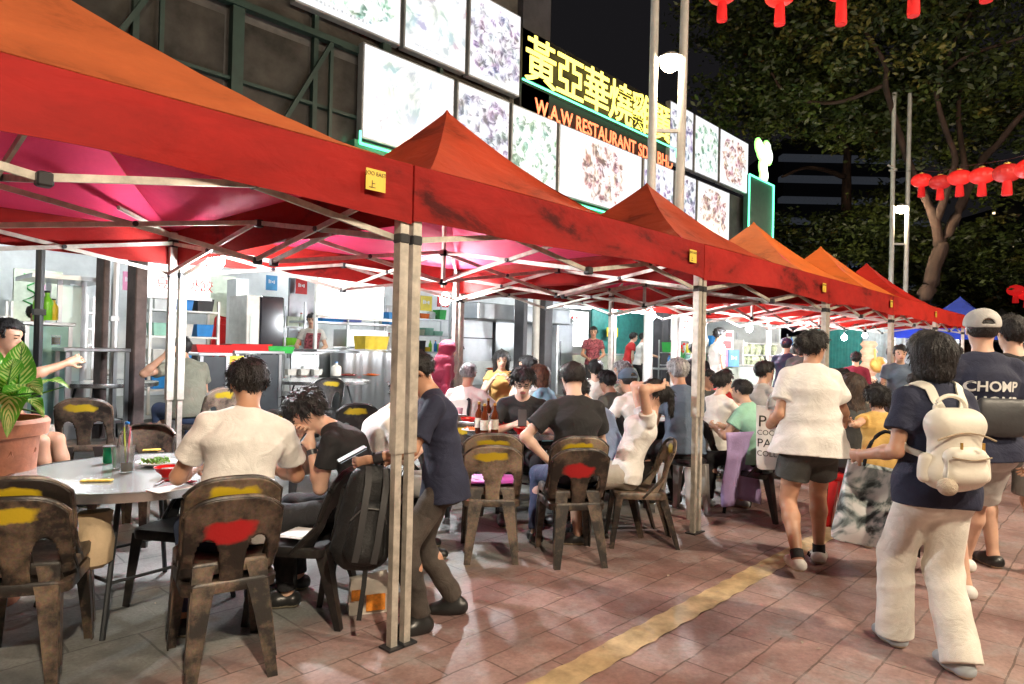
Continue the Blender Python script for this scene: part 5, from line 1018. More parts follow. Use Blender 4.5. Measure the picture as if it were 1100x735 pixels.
LIP = M('lips', (.42, .14, .12), .4); EYE = M('eye_dark', (.02, .015, .012), .2); BROW = M('eyebrow', (.03, .022, .018), .8)
HAIRM = {k: M('hair_'+k, c, .55, var=.6, vs=45, bump=1., bs=120, stretch=(1, 1, .45)) for k, c in dict(black=(.012, .010, .010), brown=(.05, .028, .016), auburn=(.16, .07, .035), grey=(.22, .21, .21), silver=(.50, .50, .50)).items()}
def cloth(n, c, **k): return M('cloth_'+n, c, .85, var=k.pop('var', .12), vs=k.pop('vs', 7), bump=.25, bs=k.pop('bs', 220), crease=.15, **k)
CLO = dict(white=cloth('white', (.78, .76, .72)), cream=cloth('cream', (.70, .62, .50)), black=cloth('black', (.018, .018, .020)), navy=cloth('navy', (.018, .022, .050)), grey=cloth('grey', (.24, .24, .23)), olive=cloth('olive_grey', (.17, .17, .125)), blue=cloth('pale_blue', (.30, .40, .58)), sky=cloth('sky_blue', (.30, .58, .72)),
    maroon=cloth('maroon', (.20, .010, .035)), orange=cloth('mustard', (.60, .33, .10)), mint=cloth('mint', (.30, .58, .44)), slate=cloth('slate', (.10, .14, .20)), beige=cloth('beige', (.55, .47, .35)), khaki=cloth('khaki', (.38, .35, .30)), yellow=cloth('yellow', (.66, .42, .12)), denim=cloth('denim', (.04, .06, .12)), charcoal=cloth('charcoal', (.060, .062, .058)), washed=cloth('washed_black', (.075, .06, .05), var=.5, vs=4), ecru=cloth('ecru', (.78, .75, .67)),
    pattern=M('cloth_patterned', (.25, .06, .08), .8, var=.9, vs=26), red=cloth('red', (.5, .02, .02)), lgrey=cloth('light_grey', (.48, .47, .45)))
SHOE = dict(black=M('shoe_black', (.018, .018, .018), .35, bump=.1), white=M('shoe_white', (.72, .70, .66), .5, bump=.05), grey=M('shoe_grey', (.40, .45, .48), .55)); SOLE = M('shoe_sole', (.5, .42, .3), .6)
PEOPLE = []
def person(label, x, y, rz, H=1.7, sit=None, lean=6, hunch=0, side=0, twist=0, head=(0, 0), hair='short', hc='black', skin=0, shirt='white', sleeve=.55, pants='black', plen='long', wide=1., shoes='black', hands=(None, None), feet=(None, None), fat=1., h=.011, hem=.07, fem=False, pole=(None, None), knee=(None, None), hs=1., loose=1., z=None, group=None, fing=True, curl=.5, neck=.062, extra=None, hipz=None, toes=(0, 0), sfold=.009, handdir=(None, None)):
    s = H/1.72; zb = gz(y) if z is None else z; cr, sr = cos(rz), sin(rz)
    g = empty('person', (x, y, zb), rz, label, 'person', group)
    def loc(t):
        if t is None or t[0] != 'w': return t
        dx, dy = t[1]-x, t[2]-y; return (dx*cr+dy*sr, -dx*sr+dy*cr, t[3]-zb)
    hz_ = hipz if hipz else (.93*s if sit is None else sit+.10*s)
    Hc = np.array([0, 0, hz_]); L0, L1_, L2_ = radians(lean*.6), radians(lean*1.0+hunch*.5), radians(lean*1.1+hunch)
    up = lambda l: np.array([sin(radians(side)), sin(l)*cos(radians(side)), cos(l)*cos(radians(side))])
    U0, U1, U2 = up(L0), up(L1_), up(L2_); Wp = Hc+U0*.17*s; Cp = Wp+U1*.20*s; Nk = Cp+U2*.17*s
    tw = radians(twist); RX = np.array([cos(tw), sin(tw), 0]); RX = RX-U2*(RX@U2); RX /= np.linalg.norm(RX); FX = np.cross(U2, RX)
    R0 = np.array([1., 0, 0]); R05 = (R0+RX); R05 /= np.linalg.norm(R05)
    sw = (.148 if fem else .168)*s
    hy, hp = radians(head[0]), radians(head[1]+lean*.35+hunch*.5)
    hf = np.array([-sin(tw*.6+hy)*cos(hp), cos(tw*.6+hy)*cos(hp), -sin(hp)]); hr = np.array([cos(tw*.6+hy), sin(tw*.6+hy), 0]); hu = np.cross(hr, hf)
    hq = s*hs; nb = Nk+U2*.05*s; HC = nb+(hu*.62+U2*.38)*.085*s+hf*.022*s; 
    S = [Nk-U2*.085*s+RX*sw*k+FX*.010 for k in (-1, 1)]
    defh = (lambda k: (k*.27*s, .06, hz_-.12*s)) if sit is None else (lambda k: (k*.13, .30, sit+.17))
    E_, Wr = [], []
    for i, k in enumerate((-1, 1)):
        t = loc(hands[i]) or defh(k); e, w_ = ik(S[i], t, .285*s, .25*s, pole[i] or (k*.5, -.6, -.55)); E_.append(e); Wr.append(w_)
    K_, A_ = [], []; HJ = [Hc+np.array([k*.082*s, 0, -.015]) for k in (-1, 1)]
    for i, k in enumerate((-1, 1)):
        t = loc(feet[i]) or ((k*.10*s, .02, 0) if sit is None else (k*.14, .40*s, 0)); t = (t[0], t[1], t[2]+.085*s); e, w_ = ik(HJ[i], t, .445*s, .43*s, knee[i] or (k*.12, 1, .35)); K_.append(e); A_.append(w_)
    def torso(F, o=0., pel=True, fo=1.):
        f = fat*fo
        if pel: F.cone(Hc-U0*.03*s, Wp, .104*s*f+o, .090*s*f+o, .03, R0, 1.38 if not fem else 1.48)
        F.cone(Wp, Cp, .090*s*f+o, .104*s*(.5+.5*f)+o, .03, R05, 1.38)
        F.cone(Cp, Nk-U2*.07*s, .104*s*(.5+.5*f)+o, .066*s+o, .03, RX, 1.5)
        for i in (0, 1): F.cone(Nk-U2*.028*s, S[i], .040*s+o*.6, .044*s+o*.7, .032)
        if fem:
            for k in (-1, 1): F.cone(Cp+FX*.075*s+RX*.065*k*s, Cp+FX*.08*s+RX*.065*k*s, .055*s+o, None, .04)
    B = Fig(); torso(B)
    if sit is None:
        for k in (-1, 1): B.cone(Hc+[k*.07*s, -.045*s, -.03*s], Hc+[k*.07*s, -.045*s, -.05*s], .085*s*fat, None, .04)
    B.cone(Nk-U2*.03*s, HC-hu*.04*hq, .056*s, .052*s, .035)
    hh = lambda a, b_, c: HC+(hr*a+hf*b_+hu*c)*hq
    B.cone(hh(0, -.022, .034), hh(0, .016, .036), .081*hq, .078*hq, .02); B.cone(hh(0, .012, -.03), hh(0, .052, -.088), .060*hq, .028*hq, .035); B.cone(hh(0, .042, .03), hh(0, .05, -.045), .05*hq, .042*hq, .03)
    B.cone(hh(0, .088, .004), hh(0, .108, -.026), .008*hq, .0135*hq, .012); B.cone(hh(-.012, .094, -.028), hh(.012, .094, -.028), .0095*hq, None, .012)
    B.cone(hh(-.03, .083, .022), hh(.03, .083, .022), .013*hq, None, .015)
    for k in (-1, 1):
        B.cone(hh(k*.031, .104, .003), hh(k*.031, .106, .003), .016*hq, None, .012, op='s'); B.cone(hh(k*.031, .078, .003), hh(k*.031, .079, .003), .0125*hq, None, .004)
        B.cone(hh(k*.079, -.004, .012), hh(k*.083, -.012, -.018), .017*hq, .010*hq, .01, hr, .45)
    B.cone(hh(-.017, .087, -.053), hh(.017, .087, -.053), .0085*hq, None, .01); B.cone(hh(-.010, .087, -.064), hh(.010, .087, -.064), .0085*hq, None, .01)
    for i, k in enumerate((-1, 1)):
        B.cone(S[i], E_[i], .045*s*(.6+.4*fat), .036*s*(.6+.4*fat), .02); m_ = E_[i]*.72+Wr[i]*.28; B.cone(E_[i], m_, .037*s, .038*s*(.7+.3*fat), .02); B.cone(m_, Wr[i], .038*s*(.7+.3*fat), .024*s, .02)
        d = Wr[i]-E_[i]; d /= np.linalg.norm(d); inn = np.array([-k, .15, .1]); 
        if handdir[i] is not None: d = np.array(handdir[i], float); d /= np.linalg.norm(d)
        nrm = inn-d*(inn@d); nrm /= np.linalg.norm(nrm); ac = np.cross(d, nrm)*k; hl = s*(1 if hs == 1 else 1.05)
        palm = Wr[i]+d*.075*hl; B.cone(Wr[i]+d*.01*hl, palm, .016*hl, .0155*hl, .012, ac, 2.1)
        if fing:
            for q, (ln, of) in enumerate(((.070, -.030), (.078, -.010), (.072, .010), (.056, .029))):
                b0 = palm+ac*of*hl*1.05; cu = curl*(1+.12*q); d1 = d*cos(cu)+nrm*sin(cu); d2 = d*cos(cu*2.2)+nrm*sin(cu*2.2); m1 = b0+d1*ln*.5*hl; B.cone(b0, m1, .0088*hl, .0082*hl, .004); B.cone(m1, m1+d2*ln*.5*hl, .0082*hl, .0068*hl, .004)
            t0 = Wr[i]+d*.025*hl-ac*.028*hl; t1 = t0+(d*.6-ac*.65+nrm*.35)*.040*hl; B.cone(t0, t1, .0115*hl, .0095*hl, .008); B.cone(t1, t1+(d*.9-ac*.1+nrm*.5)*.03*hl, .0095*hl, .0075*hl, .005)
        J = None
        B.cone(HJ[i], K_[i], .079*s*fat, .053*s*(.5+.5*fat), .035); m_ = K_[i]*.7+A_[i]*.3; bk = np.cross(A_[i]-K_[i], [1., 0, 0]); bk = bk/np.linalg.norm(bk); bk = bk if bk[1] < 0 or sit is not None else -bk
        B.cone(K_[i], m_+bk*.012, .051*s*(.5+.5*fat), .055*s*(.5+.5*fat), .02); B.cone(m_+bk*.012, A_[i], .053*s*(.5+.5*fat), .034*s, .02)
        ta = radians(toes[i]); fd = np.array([sin(ta), cos(ta), 0]); B.cone(A_[i]-fd*.03*s-[0, 0, .045*s], A_[i]+fd*.13*s-[0, 0, .055*s], .033*s, .024*s, .03, np.array([cos(ta), -sin(ta), 0]), 1.25); B.cone(A_[i], A_[i]-[0, 0, .04], .035*s, None, .02)
    def hcoord(P): q = (P-HC)/hq; return q@hr, q@hf, q@hu
    def paint(P):
        a, f, u = hcoord(P); m = np.zeros(len(P), int)
        m[(f > .07) & (np.abs(a) < .024) & (np.abs(u+.0585) < .011)] = 1
        m[(f > .06) & (((np.abs(a)-.031)/.0135)**2+((u-.003)/.0052)**2 < 1)] = 2
        m[(f > .06) & (np.abs(np.abs(a)-.033) < .017) & (np.abs(u-.024+.15*(np.abs(a)-.033)**2*100*.02) < .0042)] = 3
        return m
    B.mesh('body', [SKIN[skin], LIP, EYE, BROW], g, h, paint=paint)
    hg = min(h, .010) if hair != 'hijab' else h; sd = random.random()*9
    # --- hair, with loose locks lying over it
    def locks(P, Q):
        r_ = np.random.default_rng(int(abs(x*1000+y*77)) % 99991); n = int(900 if h < .01 else 350); ln = {'fade': .018, 'short': .034, 'tuft': .05, 'child': .06, 'bob': .045, 'long': .06}.get(hair, .04)*hq
        q = Q[r_.integers(0, len(Q), n)]; c = P[q].mean(1); nr = np.cross(P[q[:, 2]]-P[q[:, 0]], P[q[:, 3]]-P[q[:, 1]]); nr /= np.linalg.norm(nr, axis=1)[:, None]+1e-9
        if ((c-HC)*nr).sum() < 0: nr = -nr
        top = HC+hu*.10*hq-hf*.04*hq; fl = (c-top); fl = fl/(np.linalg.norm(fl, axis=1)[:, None]+1e-6)-hu*.35+r_.normal(size=(n, 3))*(.10 if hair in ('bob', 'long') else .28); fl -= nr*(fl*nr).sum(1)[:, None]; fl /= np.linalg.norm(fl, axis=1)[:, None]+1e-9
        sd_ = np.cross(fl, nr); L_ = ln*r_.uniform(.5, 1.3, n)[:, None]; w_ = (.0032 if h < .01 else .005)*hq
        a = c-nr*.002; b_ = c+fl*L_*.5+nr*(.003+(-.02 if hair in ('bob', 'long') else .08)*L_); d_ = c+fl*L_-nr*.001+r_.normal(size=(n, 3))*.003
        V = np.stack([a-sd_*w_, a+sd_*w_, b_+sd_*w_*.9, b_-sd_*w_*.9, d_+sd_*w_*.25, d_-sd_*w_*.25], 1).reshape(-1, 3); o_ = len(P)+6*np.arange(n)[:, None]
        return np.concatenate([P, V]), np.concatenate([Q, o_+np.array([0, 1, 2, 3]), o_+np.array([3, 2, 4, 5])])
    Hf = Fig(); th = .013
    if hair in ('short', 'tuft', 'fade', 'bun', 'bob', 'long', 'pony', 'child'):
        t2 = {'tuft': .026, 'bob': .034, 'child': .024, 'long': .02, 'fade': .012}.get(hair, .017)
        Hf.cone(hh(0, -.028, .036), hh(0, .018, .044+t2*.35), (.081+t2*.8)*hq, (.078+t2*.7)*hq, .02)
        if hair == 'tuft' or hair == 'short': Hf.cone(hh(-.03, .05, .085), hh(.03, .055, .088), .030*hq, None, .02)
        if hair == 'bob': Hf.cone(hh(0, -.03, .02), hh(0, -.035, -.06), .10*hq, .088*hq, .03); Hf.cone(hh(-.04, .0, .0), hh(-.045, .0, -.05), .06*hq, .05*hq, .03); Hf.cone(hh(.04, .0, .0), hh(.045, .0, -.05), .06*hq, .05*hq, .03)
        if hair == 'bun': Hf.cone(hh(0, -.125, .035), hh(0, -.135, .03), .045*hq, None, .015)
        if hair == 'long':
            Hf.cone(hh(0, -.04, .0), hh(0, -.075, -.20), .088*hq, .055*hq, .03, hr, 1.35); Hf.cone(hh(0, -.075, -.2), hh(0, -.07, -.30), .052*hq, .03*hq, .02, hr, 1.7)
            for k in (-1, 1): Hf.cone(hh(k*.07, .0, .02), hh(k*.085, -.01, -.16), .032*hq, .026*hq, .02)
        if hair == 'pony': Hf.cone(hh(0, -.12, .03), hh(0, -.15, -.13), .032*hq, .02*hq, .02)
        fine_ = {'fade': .0025, 'short': .0055, 'tuft': .009, 'child': .010, 'bob': .002}.get(hair, .004)
        def post(D, G):
            X, Y, Z = G[0]-HC[0], G[1]-HC[1], G[2]-HC[2]
            a = (X*hr[0]+Y*hr[1]+Z*hr[2])/hq; f = (X*hf[0]+Y*hf[1]+Z*hf[2])/hq; u = (X*hu[0]+Y*hu[1]+Z*hu[2])/hq
            D = D-fine_*(np.sin(75*a+25*f+sd+2*np.sin(30*f))*np.cos(45*f+30*u+sd)+.8*np.sin(110*f+50*a+2*np.sin(40*a+sd))*np.cos(70*a+40*u))*hq
            fr = .060+.012*np.sin(30*a+sd)
            if hair == 'long': face = np.minimum(np.minimum(f-.035, fr-u), .062-np.abs(a)); 
            elif hair == 'bob': face = np.minimum(f-.035, fr-u)
            else:
                face = np.minimum(f-.034, fr-u); face = np.maximum(face, np.minimum(f+.028, -.004-u)); face = np.maximum(face, -.052-u+.0*a)
                if hair in ('fade',): face = np.maximum(face, np.minimum(-.03-u, .02+0*a))
                if hair in ('bun', 'pony'): face = np.minimum(face, f+.11)
            return np.maximum(D, face*hq)
        Hf.mesh('hair', HAIRM[hc], g, hg, post=post, more=locks)
    elif hair == 'cap':
        Hf.cone(hh(0, -.025, .03), hh(0, .016, .04), .087*hq, .084*hq, .02)
        def post(D, G):
            X, Y, Z = G[0]-HC[0], G[1]-HC[1], G[2]-HC[2]; f = (X*hf[0]+Y*hf[1]+Z*hf[2])/hq; u = (X*hu[0]+Y*hu[1]+Z*hu[2])/hq; a = (X*hr[0]+Y*hr[1]+Z*hr[2])/hq
            face = np.maximum(np.minimum(f-.02, .06-u), -.042-u); return np.maximum(D, np.maximum(face, u-.062)*hq)
        Hf.mesh('hair', HAIRM[hc], g, hg, post=post)
        C_ = Fig(); C_.cone(hh(0, -.024, .046), hh(0, .018, .050), .094*hq, .091*hq, .02)
        def post2(D, G):
            X, Y, Z = G[0]-HC[0], G[1]-HC[1], G[2]-HC[2]; f = (X*hf[0]+Y*hf[1]+Z*hf[2])/hq; u = (X*hu[0]+Y*hu[1]+Z*hu[2])/hq; a = (X*hr[0]+Y*hr[1]+Z*hr[2])/hq
            D = np.maximum(D, (.028+.12*f-u)*hq); hole = .034-np.sqrt(a*a+(u-.036)**2+0*f); hole = np.minimum(hole, -f-.06); hole = np.minimum(hole, (u-.036)); return np.maximum(D, hole*hq)
        cm = CLO[extra or 'lgrey']; C_.mesh('cap', cm, g, hg*.8, post=post2)
        mb = MB(); rows = []
        for t in np.linspace(0, 1, 6): rows.append([hh(.075*math.sin(a_)*(1-.15*t), .072*math.cos(a_)+.02+t*.075*math.cos(a_), .052-.012*t-.018*(math.sin(a_)**2)) for a_ in np.linspace(-1.25, 1.25, 13)])
        rows2 = [[p-hu*.006 for p in r_] for r_ in rows[::-1]]; mb.loft(rows+rows2+[rows[0]], closed=False); mb.build('brim', cm, g)
    elif hair == 'hijab':
        Hf.cone(hh(0, -.02, .034), hh(0, .012, .04), .102*hq, .096*hq, .02); Hf.cone(hh(0, -.02, -.02), Nk-U2*.03*s, .095*hq, .13*s, .05, hr, 1.15); Hf.cone(Nk-U2*.04*s, Cp-U1*.02, .12*s, .15*s, .05, RX, 1.45)
        def post(D, G):
            X, Y, Z = G[0]-HC[0], G[1]-HC[1], G[2]-HC[2]; a = (X*hr[0]+Y*hr[1]+Z*hr[2])/hq; f = (X*hf[0]+Y*hf[1]+Z*hf[2])/hq; u = (X*hu[0]+Y*hu[1]+Z*hu[2])/hq
            return np.maximum(D, np.minimum(f-.02, .068-np.sqrt(a*a*1.3+(u+.01)**2*.75))*hq)
        Hf.mesh('headscarf', CLO[shirt], g, h, post=post, fold=.012, seed=sd)
    # --- shirt
    if shirt:
        T = Fig(); o = .014*loose; torso(T, o, True, 1.04)
        T.cone(Hc+U0*.03, Hc-U0*(hem+.03), .106*s*fat+o+.005, (.108 if hem < .1 else .14)*s*fat+o+.009, .03, R0, 1.40 if not fem else 1.5)
        if sit is None and hem > .0:
            for k in (-1, 1): T.cone(Hc+[k*.07*s, -.045*s, -.03*s], Hc+[k*.07*s, -.045*s, -.05*s], .088*s*fat+o, None, .04)
        for i in (0, 1):
            v = E_[i]-S[i]
            if sleeve <= 1: T.cone(S[i], S[i]+v*sleeve, .046*s*(.6+.4*fat)+o*.8, .047*s*(.6+.4*fat)+o*1.5, .02, flat=True)
            else: T.cone(S[i], E_[i], .046*s+o, .042*s+o, .02); T.cone(E_[i], E_[i]+(Wr[i]-E_[i])*(sleeve-1), .044*s+o, .032*s+o*.8, .02, flat=True)
        T.cone(Nk+U2*.045*s+FX*.02, Nk+U2*.06*s+FX*.025, neck*s, None, .008, op='s')
        def post(D, G):
            X, Y, Z = G[0]-Hc[0], G[1]-Hc[1], G[2]-Hc[2]; return np.maximum(D, -(X*U0[0]+Y*U0[1]+Z*U0[2])-hem-.006*np.sin(9*X+7*Y+sd))
        T.mesh('shirt', CLO[shirt], g, max(h*.9, .007), post=post, fold=sfold, seed=sd)
    # --- trousers or shorts
    if pants:
        T = Fig(); o = .014; T.cone(Hc-U0*.05*s, Hc+U0*.07*s, .104*s*fat+.008, .094*s*fat+.006, .03, R0, 1.38 if not fem else 1.48)
        if sit is None:
            for k in (-1, 1): T.cone(Hc+[k*.07*s, -.045*s, -.03*s], Hc+[k*.07*s, -.045*s, -.06*s], .085*s*fat+.007, None, .04)
        for i in (0, 1):
            fr = {'long': 1., 'short': .62, 'mid': .9}[plen]; v = K_[i]-HJ[i]
            if plen == 'long':
                T.cone(HJ[i], K_[i], .082*s*fat+o*.7, .058*s*(.4+.6*wide)+o, .03); v2 = A_[i]-K_[i]; T.cone(K_[i], K_[i]+v2*(.97 if wide < 1.3 else 1.07), .058*s*(.4+.6*wide)+o, .046*s*wide**1.3+o, .03, flat=True)
            else: T.cone(HJ[i], HJ[i]+v*fr, .083*s*fat+o*.8, (.076*s*fat+o)*(1+.18*wide*(fr)), .02, flat=True)
        T.mesh('trousers' if plen == 'long' else 'shorts', CLO[pants], g, max(h*.9, .007), fold=.008 if wide < 1.3 else .007, seed=sd+2)
    # --- shoes
    if shoes:
        for i in (0, 1):
            ta = radians(toes[i]); fd = np.array([sin(ta), cos(ta), 0]); sdv = np.array([cos(ta), -sin(ta), 0]); A = A_[i]; T = Fig(); bt = shoes == 'boot'
            T.cone(A-fd*.032*s-[0, 0, .043*s], A+fd*.06*s-[0, 0, .040*s], .047*s, .044*s, .03, sdv, 1.12); T.cone(A+fd*.05*s-[0, 0, .045*s], A+fd*.145*s-[0, 0, .054*s], .043*s, .034*s, .03, sdv, 1.35)
            if bt: T.cone(A-[0, 0, .03], A+(K_[i]-A)*.30, .052*s, .055*s, .03, flat=True)
            zs = A[2]-.083*s
            T.mesh('boot' if bt else 'shoe', [SHOE['black' if bt else shoes], SOLE if not bt else SHOE['black']], g, max(.006, min(h, .010)*.8), post=lambda D, G, z_=zs: np.maximum(D, z_-G[2]), paint=lambda P, z_=zs: (P[:, 2] < z_+.018).astype(int))
    W_ = lambda q: np.array([x+q[0]*cr-q[1]*sr, y+q[0]*sr+q[1]*cr, zb+q[2]])
    V_ = lambda q: np.array([q[0]*cr-q[1]*sr, q[0]*sr+q[1]*cr, q[2]])
    J = dict(root=g, head=W_(HC), hr=V_(hr), hf=V_(hf), hu=V_(hu), wrist=[W_(q) for q in Wr], elbow=[W_(q) for q in E_], neck=W_(Nk), chest=W_(Cp), hip=W_(Hc), RX=V_(RX), FX=V_(FX), U2=V_(U2), U1=V_(U1), loc=(x, y, zb), sh=[W_(q) for q in S], hd=[W_(Wr[i])+V_((Wr[i]-E_[i])/np.linalg.norm(Wr[i]-E_[i]))*.09*s for i in (0, 1)], L=dict(HC=HC, Nk=Nk, Cp=Cp, Hc=Hc, Wp=Wp, hh=hh, RX=RX, FX=FX, U2=U2, U1=U1, S=S, Wr=Wr, E=E_, s=s, hq=hq, hr=hr, hf=hf, hu=hu, K=K_, A=A_))
    PEOPLE.append((label, J)); return J
def W(p): return ('w', float(p[0]), float(p[1]), float(p[2]))
def fig(label, px, d, fa, **k):
    x, y = ground_xy(px, d); return person(label, x, y, heading(fa), **k)
SEAT = .445
# ================================================================ diners, cooks and passers-by
from mathutils.bvhtree import BVHTree
def kid(J, nm): return [c for c in J['root'].children if c.name.split('.')[0] == nm][0]
def bvh(o): me = o.data; return BVHTree.FromPolygons([v.co for v in me.vertices], [tuple(p.vertices) for p in me.polygons])
def strap(J, on, pts, w_, m, name='strap', off=.004, n=10):
    """a flat band laid over the surface of a garment; pts are rough places, in the wearer's own frame"""
    T = [bvh(kid(J, q)) for q in on]; P = [Vector(p) for p in pts]; dense = []
    for a, b_ in zip(P[:-1], P[1:]): dense += [a.lerp(b_, k/n) for k in range(n)]
    dense.append(P[-1]); S_ = []
    for p in dense:
        best = None
        for t in T:
            r = t.find_nearest(p)
            if r[0] is not None and (best is None or r[3] < best[3]): best = r
        nn = best[1]; nn = nn if nn.dot(p-best[0]) >= -1e-4 else nn; S_.append((best[0], nn))
    C_ = [np.array(q[0]+q[1]*off) for q in S_]; Nn = [np.array(q[1]) for q in S_]
    for _ in range(2): C_ = [C_[0]]+[(C_[i-1]+2*C_[i]+C_[i+1])/4 for i in range(1, len(C_)-1)]+[C_[-1]]; Nn = [Nn[0]]+[(Nn[i-1]+2*Nn[i]+Nn[i+1])/4 for i in range(1, len(Nn)-1)]+[Nn[-1]]
    rows = []
    for i in range(len(C_)):
        t = C_[min(i+1, len(C_)-1)]-C_[max(i-1, 0)]; sd = np.cross(t, Nn[i]); sd /= np.linalg.norm(sd)+1e-9; nn = Nn[i]/np.linalg.norm(Nn[i])
        rows.append([C_[i]-sd*w_/2+nn*.006*0, C_[i]-sd*w_/2+nn*.007, C_[i]+nn*.009, C_[i]+sd*w_/2+nn*.007, C_[i]+sd*w_/2])
    mb = MB(); mb.loft(rows, closed=True, cap=True); return mb.build(name, m, J['root'], ang=50)
def backprint(J, lines, size, m, drop=.1, side=0.):
    L = J['L']; t = bvh(kid(J, 'shirt')); out = []
    for i, (ln, sc_) in enumerate(lines):
        o = text('shirt_print', ln, size*sc_, m, None, None, .0005, align='CENTER', bold=.002)
        c = L['Nk']-L['U2']*(drop+i*size*1.15)-L['FX']*.3+L['RX']*side
        for v in o.data.vertices:
            p = c+L['RX']*v.co.x+L['U2']*v.co.z; r = t.ray_cast(Vector(p), Vector(L['FX']))
            if r[0] is not None: v.co = r[0]+r[1]*(.002+.001*(v.co.y < 0))
        o.parent = J['root']
def glasses(J):
    L = J['L']; hh = L['hh']; mb = MB()
    for k in (-1, 1): mb.tube([hh(k*.034+.022*cos(a), .100, .004+.017*sin(a)) for a in np.linspace(0, 2*pi, 15)], .0022, 5); mb.bar(hh(k*.056, .098, .008), hh(k*.084, .0, .012), .003)
    mb.bar(hh(-.012, .102, .008), hh(.012, .102, .008), .003); mb.build('glasses', DARK, J['root'])
def phone(p, yaw, label, tilt=.6):
    g = root('phone', *p, label, 'phone'); g.rotation_euler = (tilt, 0, yaw); mb = MB(); mb.box((-.038, -.005, -.078), (.038, .004, .078), .003); mb.build('case', BLACKP, g, smooth=False)
    mb = MB(); mb.box((-.034, -.0068, -.072), (.034, -.0052, .072)); mb.build('screen', M('phone_screen', (.3, .35, .4), .1, emit=.25, ecol=(.6, .8, 1)), g, smooth=False)
g1 = 'diners seated round the tables'
# --- nearest table
J1 = fig('man in a cream T-shirt seated with his back to us on the red patched chair', 254, 3.30, -26, H=1.80, sit=SEAT+.05, side=7, lean=6, hunch=10, head=(10, 18), hair='short', skin=1, shirt='white', pants='denim', hands=((-.16, .40, .82), (.17, .40, .82)), pole=(None, (.8, -.5, -.7)), h=.0075, loose=1.3, sleeve=.68, feet=((-.2, .25, 0), (.16, .35, 0)), extra=None)
chair(247, 3.18, -32, 'scuffed brown chair with a red sprayed patch under the man in cream', 'red', stack=('scuffed chair with a yellow sprayed patch stacked on the red patched one', 'yellow'))
chair(40, 3.08, -20, 'lower worn chair with yellow patch at the left foreground, seat empty', 'yellow', stack=('upper dark chair with yellow patch stacked in the left foreground', 'yellowdark'))
chair(146, 4.95, 176, 'greyish chair back showing behind the nearest round table', 'plain'); chair(205, 3.95, -168, 'dark chair tucked under the far right of the nearest table', 'dark', 'dark')
J2 = fig('man in black T-shirt bent low over his phone, a watch on his raised wrist', 394, 4.0, -96, H=1.70, sit=SEAT, lean=8, hunch=36, head=(5, 26), hair='tuft', skin=0, shirt='black', pants='black', hands=(W(at(334, 480, 3.9)), W(at(326, 470, 3.95))), pole=((-.3, -.3, -1), (.5, .2, -1)), h=.0065)
chair(396, 4.05, -96, 'black chair under the man bent over his phone', 'dark', 'dark'); chair(330, 3.72, -84, 'empty black chair with folded paper on its seat', 'dark', 'dark')
p = ground_xy(326, 3.68); mb = MB(); mb.box((-.10, -.075, 0), (.10, .075, .004)); mb.box((-.085, -.07, .004), (.09, .06, .008)); o = mb.build('folded_paper', TISS, loc=(*p, .455), smooth=False); o.rotation_euler = (0, 0, .5); props(o, 'folded pale paper lying on the empty black chair', 'paper')
phone(at(322, 476, 3.93), .8, 'phone held by the man bent over in black')
def wristband(J, i, m, name, r=.031, w_=.03):
    L = J['L']; a, b_ = L['Wr'][i], L['E'][i]; d = (b_-a)/np.linalg.norm(b_-a); mb = MB(); mb.bar(a+d*.02, a+d*(.02+w_), r=r*L['s'], n=16); f = mb.build(name, m, J['root'])
wristband(J2, 0, BLACKP, 'watch'); wristband(J2, 1, BLACKP, 'bracelet', w_=.015)
J3 = fig('young man in navy standing behind the nearest pole looking at a phone', 480, 3.66, -104, H=1.52, hipz=.79, lean=7, hunch=9, head=(0, 34), hair='short', skin=1, shirt='navy', pants='washed', shoes='boot', hands=(W(at(398, 494, 3.42)), W(at(412, 498, 3.6))), feet=((-.12, .12, 0), (.10, -.10, 0)), h=.0065, hem=.11, toes=(-12, 8), loose=1.0, sleeve=.75)
phone(at(378, 488, 3.42), 1.2, 'phone in the hand of the young man behind the pole', 1.1); wristband(J3, 0, BLACKP, 'wrist_strap', .034, .05)
J4 = fig('person in white, head bowed, partly hidden by the nearest pole', 398, 4.75, 74, H=1.68, sit=SEAT, lean=8, hunch=22, head=(0, 20), hair='tuft', skin=3, shirt='white', pants='grey', h=.010, hands=((-.1, .42, .8), (.12, .42, .82)))
glasses(J4); chair(412, 4.9, 60, 'yellow patched grey chair behind the person in white near the pole', 'tan', stack=('upper chair of the pair behind the nearest pole', 'yellow'))
# --- beer bottle table
J5 = fig('man in plain black, back to us, at the beer bottle table', 621, 4.93, -10, H=1.76, sit=SEAT+.05, lean=4, hunch=6, head=(6, 16), hair='fade', skin=3, shirt='black', pants='denim', h=.0075, loose=1.4, sleeve=.66, hands=(W(at(590, 496, 4.9)), (.13, .38, .80)), pole=((-1, -.05, -.25), None), feet=((-.22, .3, 0), (.14, .34, 0)))
chair(617, 4.88, -10, 'chair with a broad red sprayed patch under the man in plain black', 'red', 'plain', stack=('tan chair with a small yellow patch stacked on the broad red one', 'tan'))
chair(531, 4.93, -4, 'lower tan chair of the empty pair before the beer bottles', 'tan', stack=('upper tan chair of the empty pair before the beer bottles', 'tan'))
p = ground_xy(531, 4.98); mb = MB(); mb.box((-.17, -.15, 0), (.17, .15, .02), .008); o = mb.build('cushion', M('magenta_cushion', (.6, .12, .5), .6, bump=.2), loc=(*p, .512)); o.rotation_euler = (0, 0, heading(-4)); props(o, 'magenta pink pad on the empty stacked chairs', 'cushion')
J6 = fig('young man in a pale blue shirt looking down beside the man in black', 659, 5.62, -62, H=1.72, sit=SEAT, lean=14, hunch=20, head=(0, 26), hair='short', skin=0, shirt='blue', pants='black', h=.009, hands=((-.12, .36, .70), (.12, .36, .70)))
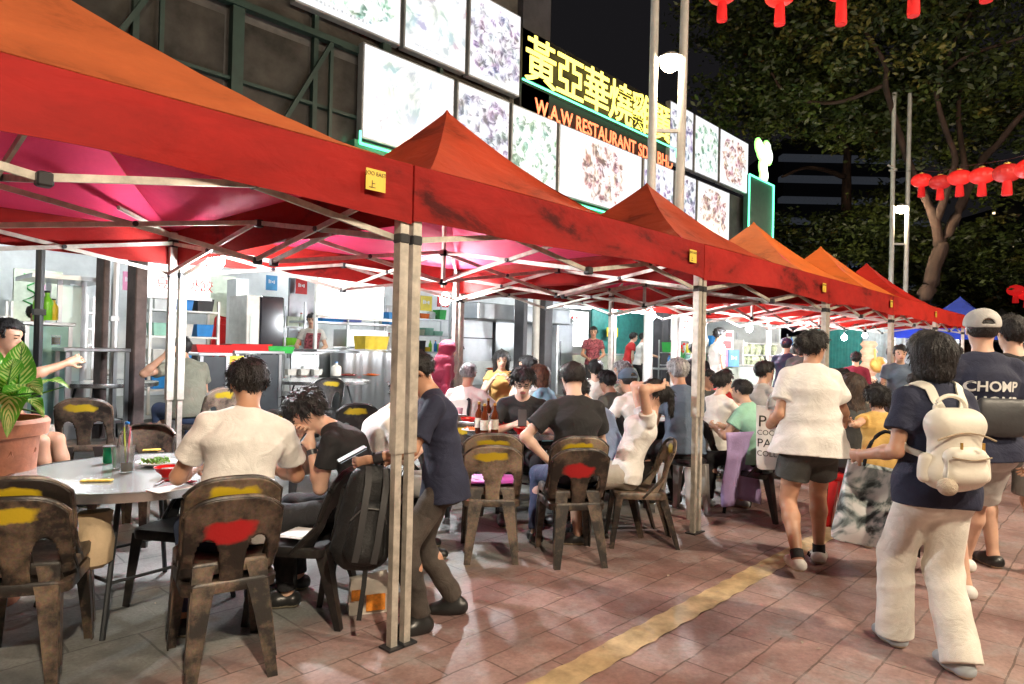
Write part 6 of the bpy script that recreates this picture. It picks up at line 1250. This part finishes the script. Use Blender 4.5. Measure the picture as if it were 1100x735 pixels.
chair(664, 5.68, -62, 'chair under the young man in pale blue', 'dark', 'plain')
J7 = fig('woman in white leaning back with both hands behind her head', 676, 5.30, -88, H=1.66, sit=SEAT, lean=-20, hunch=-6, head=(0, 4), hair='pony', fem=True, skin=0, shirt='white', pants='khaki', plen='mid', h=.0065, hands=((-.07, -.25, 1.22), (.07, -.26, 1.20)), pole=((-.8, .7, .8), (.8, .7, .8)), sleeve=.3, loose=.9, curl=.9)
chair(688, 5.28, -88, 'tan brown chair seen from the side under the woman in white', 'tan', 'plain')
L = J7['L']; mb = MB(); c_ = L['Wr'][0]*.75+L['E'][0]*.25; 
J8 = fig('man with glasses and black T-shirt facing us, holding a phone in both hands', 562, 6.15, 180, H=1.76, sit=SEAT, lean=10, hunch=14, head=(0, 8), hair='tuft', skin=3, shirt='black', pants='black', h=.0065, hands=((-.07, .30, .83), (.07, .30, .83)), pole=((-.9, -.2, -.7), (.9, -.2, -.7)))
glasses(J8); pf = (J8['hd'][0]+J8['hd'][1])/2; phone(pf+np.array([0, 0, .03]), heading(180), 'black phone held up by the man with glasses', .5); chair(561, 6.3, 180, 'dark chair under the man with glasses', 'dark', 'dark')
# --- far left
J9 = fig('man in an olive grey T-shirt with elbow raised on the far left table', 207, 7.0, -48, H=1.80, sit=SEAT, lean=16, hunch=14, head=(0, 12), hair='short', skin=1, shirt='olive', pants='denim', h=.009, hands=(W(at(177, 382, 6.75)), (.1, .42, .84)), pole=((-.9, .4, -.9), None), loose=1.4)
chair(226, 6.95, -60, 'grey chair with yellow patch under the man in olive grey', 'tan', 'plain'); chair(98, 5.75, -22, 'grey worn chair with yellow patch behind the plant, empty', 'yellow', 'plain')
J10 = fig('man in black at the left edge reaching an arm over the table', -20, 5.05, 78, H=1.86, sit=SEAT+.07, lean=6, hunch=8, head=(0, 4), hair='fade', skin=1, shirt='black', pants='khaki', plen='mid', h=.0075, hands=((-.10, .28, .68), W(at(72, 390, 5.3))), feet=((-.1, .62, 0), (.14, .55, 0)))
chair(-4, 5.05, 78, 'chair under the man in black at the left edge', 'dark', 'plain')
J23 = fig('stall keeper in navy standing behind the drinks counter', 32, 8.35, 96, H=1.68, hair='short', skin=1, shirt='navy', pants='black', hands=((-.2, .3, 1.0), (.2, .3, 1.0)))
J22 = fig('cook in pale shirt and colourful apron behind the soup pots', 335, 12.7, 172, H=1.72, z=.34, hair='short', skin=0, shirt='lgrey', pants='grey', hands=((-.2, .32, 1.05), (.2, .32, 1.05)), h=.013)
strap(J22, ['shirt'], [(-.08, .3, 1.42), (-.04, .3, 1.2), (0, .3, 1.0)], .26, CLO['pattern'], 'apron')
# --- middle tables
g2 = None
J21 = fig('person in a maroon headscarf standing behind the second tent pole', 471, 7.5, 70, H=1.50, lean=10, hair='hijab', fem=True, skin=1, shirt='maroon', sleeve=2, pants='black', h=.012, hem=.4)
J17 = fig('grey haired man in cream shirt with a black shoulder strap, seen from behind', 500, 7.05, 10, H=1.70, sit=SEAT, lean=8, hunch=8, hair='fade', hc='grey', skin=1, shirt='ecru', pants='denim', hands=((-.1, .3, .7), (.25, .45, .84)), h=.010, fat=1.08)
strap(J17, ['shirt'], [(.10, -.3, 1.12), (.13, -.3, .95), (.15, -.3, .7)], .03, CLO['black']); chair(499, 6.95, 10, 'grey chair under the grey haired man in cream', 'plain', 'plain')
J18 = fig('woman with long black hair and mustard top eating, facing us', 539, 9.0, 180, H=1.72, sit=SEAT, lean=8, hunch=8, head=(5, 8), hair='long', fem=True, skin=0, shirt='orange', pants='black', h=.010, hands=((-.10, .34, .95), (.10, .34, .95)), sleeve=.4)
J19 = fig('young man in white with his hand at his chin beside the woman in sky blue', 581, 8.3, -55, H=1.82, sit=SEAT, lean=10, hunch=8, head=(10, 0), hair='short', skin=0, shirt='white', pants='black', hands=((-.06, .30, 1.08), (.15, .35, .85)), h=.010)
J20 = fig('woman with auburn bobbed hair in a sky blue top', 592, 7.6, -58, H=1.66, sit=SEAT, lean=8, hunch=6, hair='bob', hc='auburn', fem=True, skin=0, shirt='sky', pants='black', h=.010, hands=((-.1, .35, .82), (.12, .35, .82)))
chair(600, 7.65, -58, 'dark chair with yellow patch under the woman in sky blue', 'yellowdark', 'plain'); chair(578, 8.4, -50, 'chair under the young man in white', 'dark', 'dark'); chair(539, 9.15, 180, 'chair under the woman in mustard', 'plain', 'plain'); chair(521, 6.3, 30, 'worn chair with faded yellow patch behind the beer bottles', 'yellow', 'plain')
J25 = fig('dark haired diner in cream seen from behind in front of the patterned-shirt cook', 641, 8.7, 0, H=1.76, sit=SEAT, hair='short', skin=0, shirt='ecru', pants='black', h=.012)
J26 = fig('white haired diner in tan shirt, hand raised to the face', 676, 8.4, -60, H=1.76, sit=SEAT, hair='short', hc='silver', skin=0, shirt='beige', pants='black', hands=((-.05, .22, 1.10), (.1, .35, .8)), h=.012)
J27 = fig('man in a navy cap and white shirt seated behind the pale blue shirt', 692, 6.8, -25, H=1.76, sit=SEAT, lean=14, hunch=16, hair='cap', extra='slate', skin=1, shirt='white', pants='denim', h=.010, hands=((-.12, .4, .86), (.12, .4, .86)))
strap(J27, ['shirt'], [(.12, -.3, 1.12), (0, -.3, 1.0), (-.13, -.3, .9)], .04, CLO['slate'])
Jp = fig('dark haired diner bowed between the cap wearer and the young man in pale blue', 669, 7.2, -40, H=1.66, sit=SEAT, lean=12, hunch=12, hair='short', skin=1, shirt='charcoal', pants='black', h=.012)
for px, d, fa, lb in ((641, 8.6, 0, 'chair under the dark haired diner in cream'), (676, 8.3, -60, 'chair under the white haired diner'), (694, 6.75, -25, 'chair under the man in the navy cap'), (669, 7.1, -40, 'chair under the bowed diner')): chair(px, d, fa, lb, 'dark', 'dark')
J24 = fig('cook in a dark red patterned shirt standing at the far stall', 637, 16.2, 185, H=1.84, hair='short', skin=1, shirt='pattern', pants='black', hands=((-.15, .3, 1.1), (.15, .3, 1.1)), h=.014)
fig('far stall worker in red bending beside the worker in white', 674, 19.0, 80, H=1.82, lean=14, hair='short', skin=0, shirt='red', pants='black', h=.016, fing=False); fig('far stall worker in white reaching to the right', 686, 18.6, 90, H=1.8, lean=10, hair='short', skin=0, shirt='white', pants='black', h=.016, hands=((-.1, .5, 1.15), (.1, .5, 1.15)), fing=False)
# --- right of the third pole
J28 = fig('silver haired man in a slate shirt on a black stool, back to us', 737, 6.25, -14, H=1.78, sit=.52, lean=6, hunch=8, head=(0, 8), hair='short', hc='silver', skin=1, shirt='slate', pants='black', h=.010, fat=1.1, hands=((-.1, .4, .86), (.12, .4, .86)), loose=1.4)
J29 = fig('woman in a white blouse resting her cheek on her hand', 767, 7.1, 62, H=1.66, sit=SEAT, lean=8, hunch=6, hair='bun', fem=True, skin=3, shirt='white', pants='black', h=.010, hands=((-.1, .38, .82), (.07, .25, 1.03)), sleeve=1.3, pole=(None, (.3, .5, -1)))
J30 = fig('man with glasses and a grey vest top looking right over the table', 815, 7.9, 70, H=1.78, sit=SEAT+.04, lean=6, hair='short', skin=0, shirt='lgrey', pants='black', h=.010); glasses(J30)
J31 = fig('woman in mint green with a black shoulder strap seated on a black chair', 815, 6.3, -38, H=1.58, sit=SEAT, lean=8, hunch=12, hair='fade', fem=True, skin=0, shirt='mint', pants='black', h=.009, fat=1.05, hands=((-.14, .38, .78), (.1, .4, .76)), shoes='grey', loose=1.3, feet=((-.16, .42, 0), (.13, .22, 0)))
strap(J31, ['shirt'], [(.12, -.3, 1.05), (.0, -.3, .85), (-.12, -.28, .68)], .028, CLO['black'])
chair(817, 6.25, -38, 'black chair under the woman in mint green', 'dark', 'dark'); chair(767, 7.1, 62, 'chair under the woman in the white blouse', 'dark', 'dark'); chair(815, 7.9, 70, 'chair under the man in the grey vest', 'dark', 'dark')
def stool(px, d, label, m=BLACKP, h=.46, lm=None):
    x, y = ground_xy(px, d); g = root('stool', x, y, gz(y), label, 'stool'); mb = MB(); mb.box((-.16, -.16, h-.06), (.16, .16, h), .02); mb.build('seat', m, g, smooth=False)
    for i in (-1, 1):
        for j in (-1, 1): mb = MB(); mb.loft([[(i*.13*q+a, j*.13*q+b_, z) for a, b_ in ((-w_, -w_), (w_, -w_), (w_, w_), (-w_, w_))] for q, z, w_ in ((1.25, 0, .022), (1, h-.06, .036))], cap=True); mb.build('leg', lm or m, g, smooth=False)
stool(737, 6.25, 'black topped stool with pale legs under the man in slate', BLACKP, .52, M('pale_leg_plastic', (.45, .43, .4))); stool(921, 5.9, 'bright red plastic stool between the walkers', REDP)
J16 = fig('woman with long dark hair in black seated behind the walking woman', 921, 5.95, 5, H=1.64, sit=.48, hair='long', hc='brown', fem=True, skin=1, shirt='charcoal', pants='black', h=.010)
# purple cloth over the chair of the woman in mint
x, y = ground_xy(797, 6.15); mb = MB(); rows = []
for i in range(15):
    t = i/14; rows.append([(-.19+.38*q+.03*math.sin(5*t+3*q), -.02+.05*math.sin(9*q+3*t)*t, .78-.62*t-.10*t*abs(q-.5)) for q in np.linspace(0, 1, 14)])
mb.loft(rows, closed=False); o = mb.build('lilac_cloth', M('lilac_cloth', (.36, .27, .50), .85, bump=.3), loc=(x, y, gz(y)), ang=180); o.rotation_euler = (0, 0, heading(-25)); so = o.modifiers.new('t', 'SOLIDIFY'); so.thickness = .006; props(o, 'lilac jacket hanging down beside the woman in mint green', 'jacket')
# --- passers-by
def bagmat(): return M('tote_canvas', (.74, .72, .68), .7, bump=.2, bs=150)
J11 = fig('woman walking away in white blouse and dark shorts, hair in a bun', 872, 4.72, 8, H=1.66, lean=3, head=(-52, 4), hair='bun', fem=True, skin=1, shirt='white', pants='charcoal', plen='short', fat=1.24, h=.0065, hands=((-.27, .16, .93), W(at(908, 452, 5.0))), pole=((-.25, -.7, -1), (.25, -.5, -1)), shoes='white', feet=((-.13, -.22, .05), (.12, .16, 0)), sleeve=.66, loose=1.8, hem=.10, wide=1.1, toes=(-4, 14), knee=(None, None))
for i in (0, 1):
    a, k_ = J11['L']['A'][i], J11['L']['K'][i]; d = (k_-a)/np.linalg.norm(k_-a); mb = MB(); mb.bar(a-d*.01, a+d*.05, r=.043, n=16); mb.build('sock', CLO['black'], J11['root'])
    for q in (.02, .045, .07):
        for sd_ in (-1, 1): mb = MB(); mb.bar(a+[sd_*.050, q, -.028], a+[sd_*.054, q+.018, -.060], .008, .004); mb.build('shoe_stripe', CLO['black'], J11['root'], smooth=False)
J12 = fig('woman in navy top and wide cream trousers walking away with a cream backpack', 1008, 3.30, -2, H=1.60, lean=3, head=(6, 4), hair='bob', hc='black', fem=True, skin=1, shirt='navy', pants='ecru', plen='long', wide=1.55, fat=1.1, h=.0065, hands=((-.25, .22, .98), (.27, .16, .86)), pole=((-.2, -.6, -1), (.25, -.6, -1)), shoes='grey', feet=((-.07, .20, .0), (.05, -.12, 0)), loose=1.5, sleeve=.62, hem=.09)
J13 = fig('man in a grey cap and navy T-shirt with white lettering on its back', 1058, 4.20, 4, H=1.79, lean=2, head=(-12, 2), hair='cap', extra='lgrey', skin=0, shirt='navy', pants='lgrey', plen='mid', fat=1.06, h=.0075, hands=(None, (.30, .05, .86)), shoes='white', feet=((-.10, .0, 0), (.13, .42, 0)), loose=1.7, sleeve=.75, hem=.10)
backprint(J13, (('CHOMP', 1.), ('CHOMP', 1.1)), .085, M('white_print', (.75, .75, .72), .7), .235, -.02)
J14 = fig('dark haired man in black walking beyond the man in the grey cap', 1096, 4.75, 2, H=1.80, hair='short', skin=0, shirt='black', pants='grey', plen='mid', h=.010, shoes='black', feet=((-.1, .1, 0), (.1, -.15, 0)))
J15 = fig('small child in a mustard yellow dress holding the hand of the woman in white', 947, 5.25, 6, H=1.24, hs=1.16, hair='child', skin=0, shirt='yellow', pants=None, hem=.34, sleeve=.35, h=.0075, hands=(W(at(912, 456, 4.95)), None), shoes='white', fem=True)
# belt bag on the man in the cap
def rbag(name, parent, parts, m, h=.008, fold=.003, seed=1.):
    F = Fig()
    for a, b_, r0, r1, k, e, ar in parts: F.cone(a, b_, r0, r1, k, e, ar)
    return F.mesh(name, m, parent, h, fold=fold, seed=seed)
L = J13['L']; g = root('sling_bag', *J13['loc'], 'dark grey sling bag across the lower back of the man in the grey cap', 'bag'); g.rotation_euler = J13['root'].rotation_euler
cb = L['Wp']+np.array([0, -.17, .0]); rbag('body', g, [(cb+[-.11, 0, .0], cb+[.11, 0, .0], .045, .045, .02, Zv, 2.6)], M('dark_grey_nylon', (.05, .052, .055), .5, bump=.3, bs=20))
strap(J13, ['shirt'], [(.17, -.2, L['Wp'][2]+.02), (.20, 0, L['Wp'][2]+.02), (.15, .2, L['Wp'][2])], .03, CLO['charcoal'], 'belt')
# cream backpack
L = J12['L']; g = root('backpack', *J12['loc'], 'cream leather backpack with a fluffy pompom worn by the woman in navy', 'backpack'); g.rotation_euler = J12['root'].rotation_euler
BPM = M('cream_leather', (.76, .72, .62), .5, var=.08, bump=.15, bs=30); c0 = L['Cp']+np.array([-.055, -.215, -.12]); X_ = np.array([1., 0, 0])
main = rbag('body', g, [(c0+[-.06, 0, .10], c0+[.06, 0, .10], .075, .075, .03, None, 1), (c0+[-.075, 0, -.12], c0+[.075, 0, -.12], .075, .075, .03, None, 1), (c0+[0, .0, .08], c0+[0, 0, -.12], .082, .088, .03, X_, 1.4)], BPM, .006, .002)
rbag('front_pocket', g, [(c0+[-.055, -.07, -.12], c0+[.055, -.07, -.12], .045, .045, .02, None, 1), (c0+[-.05, -.07, -.04], c0+[.05, -.07, -.04], .042, .042, .02, None, 1), (c0+[0, -.07, -.04], c0+[0, -.07, -.12], .045, .045, .02, X_, 2)], BPM, .006, .002)
for k in (-1, 1): rbag('side_pocket', g, [(c0+[k*.138, .0, -.14], c0+[k*.135, 0, -.06], .032, .03, .02, None, 1)], BPM, .006)
mb = MB(); mb.tube([c0+[.06*math.cos(a)*1.25, .03, .165+.065*math.sin(a)] for a in np.linspace(0, pi, 12)], .010, 8); mb.build('handle', BPM, g)
mb = MB(); mb.tube([c0+[-.135+.27*q, -.082-.01*math.sin(pi*q), .035+.035*math.sin(pi*q)] for q in np.linspace(0, 1, 14)], .0045, 6); mb.build('zip', M('tan_zip', (.35, .27, .17)), g)
for k in (-1, 1): mb = MB(); mb.bar(c0+[k*.05, -.118, .0], c0+[k*.05, -.118, .03], .012, .006); mb.build('buckle', GOLD, g, smooth=False)
mb = MB(); mb.tube([c0+[-.09+.18*q, -.116-.008*math.sin(pi*q), -.035-.012*math.sin(pi*q)] for q in np.linspace(0, 1, 12)], .0035, 6); mb.build('pocket_seam', M('tan_zip'), g)
F = Fig(); pc = c0+[-.10, -.10, -.17]; F.cone(pc, pc, .042, .042); F.mesh('pompom', M('fluffy_beige', (.66, .55, .42), .95, bump=1., bs=180), g, .005, fold=.005, seed=9.)
mb = MB(); mb.tube([pc+[0, 0, .04], c0+[-.09, -.09, -.05]], .003, 5); mb.build('cord', BPM, g)
for k in (-1, 1):
    s_ = strap(J12, ['shirt'], [(k*.055, -.3, L['Cp'][2]+.015), (k*.075, -.25, L['Cp'][2]+.10), (k*.10, -.12, L['Nk'][2]+.03), (k*.11, .02, L['Nk'][2]+.02), (k*.11, .2, L['Cp'][2]+.02)], .042, BPM, 'backpack_strap', .006); s_.parent = g
    s_ = strap(J12, ['shirt'], [(k*.19, .08, L['Cp'][2]-.05), (k*.20, -.06, L['Wp'][2]+.02), (k*.15, -.2, L['Wp'][2]-.02)], .03, BPM, 'lower_strap', .004); s_.parent = g
# tote bags
def tote(c, rz, wt, wb, h, dep, m, label, side=None, handles=.22, lines=(), hm=None, tilt=0., lc=None, ls=1., art=False):
    g = root('tote_bag', *c, label, 'bag'); g.rotation_euler = (0, tilt, rz); rings = []; N = 28
    for k in range(13):
        t = k/12; w_ = wb+(wt-wb)*t; dd = dep*(1-.75*t**1.5)*(.55+.45*min(1, t*5+.2)); z = h*(t-1)
        rings.append([(w_/2*math.copysign(abs(cos(a))**.45, cos(a))*(1-.04*(k == 0)), dd/2*math.copysign(abs(sin(a))**.7, sin(a))*(1+.25*math.sin(7*t+3*cos(a))), z+.012*math.sin(3*cos(a)+5*t)) for a in [2*pi*i/N+.05 for i in range(N)]])
    mb = MB(); mb.loft(rings, cap=True); b_ = mb.build('body', m, g, ang=60)
    if side is not None:
        mb = MB(); mb.loft([[(wb/2+(wt-wb)/2*t+.002, -dep*(1-.6*t)*.55, h*(t-1)), (wb/2+(wt-wb)/2*t+.012, 0, h*(t-1)), (wb/2+(wt-wb)/2*t+.002, dep*(1-.6*t)*.55, h*(t-1)), (wb/2+(wt-wb)/2*t-.03, 0, h*(t-1))] for t in np.linspace(0, 1, 7)], cap=True); mb.build('gusset', side, g)
    for y_ in (-1, 1): mb = MB(); mb.tube([(wt*.26*cos(a), y_*.012, handles*math.sin(a)**.8-.02*abs(cos(a))-.004) for a in np.linspace(pi, 0, 14)], .009, 6); mb.build('handle', hm or m, g)
    for tx, sz, zz, xx in lines:
        o = text('lettering', tx, sz, lc or M('black_ink'), b_, (xx, 0, zz), .0005, align='LEFT', bold=.0); T_ = bvh(b_)
        for v in o.data.vertices:
            p = Vector((v.co.x+xx, -.5, v.co.z+zz)); r = T_.ray_cast(p, Vector((0, 1, 0)))
            v.co = Vector((v.co.x, (r[0].y if r[0] is not None else -dep/3)-.0022, v.co.z))
    return g, b_
tote(at(836, 438, 4.83), heading(22), .30, .28, .44, .09, bagmat(), 'white canvas tote bag with black lettering carried by the walking woman', handles=.13, lines=(('PA', .115, -.14, -.135), ('COCO', .052, -.20, -.14), ('PAVI', .085, -.285, -.14), ('COLL', .055, -.35, -.14)))
def artmat():
    m = bpy.data.materials.new('printed_bag'); m.use_nodes = True; nt = m.node_tree; L_ = nt.links; b_ = nt.nodes['Principled BSDF']; tc = nd(nt, 'ShaderNodeTexCoord')
    n = nd(nt, 'ShaderNodeTexNoise', Scale=6., Detail=5., Distortion=2.4); L_.new(tc.outputs['Object'], n.inputs['Vector']); r = nd(nt, 'ShaderNodeValToRGB'); L_.new(n.outputs[0], r.inputs[0]); e = r.color_ramp.elements
    e[0].position = .36; e[0].color = (.03, .04, .04, 1); e[1].position = .58; e[1].color = (.72, .72, .70, 1); q = e.new(.45); q.color = (.25, .30, .29, 1); q = e.new(.52); q.color = (.55, .58, .56, 1)
    L_.new(r.outputs[0], b_.inputs['Base Color']); b_.inputs['Roughness'].default_value = .3; return m
cb = at(948, 502, 3.6); g, b_ = tote(cb+np.array([0, 0, 0]), heading(24), .34, .42, .42, .17, artmat(), 'large glossy shopping bag printed with a grey photograph and a black side', side=M('black_bag_side', (.015, .015, .015), .3), handles=.20, hm=CLO['black'], tilt=.10)
text('lettering', 'SHOP GUR', .045, M('white_print'), g, (.205, -.10, -.34), .0005).rotation_euler = (0, -pi/2, .2)
# black backpack held by the young man behind the pole, paper bag under it
bp_ = at(394, 552, 3.42); g = root('backpack', *bp_, 'black backpack hanging from the hand of the young man behind the pole', 'backpack'); g.rotation_euler = (0, .16, heading(-20)); NY = M('black_nylon', (.010, .011, .012), .6, var=.4, bump=.3, bs=90); Y_ = np.array([0, 1., 0])
rbag('body', g, [((0, 0, .17), (0, 0, -.16), .085, .105, .03, X_, 1.45), ((-.05, 0, -.2), (.05, 0, -.2), .085, .085, .03, None, 1)], NY, .007, .008, 3.)
rbag('front_pocket', g, [((0, -.09, .03), (0, -.10, -.16), .06, .075, .03, X_, 1.35)], NY, .007, .006, 5.)
mb = MB(); mb.tube([(-.03, 0, .24), (-.03, -.02, .31), (.03, -.02, .31), (.03, 0, .24)], .009, 6); mb.build('grab_handle', NY, g)
for k in (-1, 1): mb = MB(); mb.loft([[(k*.045+w_, y_-t_, z_) for w_, t_ in ((-.016, 0), (.016, 0), (.016, .008), (-.016, .008))] for y_, z_ in ((-.06, .25), (-.135, .17), (-.158, .05), (-.178, -.10), (-.165, -.2))], cap=True); mb.build('compression_strap', M('strap_webbing', (.03, .03, .032), .7), g)
for k in (-1, 1): mb = MB(); mb.tube([(k*.07, .06, .22), (k*.12, .10, .10), (k*.13, .10, -.05), (k*.10, .08, -.2)], .016, 6); mb.build('shoulder_strap', NY, g)
mb = MB(); mb.loft([[(x+.012*i+.01*math.sin(9*z), -.10+.004*j, z) for i, j in ((-1, 0), (1, 0), (1, 1), (-1, 1))] for x, z in ((.03, -.2), (.035, -.33), (.03, -.5))], cap=True); mb.build('loose_strap', NY, g)
mb = MB(); mb.tube([(-.09, -.095, -.02), (-.05, -.155, .06), (.05, -.155, .06), (.09, -.095, -.02)], .004, 5); mb.build('zip', M('grey_zip', (.12, .12, .12)), g)
p = onz(395, 655, 0); g = root('paper_bag', p[0], p[1], 0, 'small white and orange printed paper bag on the floor under the black backpack', 'bag'); g.rotation_euler = (0, 0, heading(-20))
PB = M('printed_paper_bag', (.70, .66, .58), .6, bump=.5, bs=14); mb = MB(); mb.loft([[(-.11, -.06, 0), (.11, -.06, 0), (.11, .06, 0), (-.11, .06, 0)], [(-.115, -.062, .1), (.10, -.07, .1), (.115, .06, .1), (-.10, .066, .1)], [(-.10, -.04, .19), (.11, -.05, .17), (.11, .05, .2), (-.10, .04, .18)]], cap=True); mb.build('body', PB, g, smooth=False)
mb = MB(); mb.box((-.02, -.075, .02), (.085, -.0705, .11)); mb.box((-.10, -.068, .08), (-.03, -.064, .14)); mb.build('orange_print', M('orange_ink', (.75, .25, .03), .5, var=.4, vs=30), g, smooth=False)
# paper bag hanging under the nearest table
p = at(102, 575, 3.35); mb = MB(); mb.loft([[(.07*q*cos(a)*(1+.1*math.sin(5*a+k)), .05*q*sin(a), z) for a in np.linspace(0, 2*pi, 14)[:-1]] for k, (q, z) in enumerate(((.7, -.16), (1.1, -.14), (1.2, -.03), (1., .06), (1.1, .12)))], cap=True); o = mb.build('paper_bag', M('kraft_paper', (.50, .38, .24), .8, bump=.5, bs=20), loc=p, ang=30); props(o, 'crumpled brown paper bag on the left foreground chair', 'bag')
for px, d, fa, lb in ((322, 6.3, 20, 'empty dark chair at the near side of the white jug table'), (378, 6.9, -30, 'empty dark chair right of the white jug table'), (350, 8.9, 180, 'chair on the kitchen side of the white jug table'), (470, 5.6, 60, 'dark chair just right of the nearest tent pole'), (628, 7.6, 10, 'empty chair between the sky blue top and the bowed diner')): chair(px, d, fa, lb, 'yellowdark', 'dark')
# --- crowd further along
crowd = [('standing person in black with an orange hair clip behind the third pole', 747, 9.6, 10, dict(H=1.66, hair='bun', shirt='black', fem=True)), ('cook in white standing by the printed signs', 768, 13.2, 80, dict(H=1.86, shirt='white', hair='short')),
 ('man in a navy cap and uniform at the vegetable stall', 843, 11.8, 40, dict(H=1.78, shirt='navy', hair='cap', extra='navy')), ('person in pale clothes next to the navy uniform', 852, 12.2, 60, dict(H=1.68, shirt='lgrey', hair='short')), ('brown haired person just left of the bun haired walker', 862, 9.8, 20, dict(H=1.74, shirt='charcoal', hair='bob', hc='brown', fem=True)),
 ('person standing in a maroon coat before the teal shutter', 920, 11.4, 20, dict(H=1.56, shirt='maroon', hair='short', sleeve=1.9, hem=.45)), ('man in slate and navy T-shirt standing at the fourth table', 966, 9.6, 200, dict(H=1.66, shirt='slate', hair='short')), ('second standing man beside the man in slate', 955, 10.6, 150, dict(H=1.66, shirt='lgrey', hair='short')),
 ('seated woman in beige leaning over the fourth table', 948, 8.4, -60, dict(H=1.66, sit=SEAT, shirt='beige', hair='bun', fem=True, lean=20, hunch=20)), ('seated man with short dark hair left of the navy walker', 980, 8.3, 60, dict(H=1.66, sit=SEAT, shirt='charcoal', hair='fade')),
 ('seated diner in white behind the walking woman', 913, 8.2, -50, dict(H=1.7, sit=SEAT, shirt='white', hair='short')), ('seated diner with brown hair right of the walking woman', 903, 8.8, 0, dict(H=1.64, sit=SEAT, shirt='charcoal', hair='bob', hc='brown', fem=True)),
 ('seated child with dark hair behind the child in yellow', 996, 9.4, 100, dict(H=1.5, sit=SEAT, shirt='grey', hair='short')), ('diner in red seated beyond the woman in the white blouse', 778, 9.2, 180, dict(H=1.6, sit=SEAT, shirt='red', hair='short')),
 ('dark clad diner whose face shows behind the slate shirt', 757, 8.6, 160, dict(H=1.6, sit=SEAT, shirt='charcoal', hair='short')), ('diner in a dark top at the far end of the row', 1012, 10.5, 150, dict(H=1.7, shirt='charcoal', hair='short')), ('walker in dark clothes in the gap before the blue gazebo', 1030, 12.5, 10, dict(H=1.72, shirt='charcoal', hair='short')),
 ('diner in navy at the edge of the steel hood', 486, 9.4, 130, dict(H=1.7, sit=SEAT, shirt='navy', hair='short'))]
for lb, px, d, fa, k in crowd:
    k = dict(k); k.setdefault('lean', 6); k.setdefault('skin', px % 3 % 2); fig(lb, px, d, fa, h=.014, fing=False, **k)
    if 'sit' in k: chair(px, d, fa, 'chair under the '+lb.split(' with ')[0].replace('seated ', ''), 'dark', 'dark')

mb = MB(); rn = random.Random(12)
for k in range(150):
    x = rn.uniform(1.2, 9); y = rn.uniform(.6, 4.8); a = rn.uniform(0, 3); q = rn.uniform(.006, .022); z = gz(y)+.006
    mb.add([(x+q*cos(a), y+q*sin(a), z), (x-q*.5*sin(a), y+q*.5*cos(a), z+.004), (x-q*cos(a), y-q*sin(a), z), (x+q*.4*sin(a), y-q*.4*cos(a), z+.002)], [(0, 1, 2, 3)])
props(mb.build('litter', M('pale_litter', (.42, .36, .28), .8, var=.5, vs=3), smooth=False), 'small pale scraps and crumbs scattered over the paving', 'litter', kind='stuff')
